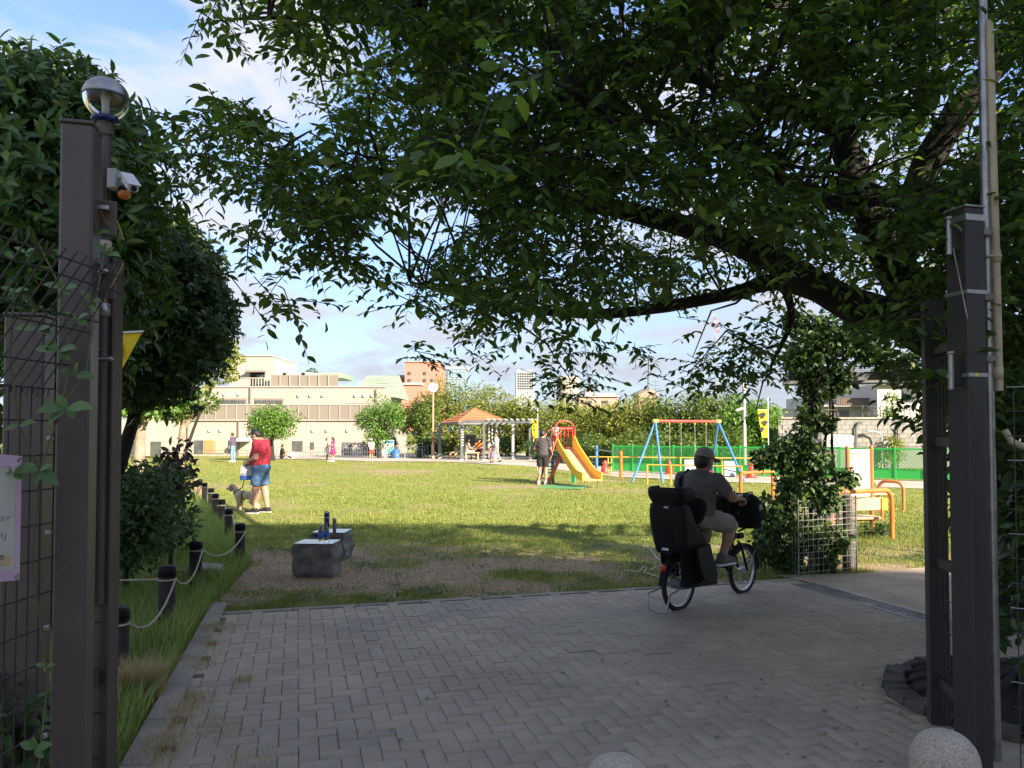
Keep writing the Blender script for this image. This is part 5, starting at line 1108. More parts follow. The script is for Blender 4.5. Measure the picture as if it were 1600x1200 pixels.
part('pole', lgreyp, t, lambda b: b.tube([(0, 0, 0), (0, 0, zz1)], [.09, .07], 10)); part('floodlight', whitep, t, lambda b: b.box((-.25, -.1, P(0, 640, 33).z), (.3, .2, .1), Matrix.Rotation(R(-20), 3, 'Y'), .02)); part('sensor_box', whitep, t, lambda b: b.box((.0, -.1, zz1-.2), (.2, .12, .3), bev=.01))
part('bracket_arm', lgreyp, t, lambda b: b.tube([(0, 0, P(0, 637, 33).z), (-.22, -.1, P(0, 639, 33).z)], .02, 6))
# ------------------------------------------------------------------ slide
sp = V(1.72, 25.25, 0); sl_ = thing('slide', 'small playground slide with yellow chute, red cage and blue steps', 'slide', sp)
ph = 1.1; ca = R(-17); dc = V(math.sin(-ca), -math.cos(ca), 0); dn = V(-dc.y, dc.x, 0)        # chute heading and its side
hw = .27
prof = [(0, ph), (.12, ph-.0), (.45, ph-.15), (1.5, .42), (1.9, .27), (2.35, .23)]
L3 = lambda s, o, z: dc*s+dn*o+V(0, 0, z)
def bed(b):
    for (s0, z0), (s1, z1) in zip(prof[:-1], prof[1:]): b.prism([L3(s0, -hw, z0), L3(s0, hw, z0), L3(s1, hw, z1), L3(s1, -hw, z1)], V(0, 0, -.03))
part('chute_bed', mat('worn_slide_metal', (.62, .46, .28), (.5, .36, .2), 3, .3, .2), sl_, bed)
for s in (-1, 1):
    up = [.42, .42, .3, .24, .22, .2]
    part('chute_wall', slideY, sl_, lambda b: [b.prism([L3(a[0], s*hw, a[1]-.03), L3(c_[0], s*hw, c_[1]-.03), L3(c_[0], s*(hw+.02), c_[1]+u1), L3(a[0], s*(hw+.02), a[1]+u0)], dn*s*.045) for a, c_, u0, u1 in zip(prof[:-1], prof[1:], up[:-1], up[1:])])
    part('chute_rim', slideY, sl_, lambda b: b.tube([L3(a[0], s*(hw+.042), a[1]+u0) for a, u0 in zip(prof, up)], .03, 8))
    part('chute_leg', galv, sl_, lambda b: b.tube([L3(2.28, s*hw*.75, .22), L3(2.28, s*hw*.75, 0)], .022, 8))
part('chute_lip', slideY, sl_, lambda b: b.tube([L3(2.36, -hw, .225), L3(2.36, hw, .225)], .03, 8))
part('platform', greyp, sl_, lambda b: b.box((-.02, .32, ph-.03), (.76, .66, .06), bev=.01))
for x_, y_ in ((-.37, .0), (.33, .02), (-.37, .62), (.33, .62)): part('leg', greenp, sl_, lambda b: b.tube([(x_, y_, 0), (x_, y_, ph)], .045, 10))
def cage(b_pts, top, arch=False):
    for i in range(len(b_pts)-1):
        a, c_ = V(*b_pts[i], 0), V(*b_pts[i+1], 0); n_ = max(3, int((c_-a).length/.1))
        for k in range(n_+1):
            p = a.lerp(c_, k/n_); part('cage_bar', redp, sl_, lambda b: b.tube([p+V(0, 0, ph+.02), p+V(0, 0, top)], .012, 6))
        part('cage_rail', redp, sl_, lambda b: b.tube([a+V(0, 0, top), c_+V(0, 0, top)], .02, 8)); part('cage_rail', redp, sl_, lambda b: b.tube([a+V(0, 0, ph+.03), c_+V(0, 0, ph+.03)], .018, 8))
cage([(-.38, .62), (.34, .62)], 1.82); cage([(.34, .62), (.36, .0)], 1.82); cage([(-.38, .62), (-.42, .05)], 1.82)
part('arch', redp, sl_, lambda b: b.tube([L3(.02, -.34, ph), L3(.02, -.34, 1.78)]+[L3(.02, -.34*math.cos(a), 1.78+.26*math.sin(a)) for a in [i*math.pi/10 for i in range(1, 10)]]+[L3(.02, .34, 1.78), L3(.02, .34, ph)], .025, 8))
part('arch_rail', redp, sl_, lambda b: b.tube([L3(.02, -.34, 1.78), L3(.02, .34, 1.78)], .018, 8))
for k in range(5): part('cage_bar', redp, sl_, lambda b: b.tube([L3(.02, -.34+.68*(k+.5)/5, 1.5), L3(.02, -.34+.68*(k+.5)/5, 1.78)], .012, 6))
dsr = V(-.72, -.69, 0).normalized(); dq = V(-dsr.y, dsr.x, 0); s0_ = V(-.25, .05, 0)
for s in (-1, 1):
    part('stringer', redp, sl_, lambda b: b.prism([s0_+dq*s*.25+V(0, 0, ph+.04), s0_+dq*s*.25+V(0, 0, ph-.16), s0_+dq*s*.25+dsr*.62, s0_+dq*s*.25+dsr*.78], dq*.035))
    part('stair_rail', redp, sl_, lambda b: b.tube([s0_+dq*s*.27+V(0, 0, 1.8), s0_+dq*s*.27+dsr*.25+V(0, 0, 1.55), s0_+dq*s*.27+dsr*.62+V(0, 0, .75)], .018, 8))
for k in range(5): part('step', bluep, sl_, lambda b: b.bar(s0_+dsr*(.1+.125*k)-dq*.24+V(0, 0, ph-.17-.19*k), s0_+dsr*(.1+.125*k)+dq*.24+V(0, 0, ph-.17-.19*k), .2, .035))
c = G(895, 763); t = thing('rubber_mat', 'flat green rubber mat on the lawn under the slide', 'mat', (c.x, c.y, 0), R(-15)); part('sheet', mat('green_rubber_mat', (.10, .30, .10), (.08, .25, .085)), t, lambda b: b.box((-.35, .35, .012), (1.3, 1.3, .024), bev=.006))
# ------------------------------------------------------------------ swing
sw = thing('swing_frame', 'swing set with blue legs and a red top bar', 'swing', (6.0, 26.5, 0))
A_, B_2 = P(1024, 660.5, 26.6), P(1122, 660.5, 27.6); A_.z = B_2.z = 2.05; bd = (B_2-A_).normalized()
part('top_bar', redp, sw, lambda b: b.tube([A_-bd*.08, B_2+bd*.08], .05, 12), True)
for p in (A_, B_2): part('joint_collar', yellow, sw, lambda b: b.tube([p-bd*.1, p+bd*.1], .068, 12), True)
for p, f_ in ((A_, G(988, 752)), (A_, G(1035, 754)), (B_2, G(1111, 744)), (B_2, G(1163, 752.5))): part('leg', bluep, sw, lambda b: b.tube([p, V(f_.x, f_.y, -.02)], .043, 10), True)
for k, s in enumerate((.22, .4, .62, .8)):
    p = A_.lerp(B_2, s); part('hanger', yellow, sw, lambda b: b.tube([p, p-V(0, 0, .12)], .022, 8), True)
    part('chain', wiregal, sw, lambda b: b.tube([p-V(0, 0, .1), p-V(0, 0, 1.5)], .011, 6), True)
for s0, s1 in ((.22, .4), (.62, .8)):
    p, q = A_.lerp(B_2, s0), A_.lerp(B_2, s1); part('seat', blackp, sw, lambda b: b.bar(p-V(0, 0, 1.52), q-V(0, 0, 1.52), .2, .04, .01), True)
# yellow barrier round the swing, orange bars, blue and orange exercise bars
def barrier(lab, m_, pts, h, posts, r_=.024, lower=None, name='barrier_rail'):
    t = thing(name, lab, 'barrier', pts[0])
    part('rail', m_, t, lambda b: b.tube([V(p.x, p.y, h) for p in pts], r_, 8), True)
    if lower: part('rail', m_, t, lambda b: b.tube([V(p.x, p.y, lower) for p in pts], r_*.8, 8), True)
    for p in posts: part('post', m_, t, lambda b: b.tube([V(p.x, p.y, -.02), V(p.x, p.y, h)], r_*1.15, 8), True)
    return t
def at(u, Y): p = P(u, 700, Y); return V(p.x, Y, 0)
barrier('yellow barrier pipe behind the swing, running from the slide', yellow, [at(921, 29.5), at(1063, 28.6), at(1195, 27.8)], .72, [at(950, 29.3), at(955, 29.3), at(1063, 28.6), at(1128, 28.3)])
barrier('yellow barrier pipe in front of the swing', yellow, [at(1011, 24.6), at(1090, 24.0), at(1160, 23.4)], .62, [at(1011, 24.6), at(1048, 24.3), at(1158, 23.4)], lower=None)
barrier('orange exercise rail beside the rider', orange, [at(1157, 16.6), at(1208, 17.2)], .78, [at(1157, 16.6), at(1207, 17.2)], .035)
t = thing('pull_up_bar', 'exercise bar with one blue and one orange post behind the slide', 'exercise bar', at(932, 30)); part('post', bluep, t, lambda b: b.tube([at(932, 30), at(932, 30)+V(0, 0, 1.15)], .06, 10), True); part('post', orange, t, lambda b: b.tube([at(970, 28), at(970, 28)+V(0, 0, .98)], .06, 10), True); part('bar', galv, t, lambda b: b.tube([at(932, 30)+V(0, 0, 1.0), at(970, 28)+V(0, 0, .9)], .022, 8), True)
for u, Y, lab in ((945, 31, 'red water filled cone beside the blue exercise post'), (1046, 30.5, 'red water filled cone in front of the lattice fence behind the swing'), (1108, 29.5, 'red water filled cone just left of the rider cap'), (1173, 28, 'red water filled cone behind the climbing vine')):
    p = at(u, Y); t = thing('traffic_cone', lab, 'cone', p, 0, 'red cones along the lattice fence'); part('body', redcone, t, lambda b: b.lathe([(.16, .03), (.15, .24), (.11, .28), (.06, .5), (.04, .54), (0, .55)], n=14)); part('foot', redcone, t, lambda b: b.box((0, 0, .02), (.34, .34, .04), bev=.01))
for u, Y, lab in ((1078, 30, 'pale blue plate leaning on the lattice fence by the rider'), (1140, 28.6, 'pale blue plate leaning on the lattice fence near the vine')):
    p = at(u, Y); t = thing('leaning_plate', lab, 'plate', p, 0, 'pale plates at the fence'); part('plate', mat('pale_blue_plate', (.45, .55, .66)) if 'pale_blue_plate' not in MATS else MATS['pale_blue_plate'], t, lambda b: b.box((0, 0, .32), (.42, .03, .55), Matrix.Rotation(R(-12), 3, 'X'), .008)); part('foot', greyp, t, lambda b: b.box((0, .05, .02), (.4, .12, .04)))
# ------------------------------------------------------------------ green lattice fence
FL, FR = G(958, 737.5), G(1492, 754); fdir = (FR-FL).normalized(); flen = (FR-FL).length; fn = V(fdir.y, -fdir.x, 0)
gf = thing('lattice_fence', 'bright green lattice panel fence along the playground', 'fence', FL, math.atan2(fdir.y, fdir.x)); npan = 14; pw = flen/npan; H_ = 1.12
for k in range(npan):
    x0 = k*pw
    part('post', lattg, gf, lambda b: b.box((x0, 0, H_/2+.02), (.07, .07, H_+.04), bev=.006))
    pn = part('panel', lattg, gf, lambda b: b.box((x0+pw/2, 0, .22), (pw-.075, .03, .30)))
    part('top_rail', lattg, pn, lambda b: b.box((x0+pw/2, 0, H_-.03), (pw-.075, .05, .06))); part('mid_rail', lattg, pn, lambda b: b.box((x0+pw/2, 0, .39), (pw-.075, .045, .04)))
    def mk(b):
        xa, xb, za, zb = x0+.04, x0+pw-.04, .41, H_-.06; hh = zb-za; s = xa-hh+.03
        while s < xb:
            p0, p1 = (s, zb), (s+hh, za)
            if p0[0] < xa: p0 = (xa, zb-(xa-s))
            if p1[0] > xb: p1 = (xb, zb-(xb-s))
            if p1[0]-p0[0] > .03: b.bar((p0[0], -.008, p0[1]), (p1[0], -.008, p1[1]), .052, .012)
            s += .088
        s = xa+.05
        while s < xb+hh:
            p0, p1 = (s, zb), (s-hh, za)
            if p0[0] > xb: p0 = (xb, zb-(s-xb))
            if p1[0] < xa: p1 = (xa, zb-(s-xa))
            if p0[0]-p1[0] > .03: b.bar((p0[0], .008, p0[1]), (p1[0], .008, p1[1]), .03, .010)
            s += .12
    o = part('lattice', lattg, pn, mk); o['kind'] = 'stuff'
part('post', lattg, gf, lambda b: b.box((flen, 0, H_/2+.02), (.07, .07, H_+.04), bev=.006))
# ------------------------------------------------------------------ stretching bench with sign board, second bench
def hoop(t, m_, a, c_, h, r_=.036):
    a, c_ = Vector(a), Vector(c_); d = (c_-a).normalized(); rr = .16
    part('hoop', m_, t, lambda b: b.tube([a, a+V(0, 0, h-rr)]+[a+d*(rr-rr*math.cos(q))+V(0, 0, h-rr+rr*math.sin(q)) for q in [i*math.pi/10 for i in range(1, 6)]]+[c_-d*(rr-rr*math.cos(q))+V(0, 0, h-rr+rr*math.sin(q)) for q in [i*math.pi/10 for i in range(5, 0, -1)]]+[c_+V(0, 0, h-rr), c_], r_, 10), True)
t = thing('exercise_bench', 'orange tubed stretching bench with tan boards beside the vine cage', 'bench', G(1360, 840))
hoop(t, orange, G(1323, 858)+V(0, .5, 0), G(1394, 842), .76)
q0, q1 = G(1330, 850)+V(.05, .45, 0), G(1392, 842)+V(-.05, .04, 0)
part('back_board', tan, t, lambda b: b.bar(q0+V(0, 0, .54), q1+V(0, 0, .54), .04, .2, .01), True); part('seat_board', tan, t, lambda b: b.bar(q0+V(-.35, .35, .3), q1+V(-.02, .3, .3), .34, .045, .01), True); part('end_cap', yellow, t, lambda b: b.bar(q1+V(-.09, -.03, .54), q1+V(-.0, -.024, .54), .05, .19), True)
part('crossbar', orange, t, lambda b: b.tube([q0+V(0, .3, .27), q1+V(0, .28, .27)], .025, 8), True); part('leg', orange, t, lambda b: b.tube([G(1382, 815)+V(.05, .2, 0), G(1382, 815)+V(.05, .2, .3)], .03, 8), True)
t = thing('sign_board', 'tall white exercise instruction board between two orange posts', 'sign', at(1343, 12.6)); a, c_ = at(1324, 12.35), at(1361, 12.7); zt2 = P(0, 699, 12.6).z; zb2 = P(0, 776, 12.6).z
for p in (a, c_): part('post', orange, t, lambda b: [b.tube([p, p+V(0, 0, zt2)], .034, 12), b.ball(p+V(0, 0, zt2), .034, 12, 6)], True)
pd_ = (c_-a).normalized(); a2_, c2_ = a+pd_*.035, c_-pd_*.035
part('panel', paper, t, lambda b: b.prism([a2_+V(0, 0, zb2), c2_+V(0, 0, zb2), c2_+V(0, 0, zt2-.03), a2_+V(0, 0, zt2-.03)], V(0, .02, 0)), True)
ipr = mat('faint_grey_print', (.10, .09, .085))
for z, x_, h_, s in ((.93, .03, .02, '\u80cc\u306e\u3070\u3057'), (.84, .03, .018, '\u4f7f\u3044\u65b9'), (.80, .03, .014, '\u8155\u3092\u306e\u3070\u3059'), (.52, .03, .018, '\u6ce8\u610f'), (.30, .03, .014, '\u3086\u3063\u304f\u308a\u884c\u3046'), (.24, .03, .014, '\u7121\u7406\u3092\u3057\u306a\u3044'), (.12, .03, .012, '\u516c\u5712')): text(s, h_*1.8, a2_+pd_*x_+V(0, -.003, zb2+z*(zt2-zb2-.05))-t.location, (R(90), 0, math.atan2(pd_.y, pd_.x)), ipr, t, align='LEFT')
def stick(b, ox, oz, s):
    o_ = a2_+pd_*ox+V(0, -.002, zb2+oz); b.tube([o_+V(0, 0, s), o_+V(0, 0, .35*s), o_+pd_*.25*s], .004, 5); b.tube([o_+V(0, 0, .75*s), o_+pd_*.35*s+V(0, 0, .6*s)], .004, 5); b.ball(o_+V(0, 0, 1.12*s), .1*s, 8, 5)
part('pictogram', ipr, t, lambda b: [stick(b, *q) for q in ((.26, .64, .08), (.08, .46, .07), (.18, .46, .07), (.29, .46, .07), (.07, .24, .07), (.15, .24, .07), (.22, .24, .07), (.29, .24, .07), (.29, .05, .08))], True)
part('corner_plate', lgreyp, t, lambda b: b.box(a2_+pd_*.28+V(0, -.003, zb2+.1), (.08, .006, .16)), True)
t = thing('exercise_bench', 'farther orange hoop bench with a brown seat board behind the sign board', 'bench', G(1392, 798))
hoop(t, orange, G(1373, 797), G(1412, 799.5), .62, .032); part('seat_board', tan, t, lambda b: b.bar(G(1350, 799)+V(0, .1, .36), G(1396, 799)+V(0, .1, .36), .3, .045, .01), True); part('leg', orange, t, lambda b: b.tube([G(1374, 802), G(1374, 802)+V(0, 0, .34)], .03, 8), True)
c = G(1371, 798)
t = thing('plastic_bottle', 'small clear bottle left on the seat of the farther orange bench', 'bottle', (c.x-.02, c.y+.05, .384)); part('body', clear, t, lambda b: b.lathe([(0, 0), (.035, 0), (.035, .15), (.013, .2), (.013, .22)], n=14)); part('cap', whitep, t, lambda b: b.lathe([(.016, .22), (.016, .24), (0, .24)], n=12))
# ------------------------------------------------------------------ pergola with climbing vine and its wire cage
pgY = 9.35; vx_ = P(1272, 800, pgY).x
pg = thing('pergola', 'grey steel pergola reaching from the vine to behind the gate', 'pergola', (vx_, pgY, 0)); ztp = P(0, 591, 9.2).z
for x_, y_ in ((0, 0), (2.9, -.4), (.45, 1.0), (3.1, .6)): part('post', greyp, pg, lambda b: b.box((x_, y_, ztp/2), (.09, .09, ztp), bev=.008))
part('beam', greyp, pg, lambda b: b.bar((-.3, .0, ztp+.03), (3.3, -.42, ztp+.03), .07, .1)); part('beam', greyp, pg, lambda b: b.bar((0, 1.02, ztp+.03), (3.4, .6, ztp+.03), .07, .1))
for k in range(7): part('cross_beam', greyp, pg, lambda b: b.bar((-.1+k*.5, -.15-k*.06, ztp+.11), (.1+k*.5, 1.2-k*.06, ztp+.11), .05, .07))
for k in range(3): part('brace_wire', greyp, pg, lambda b: b.tube([(-.2,   .2+k*.3, ztp+.16), (3.4, -.2+k*.3, ztp+.16)], .008, 6))
ck = thing('wire_cage', 'rusty grey wire mesh cage round the foot of the climbing vine', 'cage', (vx_, pgY, 0)); zc2 = P(0, 781, 8.9).z
c1_, c2_2, c3_, c4_ = G(1207, 885), G(1248, 902), G(1339, 893), G(1320, 868)
for a, b_ in ((c1_, c2_2), (c2_2, c3_), (c3_, c4_), (c4_, c1_)):
    L_ = (b_-a).length; n_ = max(3, int(L_/.075))
    for k in range(n_+1):
        p = a.lerp(b_, k/n_); part('vertical_wire', wiregal, ck, lambda b: b.tube([p, p+V(0, 0, zc2+random.uniform(-.01, .02))], .0038, 5), True)
    for k in range(12):
        part('horizontal_wire', wiregal, ck, lambda b: b.tube([a+V(0, 0, .05+k*(zc2-.06)/11), b_+V(0, 0, .05+k*(zc2-.06)/11)], .0036, 5), True)
part('corner_post', darkwood, ck, lambda b: b.tube([c3_+V(-.1, .05, 0), c3_+V(-.1, .05, zc2+.02)], .05, 10), True)
for p in (c1_, c2_2, c3_): part('corner_rod', galv, ck, lambda b: b.tube([p, p+V(0, 0, zc2+.03)], .009, 6), True)
wt = thing('wire_trellis', 'upright wire mesh trellis carrying the climbing vine', 'trellis', (vx_, pgY, 0))
for k in range(6): part('vertical_wire', wiregal, wt, lambda b: b.tube([(-.25+k*.1, -.1, .5), (-.25+k*.1, -.1, ztp)], .003, 5))
for k in range(14): part('horizontal_wire', wiregal, wt, lambda b: b.tube([(-.25, -.1, .55+k*.125), (.25, -.1, .55+k*.125)], .003, 5))
vn = thing('climbing_vine', 'dark climbing rose vine covering the pergola post beside the rider', 'climbing plant', (vx_, pgY, 0))
bl_ = [(1275, 520, 9.3, .26), (1255, 555, 9.2, .26), (1300, 540, 9.3, .25), (1275, 600, 9.3, .23), (1310, 590, 9.3, .2), (1240, 500, 9.3, .16), (1330, 520, 9.4, .22), (1265, 650, 9.3, .17), (1290, 660, 9.3, .13), (1380, 560, 9.2, .16), (1350, 545, 9.3, .2), (1420, 565, 9, .15), (1250, 690, 9.2, .19), (1225, 710, 9.1, .22), (1190, 715, 9.1, .12), (1270, 725, 9.1, .22), (1240, 760, 9.0, .22), (1285, 775, 9.0, .2), (1325, 745, 9.0, .12), (1220, 805, 9.0, .22), (1200, 840, 9.0, .18), (1260, 830, 9.1, .22), (1300, 840, 9.1, .18), (1235, 870, 9.1, .2), (1290, 875, 9.1, .14), (1190, 790, 8.95, .12)]
E = [(*P(u, v, Y), r_, r_*.9, r_) for u, v, Y, r_ in bl_]; p, d = blob_pts(E, 9800, .2); ax = d*.6+RNG.normal(size=p.shape)*.6; ax[:, 2] -= .5; sz = .05+.05*RNG.random(len(p)); Mx = basis(ax, d+RNG.normal(size=p.shape)*.5); sc = np.stack([sz*1.35, sz, sz], 1)
od = np.argsort(p[:, 1]-sz*8); me_ = to_mesh('leaf', LEAF_V, LEAF_F, True); me_.materials.append(L_vine); leaf_parts(me_, vn, p[od[:220]], Mx[od[:220]], sc[od[:220]]); leaves_obj('foliage', L_vine, vn, p[od[220:]], Mx[od[220:]], sc[od[220:]], kind='stuff')
for pts in ([(1262, 900), (1268, 820), (1258, 740), (1266, 660), (1280, 590), (1290, 530)], [(1280, 898), (1290, 800), (1285, 720), (1296, 650), (1302, 570), (1320, 520)], [(1300, 890), (1310, 790), (1300, 700), (1302, 640), (1296, 580)], [(1250, 895), (1244, 800), (1250, 700), (1258, 620), (1262, 540)], [(1270, 760), (1230, 720), (1190, 712), (1172, 720)]): part('stem', bark, vn, lambda b: limb(b, [(P(u, v, 9.25+.1*math.sin(u)), .018) for u, v in pts], 6), True)
c = P(1250, 870, 9.3); make_tree('leafy_weeds', 'leafy green weeds at the foot of the vine cage', (P(1195, 880, 9.2).x, 9.2, 0), .4, (0, 0, .22), (.3, .2, .2), 10, .1, 420, .06, L_shrub, stemm, .006, None, LEAF_V, LEAF_F, 4, 'plant')
make_tree('leafy_weeds', 'low leafy weeds on the lawn behind the orange bench', (P(1368, 830, 12.2).x, 12.2, 0), .3, (0, 0, .1), (.4, .25, .1), 10, .1, 420, .06, L_shrub, stemm, .006, None, LEAF_V, LEAF_F, 4, 'plant')
# ------------------------------------------------------------------ people and the dog
A3 = np.array
def nrm(v): v = A3(v, float); return v/(np.linalg.norm(v)+1e-9)
def hand_prims(w, d, pn, curl=.6, s=1.0, side=1, k=.008):
    """palm, four fingers of different lengths and a thumb; d: pointing, pn: palm normal, side: thumb on +/- (d x pn)"""
    d, pn = nrm(d), nrm(pn); sd = nrm(np.cross(d, pn))*side; w = A3(w, float); out_ = []
    for o in (-.026, -.009, .009, .026): out_.append(cone(w+sd*o*.5*s, w+d*.085*s+sd*o*s, .017*s, .0145*s, .012))
    for o, ln in zip((.030, .0105, -.0095, -.028), (.072, .08, .074, .058)):
        b0 = w+d*.083*s+sd*o*s; a1 = curl*.75; d1 = d*math.cos(a1)+pn*math.sin(a1); a2 = curl*1.9; d2 = d*math.cos(a2)+pn*math.sin(a2)
        p1 = b0+d1*ln*.5*s; out_ += [cone(b0, p1, .0095*s, .0085*s, k), cone(p1, p1+d2*ln*.5*s, .0085*s, .0072*s, k)]
    t0 = w+d*.025*s+sd*.03*s; t1 = t0+(d*.55+sd*.7+pn*.35)*.042*s; t2 = t1+(d*.75+sd*.15+pn*.55)*.032*s
    return out_+[cone(t0, t1, .013*s, .011*s, .012), cone(t1, t2, .0105*s, .0085*s, k)]
def head_prims(c, f, s=1.0):
    f = nrm(f); up = nrm(A3([0, 0, 1])-f*f[2]); r = np.cross(f, up); Rm = np.stack([r, f, up], 1); c = A3(c, float); W_ = lambda x, y, z: c+Rm@A3([x, y, z])*s
    P_ = [ell(c, A3([.076, .094, .108])*s, Rm, .02), ell(W_(0, .028, -.055), A3([.055, .06, .06])*s, Rm, .025), cone(W_(0, .088, .0), W_(0, .108, -.028), .010*s, .015*s, .012),
          cone(W_(-.02, .083, -.062), W_(.02, .083, -.062), .011*s, .011*s, .008), cone(W_(-.04, .084, .022), W_(.04, .084, .022), .012*s, .012*s, .014)]
    for q in (-1, 1): P_.append(ell(W_(q*.078, -.005, -.012), A3([.012, .022, .032])*s, Rm, .008))
    return P_, W_, Rm
DEF = dict(pelvis=(0, 0, .93), chest=(0, .01, 1.24), neck=(0, -.005, 1.44), head=(0, .025, 1.585), look=(0, 1, 0), shl=(-.185, 0, 1.39), shr=(.185, 0, 1.39), ell=(-.235, -.02, 1.12), elr=(.235, -.02, 1.12),
           wl=(-.25, .06, .87), wr=(.25, .06, .87), hl=(-.09, 0, .9), hr=(.09, 0, .9), kl=(-.095, .025, .49), kr=(.095, .025, .49), al=(-.1, -.02, .085), ar=(.1, -.02, .085), tl=(-.11, .16, .03), tr=(.11, .16, .03))
def cloth_obj(name, prims, vox, m, parent, cut=None, amp=.006):
    """a garment with shallow folds"""
    v, f = organic(prims, vox, cut); me = to_mesh(name, v, f, True); nn = np.empty(len(v)*3, np.float32); me.vertex_normals.foreach_get('vector', nn); nn = nn.reshape(-1, 3)
    h = np.sin(v[:, 0]*30+v[:, 2]*46+1.3*np.sin(v[:, 1]*22))*.6+np.sin(v[:, 1]*52-v[:, 2]*34+1.7*np.sin(v[:, 0]*25))*.5+np.sin(v[:, 2]*85+v[:, 0]*40+2*np.sin(v[:, 1]*31))*.25
    w = .35+.65*np.sin(v[:, 2]*9+v[:, 0]*6)**2
    return link(name, to_mesh(name, v+nn*(h*w*amp)[:, None], f, True), parent, m)
def build_person(lab, loc, rotz, S=1.0, vox=.012, pose=None, top=None, bottom=None, hair=None, shoes=None, sk=None, cap=None, mask=None, belly=0.0, group=None, sleeve=.55, legs=.75, hem=.84, skirt=None, long_hair=0, eyes=True, hand=(.7, .7), thin=1.0, hair_cut=None, cat='person'):
    t = thing('person', lab, cat, loc, rotz, group); J = {k: A3(v, float) for k, v in DEF.items()}
    for k, v in (pose or {}).items(): J[k] = A3(v, float)
    for k in J:
        if k != 'look': J[k] = J[k]*S
    sk = sk or skin; th = S*thin; spine = nrm(J['neck']-J['pelvis']); fr = nrm(np.cross(J['shr']-J['shl'], spine)*-1); fr = nrm(np.cross(spine, J['shr']-J['shl'])); rt = nrm(J['shr']-J['shl'])
    Rt = np.stack([rt, fr, spine], 1)
    torso = lambda g: [ell(J['pelvis']+spine*.02*S, (A3([.165, .118, .13])+g)*th, Rt, .06), ell(J['chest'], (A3([.172, .118+belly*.4, .20])+g)*th, Rt, .06), ell((J['pelvis']+J['chest'])/2+fr*belly*.55, (A3([.150+belly*.35, .108+belly, .17])+g)*th, Rt, .06),
                       cone(J['shl']*.93+J['neck']*.07-spine*.01, J['shr']*.93+J['neck']*.07-spine*.01, (.062+g)*th, (.062+g)*th, .05), cone(J['chest']+spine*.13*S, J['neck'], (.09+g)*th, (.058+g)*th, .05)]
    arm = lambda a, b, c, g, e=1.0: [cone(a, b, (.054+g)*th, (.043+g)*th, .03)]+([cone(b, c, (.043+g)*th, (.029+g)*th, .02)] if e >= 1 else [])
    prims = torso(0)+[cone(J['neck']-spine*.03*S, J['head']-A3([0, 0, .06])*S, .056*th, .053*th, .02)]
    for q in 'lr':
        prims += arm(J['sh'+q], J['e'+'l'+q] if 0 else J['el'+q if q == 'r' else 'ell'], J['w'+q], 0)
        e_ = J['elr'] if q == 'r' else J['ell']; d = nrm(J['w'+q]-e_); hp = J.get('hd'+q); d2 = nrm(hp) if hp is not None else d
        pn = J.get('pn'+q); pn = nrm(pn) if pn is not None else nrm(-rt*(1 if q == 'r' else -1)+fr*.2)
        prims += hand_prims(J['w'+q], d2, pn, hand[0 if q == 'l' else 1], S, 1 if q == 'r' else -1)
        prims += [cone(J['h'+q], J['k'+q], .083*th, .056*th, .03), cone(J['k'+q], J['a'+q], .054*th, .036*th, .03), ell(J['k'+q]*.68+J['a'+q]*.32-fr*.012*S, A3([.052, .056, .11])*th, None, .03), cone(J['a'+q]-A3([0, 0, .02])*S, J['t'+q], .036*th, .026*th, .02)]
    hp_, W_, Rh = head_prims(J['head'], J['look'], S); prims += hp_
    organic_obj('body', prims, vox, sk, t)
    up = nrm(Rh[:, 2])
    if top is not None:
        tp = torso(.014*S)+[]
        for q in 'lr':
            e_ = J['elr'] if q == 'r' else J['ell']; a = J['sh'+q]
            if sleeve <= 1: tp.append(ccone(a-nrm(e_-a)*.02, a+(e_-a)*sleeve, .074*th, .066*th, .02)); tp.append(cone(a, a+(e_-a)*sleeve*.5, .068*th, .062*th, .03))
            else: tp += [cone(a, e_, .066*th, .055*th, .03), ccone(e_, e_+(J['w'+q]-e_)*min(.95, sleeve-1), .055*th, .044*th, .01)]
        low = J['pelvis']-spine*.0; tp.append(ccone(low-spine*(.93-hem)*S, J['chest'], (.165+belly*.8)*th, (.165+belly*.5)*th, .03)) if skirt is None and bottom is not None and False else None
        tp = [x for x in tp if x is not None]
        cut = [(nrm(-spine), float(-np.dot(spine, J['pelvis'])+(.93-hem)*S)), (spine, float(np.dot(spine, J['neck'])+.02*S))]
        cloth_obj('shirt', tp, vox, top, t, cut)
    if skirt is not None:
        h0, r0 = skirt[1], skirt[2]; organic_obj('skirt', [ccone(J['pelvis']*A3([1, 1, 0])+A3([0, 0, h0*S]), J['pelvis']+A3([0, 0, .12*S]), r0*S, .145*th, .02)]+[ccone(J['pelvis'], J['chest'], .15*th, .15*th, .03)]*(1 if len(skirt) > 3 else 0), vox, skirt[0], t)
    if bottom is not None:
        bp_ = [ell(J['pelvis']-spine*.03*S, A3([.178+belly*.3, .132+belly*.5, .12])*th, Rt, .05)]
        for q in 'lr':
            e_ = J['k'+q]
            if legs <= 1: bp_.append(ccone(J['h'+q], J['h'+q]+(e_-J['h'+q])*legs, .105*th, (.098 if legs > .6 else .1)*th, .03))
            else: bp_ += [cone(J['h'+q], e_, .10*th, .076*th, .03), ccone(e_-nrm(J['a'+q]-e_)*.03, e_+(J['a'+q]-e_)*min(1, legs-1), .076*th, .064*th, .02)]
        cloth_obj('trousers' if legs > 1 else 'shorts', bp_, vox, bottom, t, [(spine, float(np.dot(spine, J['pelvis'])+.09*S))])
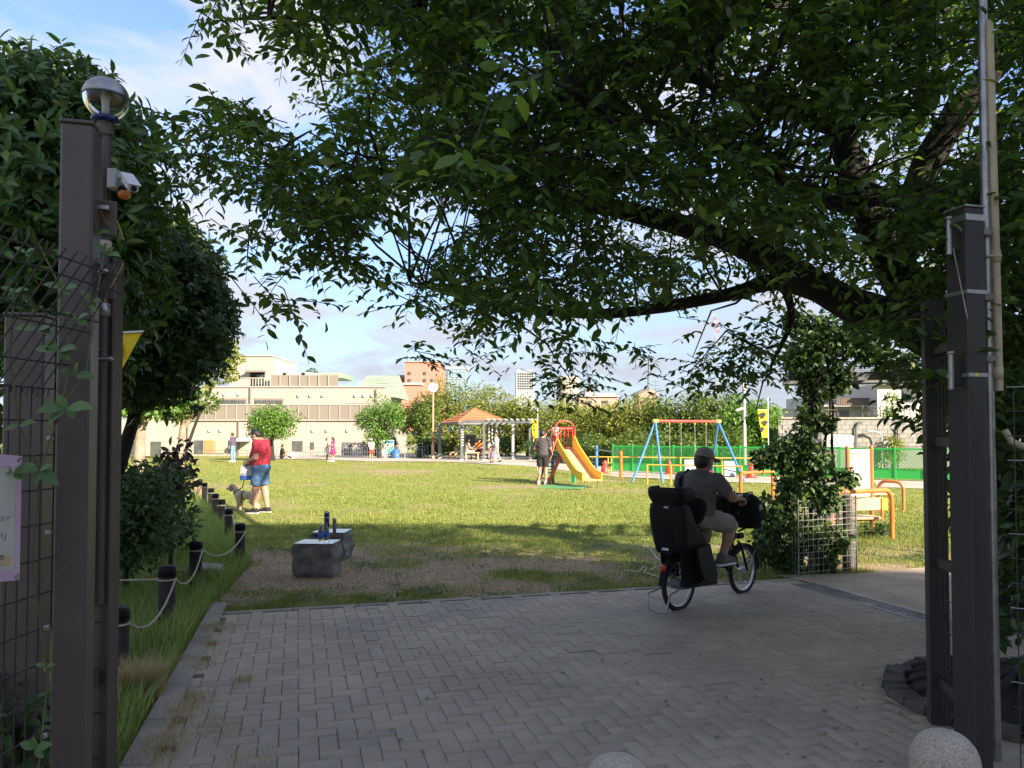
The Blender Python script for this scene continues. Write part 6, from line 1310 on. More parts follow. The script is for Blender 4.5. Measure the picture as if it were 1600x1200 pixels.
    if shoes is not None:
        for q in 'lr':
            a, to = J['a'+q], J['t'+q]; dz = A3([0, 0, 1]); hd_ = nrm(to-a); he = a-nrm(hd_*A3([1, 1, 0]))*.035*S
            sp_ = [cone(he*A3([1, 1, 0])+dz*(to[2]+.008*S), to, .041*S, .038*S, .02), cone(a, a*A3([1, 1, 0])+dz*(to[2]+.02*S), .044*S, .045*S, .02), cone(a, to+dz*.01*S, .042*S, .03*S, .03)]
            so_ = organic_obj('shoe', sp_, min(vox, .01), shoes, t, [((0, 0, -1), -(to[2]-.022*S))])
            organic_obj('sole', [cone(he*A3([1, 1, 0])+dz*(to[2]-.012*S), to-dz*.012*S, .046*S, .043*S, .02)], min(vox, .01), whitec, so_, [((0, 0, 1), to[2]-.004*S), ((0, 0, -1), -(to[2]-.03*S))])
    if hair is not None:
        hpz = [ell(W_(0, -.014, .022), A3([.085, .098, .104])*S, Rh, .02), ell(W_(0, -.05, -.03), A3([.07, .055, .07])*S, Rh, .03)]
        if long_hair: hpz.append(cone(W_(0, -.085, -.02), W_(0, -.1, -.1-long_hair), .06*S, .04*S, .04))
        n_ = Rh@nrm([0, .9, -.42]); organic_obj('hair', hpz, min(vox, .012), hair, t, [(n_, float(np.dot(n_, W_(0, .032, .06))))])
    if eyes:
        for q in (-1, 1): organic_obj('eye', [ell(W_(q*.032, .084, .006), A3([.012, .008, .008])*S)], .004, dark, t)
    if mask is not None: organic_obj('face_mask', [ell(W_(0, .045, -.048), A3([.062, .062, .052])*S, Rh), cone(W_(-.06, .03, -.03), W_(.06, .03, -.03), .02*S, .02*S)], .007, mask, t)
    if cap is not None:
        ca_ = [ell(W_(0, -.008, .03), A3([.09, .105, .10])*S, Rh)]; n_ = Rh@nrm([0, .05, -1]); cp_ = organic_obj('cap', ca_, .007, cap, t, [(n_, float(np.dot(n_, W_(0, 0, .022))))])
        organic_obj('peak', [ell(W_(0, .12, .028), A3([.07, .075, .008])*S, Rh@A3([[1, 0, 0], [0, .97, .2], [0, -.2, .97]]))], .005, cap, cp_)
    return t, J, W_, Rh
# man in the red T-shirt with the dog, facing left with his head bowed
mp_ = G(407, 802)
man, J, W_, Rh = build_person('man in crimson T-shirt and blue shorts looking down, wearing a mask, beside the dog', (mp_.x, mp_.y, 0), R(82), 1.04, .009,
    dict(head=(0, .115, 1.535), neck=(0, .02, 1.43), chest=(0, .0, 1.23), look=(.05, .82, -.62), ell=(-.235, -.0, 1.1), elr=(.225, .02, 1.09), wl=(-.13, .21, 1.02), wr=(.13, .22, 1.0), hdl=(.5, .7, -.4), hdr=(-.5, .7, -.4), pnl=(.5, -.3, -.7), pnr=(-.5, -.3, -.7),
         kl=(-.1, .06, .5), kr=(.1, -.02, .5), al=(-.11, .05, .085), ar=(.11, -.1, .085), tl=(-.12, .23, .03), tr=(.13, .08, .03)), crimson, denim, hairm, blackc, skin, None, greyc, belly=.055, legs=.86, hem=.86, sleeve=.72, hand=(.9, .9), thin=1.14)
h_ = V(*(A3([0, .30, 1.0])*1.04)); Mz = Matrix.Rotation(R(82), 3, 'Z'); hw_ = Mz@h_+man.location
bag = thing('tote_bag', 'white and blue tote bag hanging from the hands of the man in red', 'bag', hw_+V(0, 0, -.13), R(20))
part('body', whitec, bag, lambda b: b.prism([(-.11, -.05, .07), (.11, -.05, .07), (.125, -.055, -.14), (-.125, -.055, -.14)], V(0, .1, 0))); part('base', blueb, bag, lambda b: b.box((0, -.002, -.185), (.262, .116, .09), bev=.015))
for y_ in (-.04, .04): part('handle', blackc, bag, lambda b: b.tube([(-.06, y_, .06), (-.05, y_, .15), (0, y_*.5, .2), (.05, y_, .15), (.06, y_, .06)], .008, 6))
# dog, standing, facing left
dg_ = G(398, 797.5); S_ = .95
dog = thing('dog', 'beige curly coated dog standing beside the man in red', 'dog', (dg_.x-.2, dg_.y+.02, 0), R(80)); dog.scale = (.78, .78, .78)
bp_ = [ell((0, .16, .40), (.125, .16, .135)), ell((0, -.06, .405), (.115, .2, .115)), ell((0, -.26, .41), (.115, .13, .125)), cone((0, .22, .45), (0, .34, .58), .09, .075, .05), ell((0, .40, .625), (.085, .10, .088)), cone((0, .44, .6), (0, .53, .575), .052, .038, .03), ell((0, .55, .588), (.02, .016, .016), None, .008),
       cone((0, -.36, .46), (0, -.47, .56), .03, .035, .03), ell((0, -.48, .6), (.045, .045, .06))]
for q in (-1, 1):
    bp_ += [cone((q*.075, .19, .36), (q*.075, .17, .2), .062, .045, .04), cone((q*.075, .17, .2), (q*.075, .19, .05), .045, .038, .03), ell((q*.075, .21, .03), (.042, .055, .032)),
            cone((q*.08, -.27, .40), (q*.08, -.20, .24), .085, .052, .05), cone((q*.08, -.20, .24), (q*.08, -.33, .13), .05, .036, .03), cone((q*.08, -.33, .13), (q*.08, -.31, .04), .036, .034, .03), ell((q*.08, -.285, .03), (.04, .055, .03))]
def fluffy(v):
    h = np.sin(v[:, 0]*75+np.sin(v[:, 1]*60)*1.5)*np.sin(v[:, 1]*70+1)*np.sin(v[:, 2]*80+np.sin(v[:, 0]*50)); return h
v_, f_ = organic(bp_, .008); me_ = to_mesh('body', v_, f_, True)
no = np.zeros((len(v_), 3)); me_.vertices.foreach_get('co', np.zeros(len(v_)*3, np.float32)); nn_ = np.empty(len(v_)*3, np.float32); me_.vertex_normals.foreach_get('vector', nn_); v_ = v_+nn_.reshape(-1, 3)*(fluffy(v_)*.009)[:, None]
link('body', to_mesh('body', v_, f_, True), dog, fur)
for q in (-1, 1): organic_obj('ear', [cone((q*.075, .39, .66), (q*.105, .385, .545), .03, .036)], .008, furd, dog); organic_obj('eye', [ell((q*.036, .478, .64), (.011, .009, .011))], .004, dark, dog)
organic_obj('nose', [ell((0, .565, .592), (.02, .014, .016))], .005, dark, dog)
part('harness', furd if 0 else blackc, dog, lambda b: [b.torus((0, .27, .5), (0, .7, .75), .095, .011, 24, 6), b.torus((0, .06, .40), (0, 1, 0), .128, .011, 24, 6)])
Md = Matrix.Rotation(R(80), 3, 'Z'); dc_ = Md@V(0, .15, .44)+dog.location
ls = thing('dog_leash', 'black leash running from the hand of the man in red to the dog', 'leash', dc_)
part('strap', blackc, ls, lambda b: b.tube([hw_+V(0, 0, .03), hw_.lerp(dc_, .35)+V(.02, -.02, -.12), hw_.lerp(dc_, .7)+V(.03, -.02, -.12), dc_], .009, 6), True)
# dark shirted man behind the slide, seen from behind
p = G(848, 757); build_person('man in dark grey T-shirt and black shorts standing with his back turned at the slide', (p.x, p.y, 0), R(-12), 1.02, .013, dict(ell=(-.25, .03, 1.12), elr=(.24, .04, 1.12), wl=(-.22, .22, 1.0), wr=(.26, .2, .98), look=(.25, 1, -.1), al=(-.13, 0, .085), tl=(-.15, .16, .03)), darkt, blackc, hairm, whitec, skin, legs=.82, hem=.76, sleeve=.8)
p = V(1.42, 25.45, 1.1); build_person('child in a pale shirt standing inside the red cage of the slide', p, R(-30), .5, .012, dict(look=(.3, 1, -.2)), whitec, redp, hairm, shoem, skin, legs=.7, sleeve=.6)
# people on the far side of the lawn
p = G(364, 722); build_person('person in a dark purple top and light jeans standing before the white building', (p.x, p.y, 0), R(70), .97, .016, dict(wr=(.1, .2, 1.1), elr=(.22, .05, 1.1), head=(0, .06, 1.58), look=(0, 1, -.3)), purplec, jeans, hairb, whitec, skin, legs=1.92, sleeve=1.7, thin=.88)
p = G(511, 721); build_person('girl in a white dress facing her friend in magenta', (p.x, p.y, 0), R(-95), .80, .014, dict(wr=(.12, .25, 1.1), wl=(-.12, .25, 1.1)), whitec, None, hairb, whitec, skin, skirt=(whitec, .52, .23), long_hair=.1, thin=.85)
p = G(520, 721.5); build_person('girl in a magenta dress with long dark hair facing her friend', (p.x, p.y, 0), R(85), .82, .014, dict(wr=(.12, .25, 1.1), wl=(-.12, .25, 1.1)), pinkc, None, hairm, whitec, skin, skirt=(pinkc, .5, .23), long_hair=.22, thin=.85)
p = G(580, 721); build_person('child in a white top, white cap and red shorts near the map board', (p.x, p.y, 0), R(40), .76, .014, dict(wl=(-.1, .22, 1.15)), whitec, redp, hairm, whitec, skin, whitec, legs=.75, thin=.9)
sit = dict(pelvis=(0, 0, .52), chest=(0, .03, .82), neck=(0, .06, 1.02), head=(0, .1, 1.16), look=(0, 1, -.25), shl=(-.185, .05, .97), shr=(.185, .05, .97), ell=(-.24, .12, .72), elr=(.24, .12, .72), wl=(-.12, .32, .72), wr=(.12, .32, .72), hl=(-.09, 0, .5), hr=(.09, 0, .5), kl=(-.11, .42, .5), kr=(.11, .42, .5), al=(-.11, .4, .09), ar=(.11, .4, .09), tl=(-.11, .55, .03), tr=(.11, .55, .03))
gsit = {k: ((v[0], v[1], v[2]-.36) if k != 'look' else v) for k, v in sit.items()}; gsit.update(kl=(-.14, .3, .34), kr=(.14, .3, .34), al=(-.12, .55, .07), ar=(.12, .55, .07), tl=(-.12, .68, .04), tr=(.12, .68, .04), hl=(-.09, 0, .14), hr=(.09, 0, .14))
p = G(440, 717); build_person('person in black sitting on the ground by the railing under the round tree', (p.x, p.y, 0), R(-80), 1, .016, gsit, blackc, blackc, hairm, blackc, skin, legs=1.9, sleeve=1.6)
p = P(735, 715, 46.9); build_person('seated person in a pale grey top at the near bench of the shelter table', (p.x-.25, 46.95, 0), R(-60), 1, .016, sit, khaki, greyc, hairm, blackc, skin, legs=1.9, sleeve=.7)
p = P(752, 715, 47.5); build_person('person in an orange top sitting behind the shelter table', (p.x-.15, 48.2, 0), R(170), 1, .016, sit, orangec, redp, hairb, whitec, skin, legs=1.8, sleeve=.7)
p = P(765, 715, 46.9); build_person('seated person in a white top at the right end of the shelter table', (p.x+.15, 46.95, 0), R(55), 1, .016, sit, whitec, greyc, hairm, blackc, skin, legs=1.9, sleeve=.7)
p = G(776, 723); build_person('woman in a white top and trousers walking past the shelter', (p.x, p.y, 0), R(75), .97, .015, dict(al=(-.1, .16, .1), kl=(-.1, .12, .5), tl=(-.1, .33, .07), ar=(.1, -.2, .1), kr=(.1, -.03, .5), tr=(.1, -.05, .04), look=(-.3, 1, 0), wl=(-.28, -.08, .86), wr=(.27, .12, .9)), whitec, greyc, hairm, blackc, skin, legs=1.92, sleeve=.8, thin=.9, long_hair=.15)
p = G(769, 723.5); build_person('child in a dark top and grey violet skirt walking with the woman in white', (p.x, p.y, 0), R(60), .66, .013, dict(wr=(.3, .05, 1.0)), blackc, None, hairm, blackc, skin, skirt=(navyc, .45, .24), thin=.95)
# ------------------------------------------------------------------ cargo-carrying bicycle with a rear child seat
BR = V(1.545, 7.16, 0); BF_ = V(2.36, 7.90, 0); hd = (BF_-BR).normalized(); brz = -math.atan2(hd.x, hd.y); WB2 = (BF_-BR).length
bk = thing('bicycle', 'black electric bicycle with a rear child seat and a covered front basket', 'bicycle', BR, brz)
def wheel(y):
    w_ = part('wheel', alu, bk, lambda b: b.torus((0, y, .25), (1, 0, 0), .205, .012, 40, 8))
    part('tyre', rubber, w_, lambda b: b.torus((0, y, .25), (1, 0, 0), .227, .024, 40, 10)); part('hub', alu, w_, lambda b: b.tube([(-.05, y, .25), (-.02, y, .25), (.02, y, .25), (.05, y, .25)], [.02, .03, .03, .02], 12))
    for k in range(20):
        a = k*2*math.pi/20; a2 = a+(.25 if k % 2 else -.25); part('spoke', alu, w_, lambda b: b.tube([(.025*(1 if k % 4 < 2 else -1), y+.025*math.cos(a2), .25+.025*math.sin(a2)), (0, y+.2*math.cos(a), .25+.2*math.sin(a))], .0016, 4))
    part('mudguard', blackp, bk, lambda b: [b.tube([(x_, y+.262*math.cos(q), .25+.262*math.sin(q)) for q in [R(-5+k*13) for k in range(15)]], .011, 5) for x_ in (-.024, -.008, .008, .024)])
wheel(0); wheel(WB2)
part('wheel_reflector', alu, bk, lambda b: b.box((.012, WB2+.02, .115), (.006, .06, .03), bev=.003)); part('hub_drum', greyp, bk, lambda b: b.tube([(-.06, 0, .25), (.045, 0, .25)], .05, 16))
T = lambda nm_, m_, pts, r_, n=10: part(nm_, m_, bk, lambda b: b.tube(pts, r_, n))
hy = WB2-.2
T('head_tube', blackp, [(0, hy+.05, .58), (0, hy, .76)], .024); T('down_tube', blackp, [(0, hy+.04, .64), (0, hy-.1, .45), (0, .5, .30), (0, .42, .27)], .034, 12); T('seat_tube', blackp, [(0, .44, .26), (0, .34, .74)], .022)
for s in (-1, 1):
    T('chain_stay', blackp, [(s*.02, .44, .27), (s*.055, .2, .26), (s*.055, 0, .25)], .013, 8); T('seat_stay', blackp, [(s*.02, .36, .58), (s*.06, .12, .42), (s*.06, 0, .26)], .011, 8); T('fork_blade', blackp, [(s*.03, hy+.06, .56), (s*.05, hy+.1, .5), (s*.05, WB2, .25)], .014, 8)
    T('mudguard_stay', galv, [(s*.05, 0, .25), (s*.04, -.2, .39)], .004, 6); T('mudguard_stay', galv, [(s*.05, WB2, .25), (s*.04, WB2+.17, .43)], .004, 6)
T('steering_stem', blackp, [(0, hy, .74), (0, hy-.05, .99)], .016); T('handlebar', galv, [(-.29, hy-.28, .99), (-.24, hy-.16, 1.0), (-.1, hy-.05, 1.0), (.1, hy-.05, 1.0), (.24, hy-.16, 1.0), (.29, hy-.28, .99)], .012)
for s in (-1, 1): T('grip', blackp, [(s*.25, hy-.19, 1.0), (s*.295, hy-.3, .99)], .018); T('brake_lever', galv, [(s*.235, hy-.12, .985), (s*.29, hy-.22, .965)], .006, 6)
part('saddle', blackp, bk, lambda b: b.ball((0, .31, .77), .13, 16, 9, (.72, 1.0, .32))); part('battery', blackp, bk, lambda b: b.box((0, .315, .46), (.085, .09, .34), Matrix.Rotation(R(13), 3, 'X'), .015)); part('motor_unit', greyp, bk, lambda b: b.ball((0, .45, .26), .1, 18, 10, (.62, 1.15, .85)))
part('chain_case', blackp, bk, lambda b: [b.prism([(.055, .53, .33), (.055, .53, .19), (.055, .0, .21), (.055, .0, .29)], V(.015, 0, 0))]); part('crank', galv, bk, lambda b: [b.tube([(.085, .45, .265), (.095, .545, .36)], .011, 8), b.tube([(-.085, .45, .265), (-.095, .355, .17)], .011, 8), b.tube([(-.09, .45, .265), (.09, .45, .265)], .014, 10)])
part('pedal', blackp, bk, lambda b: b.box((.15, .55, .365), (.1, .085, .022), bev=.005)); part('pedal', blackp, bk, lambda b: b.box((-.15, .35, .165), (.1, .085, .022), bev=.005))
T('stand_frame', galv, [(-.09, .0, .25), (-.1, -.26, .2), (-.1, -.33, .2), (-.1, -.33, .05), (.0, -.33, .035), (.1, -.33, .05), (.1, -.27, .2), (.09, 0, .25)], .009, 8)
tl_ = part('tail_lamp', redref, bk, lambda b: b.ball((.02, -.255, .43), .028, 12, 8, (1, .6, 1.15))); part('lamp_base', blackp, tl_, lambda b: b.box((.02, -.235, .43), (.05, .03, .07), bev=.006))
part('rear_rack', blackp, bk, lambda b: [b.tube([(s*.07, -.22, .56), (s*.07, .28, .56)], .009, 8) for s in (-1, 1)]+[b.tube([(-.07, y, .56), (.07, y, .56)], .007, 6) for y in (-.2, 0, .2)]+[b.tube([(s*.07, -.1, .56), (s*.06, 0, .26)], .008, 6) for s in (-1, 1)])
# rear child seat: shell, head guard, leg guards
def shell(b, levels, th=.016, wings=8, back=10):
    """curved seat shell: levels are (z, half width, back y, wing front y, corner radius)"""
    rows = []
    for z, hwid, yb, yf, cr_ in levels:
        pts = []
        for k in range(wings): pts.append((-hwid, yf+(yb+cr_-yf)*k/(wings-1)))
        for k in range(1, 6): q = math.pi/2*k/6; pts.append((-hwid+cr_-cr_*math.cos(q), yb+cr_-cr_*math.sin(q)))
        for k in range(back): pts.append((-hwid+cr_+(2*hwid-2*cr_)*k/(back-1), yb))
        for k in range(1, 6): q = math.pi/2*k/6; pts.append((hwid-cr_+cr_*math.sin(q), yb+cr_-cr_*math.cos(q)))
        for k in range(wings): pts.append((hwid, yb+cr_+(yf-yb-cr_)*k/(wings-1)))
        inner = []
        for i_, (x, y) in enumerate(pts):
            p0, p1 = pts[max(i_-1, 0)], pts[min(i_+1, len(pts)-1)]; tx, ty = p1[0]-p0[0], p1[1]-p0[1]; L_ = math.hypot(tx, ty)+1e-9; inner.append((x-ty/L_*th, y+tx/L_*th))
        rows.append([V(x, y, z) for x, y in pts]+[V(x, y, z) for x, y in inner[::-1]])
    n_ = len(rows[0]); vs = [p for r_ in rows for p in r_]
    b.add(vs, [(r_*n_+k, r_*n_+(k+1) % n_, (r_+1)*n_+(k+1) % n_, (r_+1)*n_+k) for r_ in range(len(rows)-1) for k in range(n_)], True)
    h2 = n_//2
    for r_, fl in ((0, False), (len(rows)-1, True)):
        b.add(rows[r_], [((k, n_-1-k, n_-2-k, k+1) if fl else (k, k+1, n_-2-k, n_-1-k)) for k in range(h2-1)])
seat = part('child_seat', blackp, bk, lambda b: shell(b, [(.555, .15, -.15, .17, .06), (.58, .17, -.17, .20, .07), (.64, .185, -.185, .2, .08), (.70, .19, -.195, .16, .08), (.75, .195, -.205, .06, .08), (.80, .2, -.215, .0, .08), (.87, .2, -.225, -.05, .08), (.94, .195, -.232, -.07, .08), (.985, .185, -.236, -.09, .08), (1.0, .17, -.236, -.11, .08)]))
part('seat_pan', blackf, seat, lambda b: b.box((0, .0, .575), (.3, .34, .05), bev=.02)); part('back_cushion', blackf, seat, lambda b: b.box((0, -.17, .78), (.3, .05, .38), Matrix.Rotation(R(8), 3, 'X'), .02))
part('head_guard', blackp, seat, lambda b: shell(b, [(.985, .13, -.225, -.12, .06), (1.01, .155, -.24, -.08, .07), (1.06, .19, -.255, -.02, .09), (1.1, .2, -.265, .0, .1), (1.135, .195, -.268, -.03, .1), (1.155, .17, -.262, -.08, .09)]))
part('head_pad', blackf, seat, lambda b: b.box((0, -.205, 1.06), (.2, .04, .12), bev=.018))
for s in (-1, 1):
    part('leg_guard', blackp, seat, lambda b: b.prism([(s*.185, .0, .60), (s*.195, .03, .44), (s*.2, .07, .33), (s*.205, .12, .29), (s*.205, .26, .29), (s*.205, .28, .33), (s*.2, .25, .45), (s*.19, .2, .62)], V(s*.022, 0, 0)))
    part('foot_rest', blackp, seat, lambda b: b.box((s*.155, .19, .3), (.11, .15, .025), bev=.008)); part('leg_rim', blackp, seat, lambda b: b.tube([(s*.2, .0, .6), (s*.21, .03, .44), (s*.215, .075, .32), (s*.216, .13, .285), (s*.216, .26, .29), (s*.215, .285, .33), (s*.21, .25, .45)], .014, 8))
part('seat_label', whitep, seat, lambda b: b.box((-.02, -.178, .585), (.075, .006, .022), bev=.002)); part('label_plate', lgreyp, seat, lambda b: b.box((.04, -.24, .975), (.05, .006, .018))); part('back_panel', blackf, seat, lambda b: b.box((0, -.208, .72), (.15, .012, .1), bev=.004))
part('side_cloth', blackf, bk, lambda b: b.box((.12, .02, .42), (.03, .3, .34), Matrix.Rotation(R(-4), 3, 'Y'), .012)); part('side_bag', blackf, bk, lambda b: b.box((.14, .18, .44), (.09, .2, .32), bev=.03))
# covered front basket and its bag
fb = organic_obj('front_basket', [cone((-.14, hy+.1, .82), (.14, hy+.1, .82), .13, .13, .06), cone((-.14, hy+.17, .82), (.14, hy+.17, .82), .12, .12, .06), cone((-.13, hy+.1, .92), (.13, hy+.1, .92), .12, .12, .06), cone((-.12, hy+.17, .90), (.12, hy+.17, .90), .09, .09, .06), cone((-.1, hy+.2, .74), (.1, hy+.2, .74), .1, .1, .06), ell((0, hy-.02, .98), (.2, .12, .07))], .012, blackf, bk, [((0, 0, -1), -.69)])
part('strap', greyt, fb, lambda b: [b.tube([(x_, hy-.04, .84), (x_*1.02, hy+.05, 1.04), (x_, hy+.22, 1.045), (x_, hy+.24, .985), (x_, hy+.298, .84)], .008, 6) for x_ in (-.1, .1)]); part('side_panel', greyp, fb, lambda b: b.box((.262, hy+.12, .84), (.012, .06, .2), Matrix.Rotation(R(14), 3, 'X'), .004)); part('basket_bracket', blackp, fb, lambda b: [b.tube([(s*.06, hy+.02, .66), (s*.08, hy+.2, .7)], .01, 6) for s in (-1, 1)]+[b.tube([(0, hy+.02, .62), (0, hy+.1, .7)], .012, 6)])
T('headlamp', blackp, [(0, hy+.12, .60), (0, hy+.19, .6)], .03, 12)
# rider, seen from behind
rider, J, W_, Rh = build_person('person in a taupe T-shirt, khaki shorts and cap riding the black bicycle', BR, brz, 1.0, .0085,
    dict(pelvis=(0, .31, .87), chest=(0, .325, 1.09), neck=(0, .37, 1.265), head=(.01, .42, 1.385), look=(.12, 1, -.22), shl=(-.19, .34, 1.2), shr=(.19, .34, 1.2), ell=(-.3, .44, 1.06), elr=(.285, .46, 1.04), wl=(-.285, hy-.34, 1.03), wr=(.285, hy-.35, 1.025), hdl=(-.02, .97, -.2), hdr=(.02, .97, -.2), pnl=(0, -.25, -1), pnr=(0, -.25, -1),
         hl=(-.09, .33, .84), hr=(.09, .33, .84), kl=(-.13, .62, .6), kr=(.14, .68, .745), al=(-.14, .34, .275), ar=(.14, .50, .46), tl=(-.15, .48, .21), tr=(.15, .66, .405)), greyt, khaki, hairm, shoem, skind, khaki, eyes=False, legs=.86, hem=.80, sleeve=.72, hand=(1.2, 1.2), thin=.97)
part('shoulder_strap', blackc, rider, lambda b: b.tube([(-.12, .225, .96), (-.15, .215, 1.08), (-.15, .25, 1.2), (-.13, .345, 1.285), (-.1, .44, 1.22)], [.02, .022, .022, .02, .015], 6))
wb_ = thing('waist_bag', 'black bag slung at the back of the rider above the child seat', 'bag', BR, brz)
organic_obj('pouch', [cone((-.1, .18, .97), (.08, .19, .95), .085, .085, .05), cone((-.08, .17, .88), (.06, .18, .87), .08, .08, .05)], .011, blackf, wb_)
part('buckle', greyp, wb_, lambda b: b.box((.0, .09, .96), (.04, .02, .025), bev=.004))
part('brake_cable', blackp, bk, lambda b: [b.tube([(s*.2, hy-.1, 1.0), (s*.16, hy+.08, 1.04), (s*.05, hy+.12, .9), (0, hy+.06, .7)], .004, 6) for s in (-1, 1)])
part('bell', alu, bk, lambda b: b.ball((.15, hy-.08, 1.025), .024, 12, 8, (1, 1, .7))); part('mirror_stalk', blackp, bk, lambda b: b.tube([(-.22, hy-.12, 1.0), (-.3, hy-.05, 1.1)], .005, 6))
# ------------------------------------------------------------------ buildings
D = 56.0
def B(u, v, dy=0.0): p = P(u, v, D); return V(p.x, D+dy, p.z)
def slab(b, u0, v0, u1, v1, dy0, dy1):
    """a block whose face at depth D+dy0 covers the picture rectangle"""
    a, c = B(u0, v1), B(u1, v0); b.box(((a.x+c.x)/2, D+(dy0+dy1)/2, (a.z+c.z)/2), (abs(c.x-a.x), abs(dy1-dy0), abs(c.z-a.z)))
wb = thing('school_building', 'long cream two storey building with beige screens and a pale green roof', 'building', (B(400, 714).x, D, 0))
def W(name, m, *rects, parent=None): return part(name, m, parent or wb, lambda b: [slab(b, *r) for r in rects], True)
W('ground_storey_wall', cream, (178, 656, 607, 722, 0, 10))
W('upper_storey_wall', cream, (180, 603, 597, 656, 1.6, 10))
W('parapet_coping', pwhite, (180, 601.5, 597, 603.2, 1.5, 10.1))
W('stair_tower', cream, (340, 551, 408, 601.4, 2.6, 9)); W('stair_tower_coping', pwhite, (339, 549.8, 409, 551.2, 2.5, 9.1))
W('stair_tower_lit_side', pwhite, (408, 556, 410.5, 601.4, 2.8, 9))  # strip in a paler white, standing in for sunlight on the tower's side
W('recess_shade_sheet', dark, (372, 578, 396, 601, 2.55, 2.59)); W('tower_canopy', panelb, (368, 575, 398, 578, 1.9, 2.58))  # flat dark sheet stands in for the shade of a recess
wn = W('window', winm, (383, 581, 394, 600, 2.44, 2.5)); W('frame', pwhite, (382, 580, 383, 601, 2.4, 2.5), (394, 580, 395, 601, 2.4, 2.5), (388, 581, 388.6, 600, 2.4, 2.44), parent=wn)
for k in range(14): W('balcony_rail', pwhite, (345+k*4.6, 588.5, 346+k*4.6, 601.4, 1.75, 1.8))
W('handrail', pwhite, (340, 587.4, 409, 588.6, 1.72, 1.83))
for i, u in enumerate(np.arange(410, 518, 15.6)):
    W('roof_screen_panel', panelb, (u, 583, u+15, 601.4, 1.9, 2.1)); W('screen_post', pwhite, (u-.6, 582.6, u+.1, 601.4, 1.8, 2.15))
W('roof_house', mansard, (412, 574, 512, 582.6, 5, 9))
for u in (421, 452): W('dormer', pwhite, (u+7, 576, u+16, 583, 3.0, 5)); W('dormer_shade_side', dark, (u, 577, u+7, 583, 3.2, 5))  # left sides near black: their shade put into the colour
for i, u in enumerate(np.arange(306, 596, 16.1)):
    W('screen_panel', panelb, (u, 632.8, u+15.6, 656, -.12, .1)); W('screen_post', pwhite, (u-.6, 632, u+.2, 656.6, -.18, .12))
W('screen_rail', pwhite, (300, 631.6, 600, 632.8, -.16, .12)); W('screen_rail', pwhite, (300, 656, 606, 657.2, -.16, -.01))
for (u0, u1, n_, v0) in ((323, 373, 4, 622), (388, 432, 4, 622), (534, 571, 3, 629.5)):
    W('window_recess', panelb, (u0-1, v0-1, u1+1, 632, 1.52, 1.58))
    for k in range(n_):
        du = (u1-u0)/n_; wn = W('window', winm, (u0+k*du+1, v0+2, u0+(k+1)*du-1, 632, 1.45, 1.5)); W('frame', pwhite, (u0+k*du, v0+1, u0+k*du+1, 632, 1.42, 1.5), (u0+k*du+1, v0+1, u0+(k+1)*du-1, v0+2, 1.42, 1.5), parent=wn)
for u in (338, 361): W('round_vent', lgreyp, (u-1.6, 612.5, u+1.6, 616.5, 1.48, 1.59))
for u in (457, 476, 496, 548, 562, 575): W('round_vent', lgreyp, (u-1.5, 614.5, u+1.5, 618.5, 1.48, 1.59))
for u in (328, 345, 489, 511, 543): W('round_vent', lgreyp, (u-1.6, 670.5, u+1.6, 674.5, -.12, -.01))
for u, v0, v1, dy in ((294, 658, 714, 0), (373, 658, 714, 0), (380, 603, 631, 1.6), (582, 606, 631, 1.6)): W('drain_pipe', panelb, (u-.8, v0, u+.8, v1, dy-.15, dy-.01))
for u0, u1, v0, v1, m_ in ((304, 318, 688, 709, winm), (320, 335, 688, 709, doorw), (337, 351, 688, 709, curtain), (357, 366, 688, 709, winm), (440, 456, 689, 705, curtain), (457, 473, 689, 705, winm), (485, 491, 691, 702, winm), (535, 552, 691, 714, greyp), (200, 220, 690, 712, winm), (236, 252, 690, 712, winm), (180, 196, 690, 712, winm)):
    wn = W('window' if m_ in (winm, curtain) else 'door', m_, (u0, v0, u1, v1, -.06, -.01))
    W('frame', pwhite, (u0-1, v0-1, u1+1, v0, -.1, -.01), (u0-1, v0, u0, v1, -.1, -.01), (u1, v0, u1+1, v1, -.1, -.01), (u0-1, v1, u1+1, v1+.8, -.1, -.01), parent=wn)
W('paper_notice', whitep, (540, 698, 546, 702, -.09, -.061))
W('awning', lgreyp, (376, 684, 392, 689.5, -1.2, -.01)); W('utility_box', pwhite, (553, 693, 570, 715, -.8, -.01)); W('box_lid', panelb, (552, 691, 571, 693, -.9, -.01))
a0, a1, a2, a3 = B(533, 609), B(545, 576), B(602, 575.5), B(606, 617)
part('mansard_roof', mansard, wb, lambda b: b.add([V(a0.x, D+4, a0.z), V(a1.x, D+7, a1.z), V(a2.x, D+7, a2.z), V(a3.x, D+4, a3.z), V(a0.x-1, D+10, a0.z), V(a3.x+.2, D+10, a3.z)], [(3, 2, 1, 0), (0, 1, 4), (2, 3, 5), (1, 2, 5, 4)]), True)
for k in range(8):
    t = k/8; l, r_ = a0.lerp(a1, t), a3.lerp(a2, t); yy = D+4+3*t
    part('roof_seam', mat('green_roof_seam', (.34, .43, .32)) if 'green_roof_seam' not in MATS else MATS['green_roof_seam'], wb, lambda b: b.bar(V(l.x+.02, yy-.02, l.z), V(r_.x-.02, yy-.02, r_.z), .05, .04), True)
part('roof_skylight', winm, wb, lambda b: b.add([V(a0.x-.03, D+4.6, a0.z+.1), V(a1.x-.04, D+7, a1.z-.1), V(a1.x-.5, D+9.2, a1.z-.2), V(a0.x-.7, D+9.2, a0.z+.1)], [(0, 1, 2, 3)]), True)
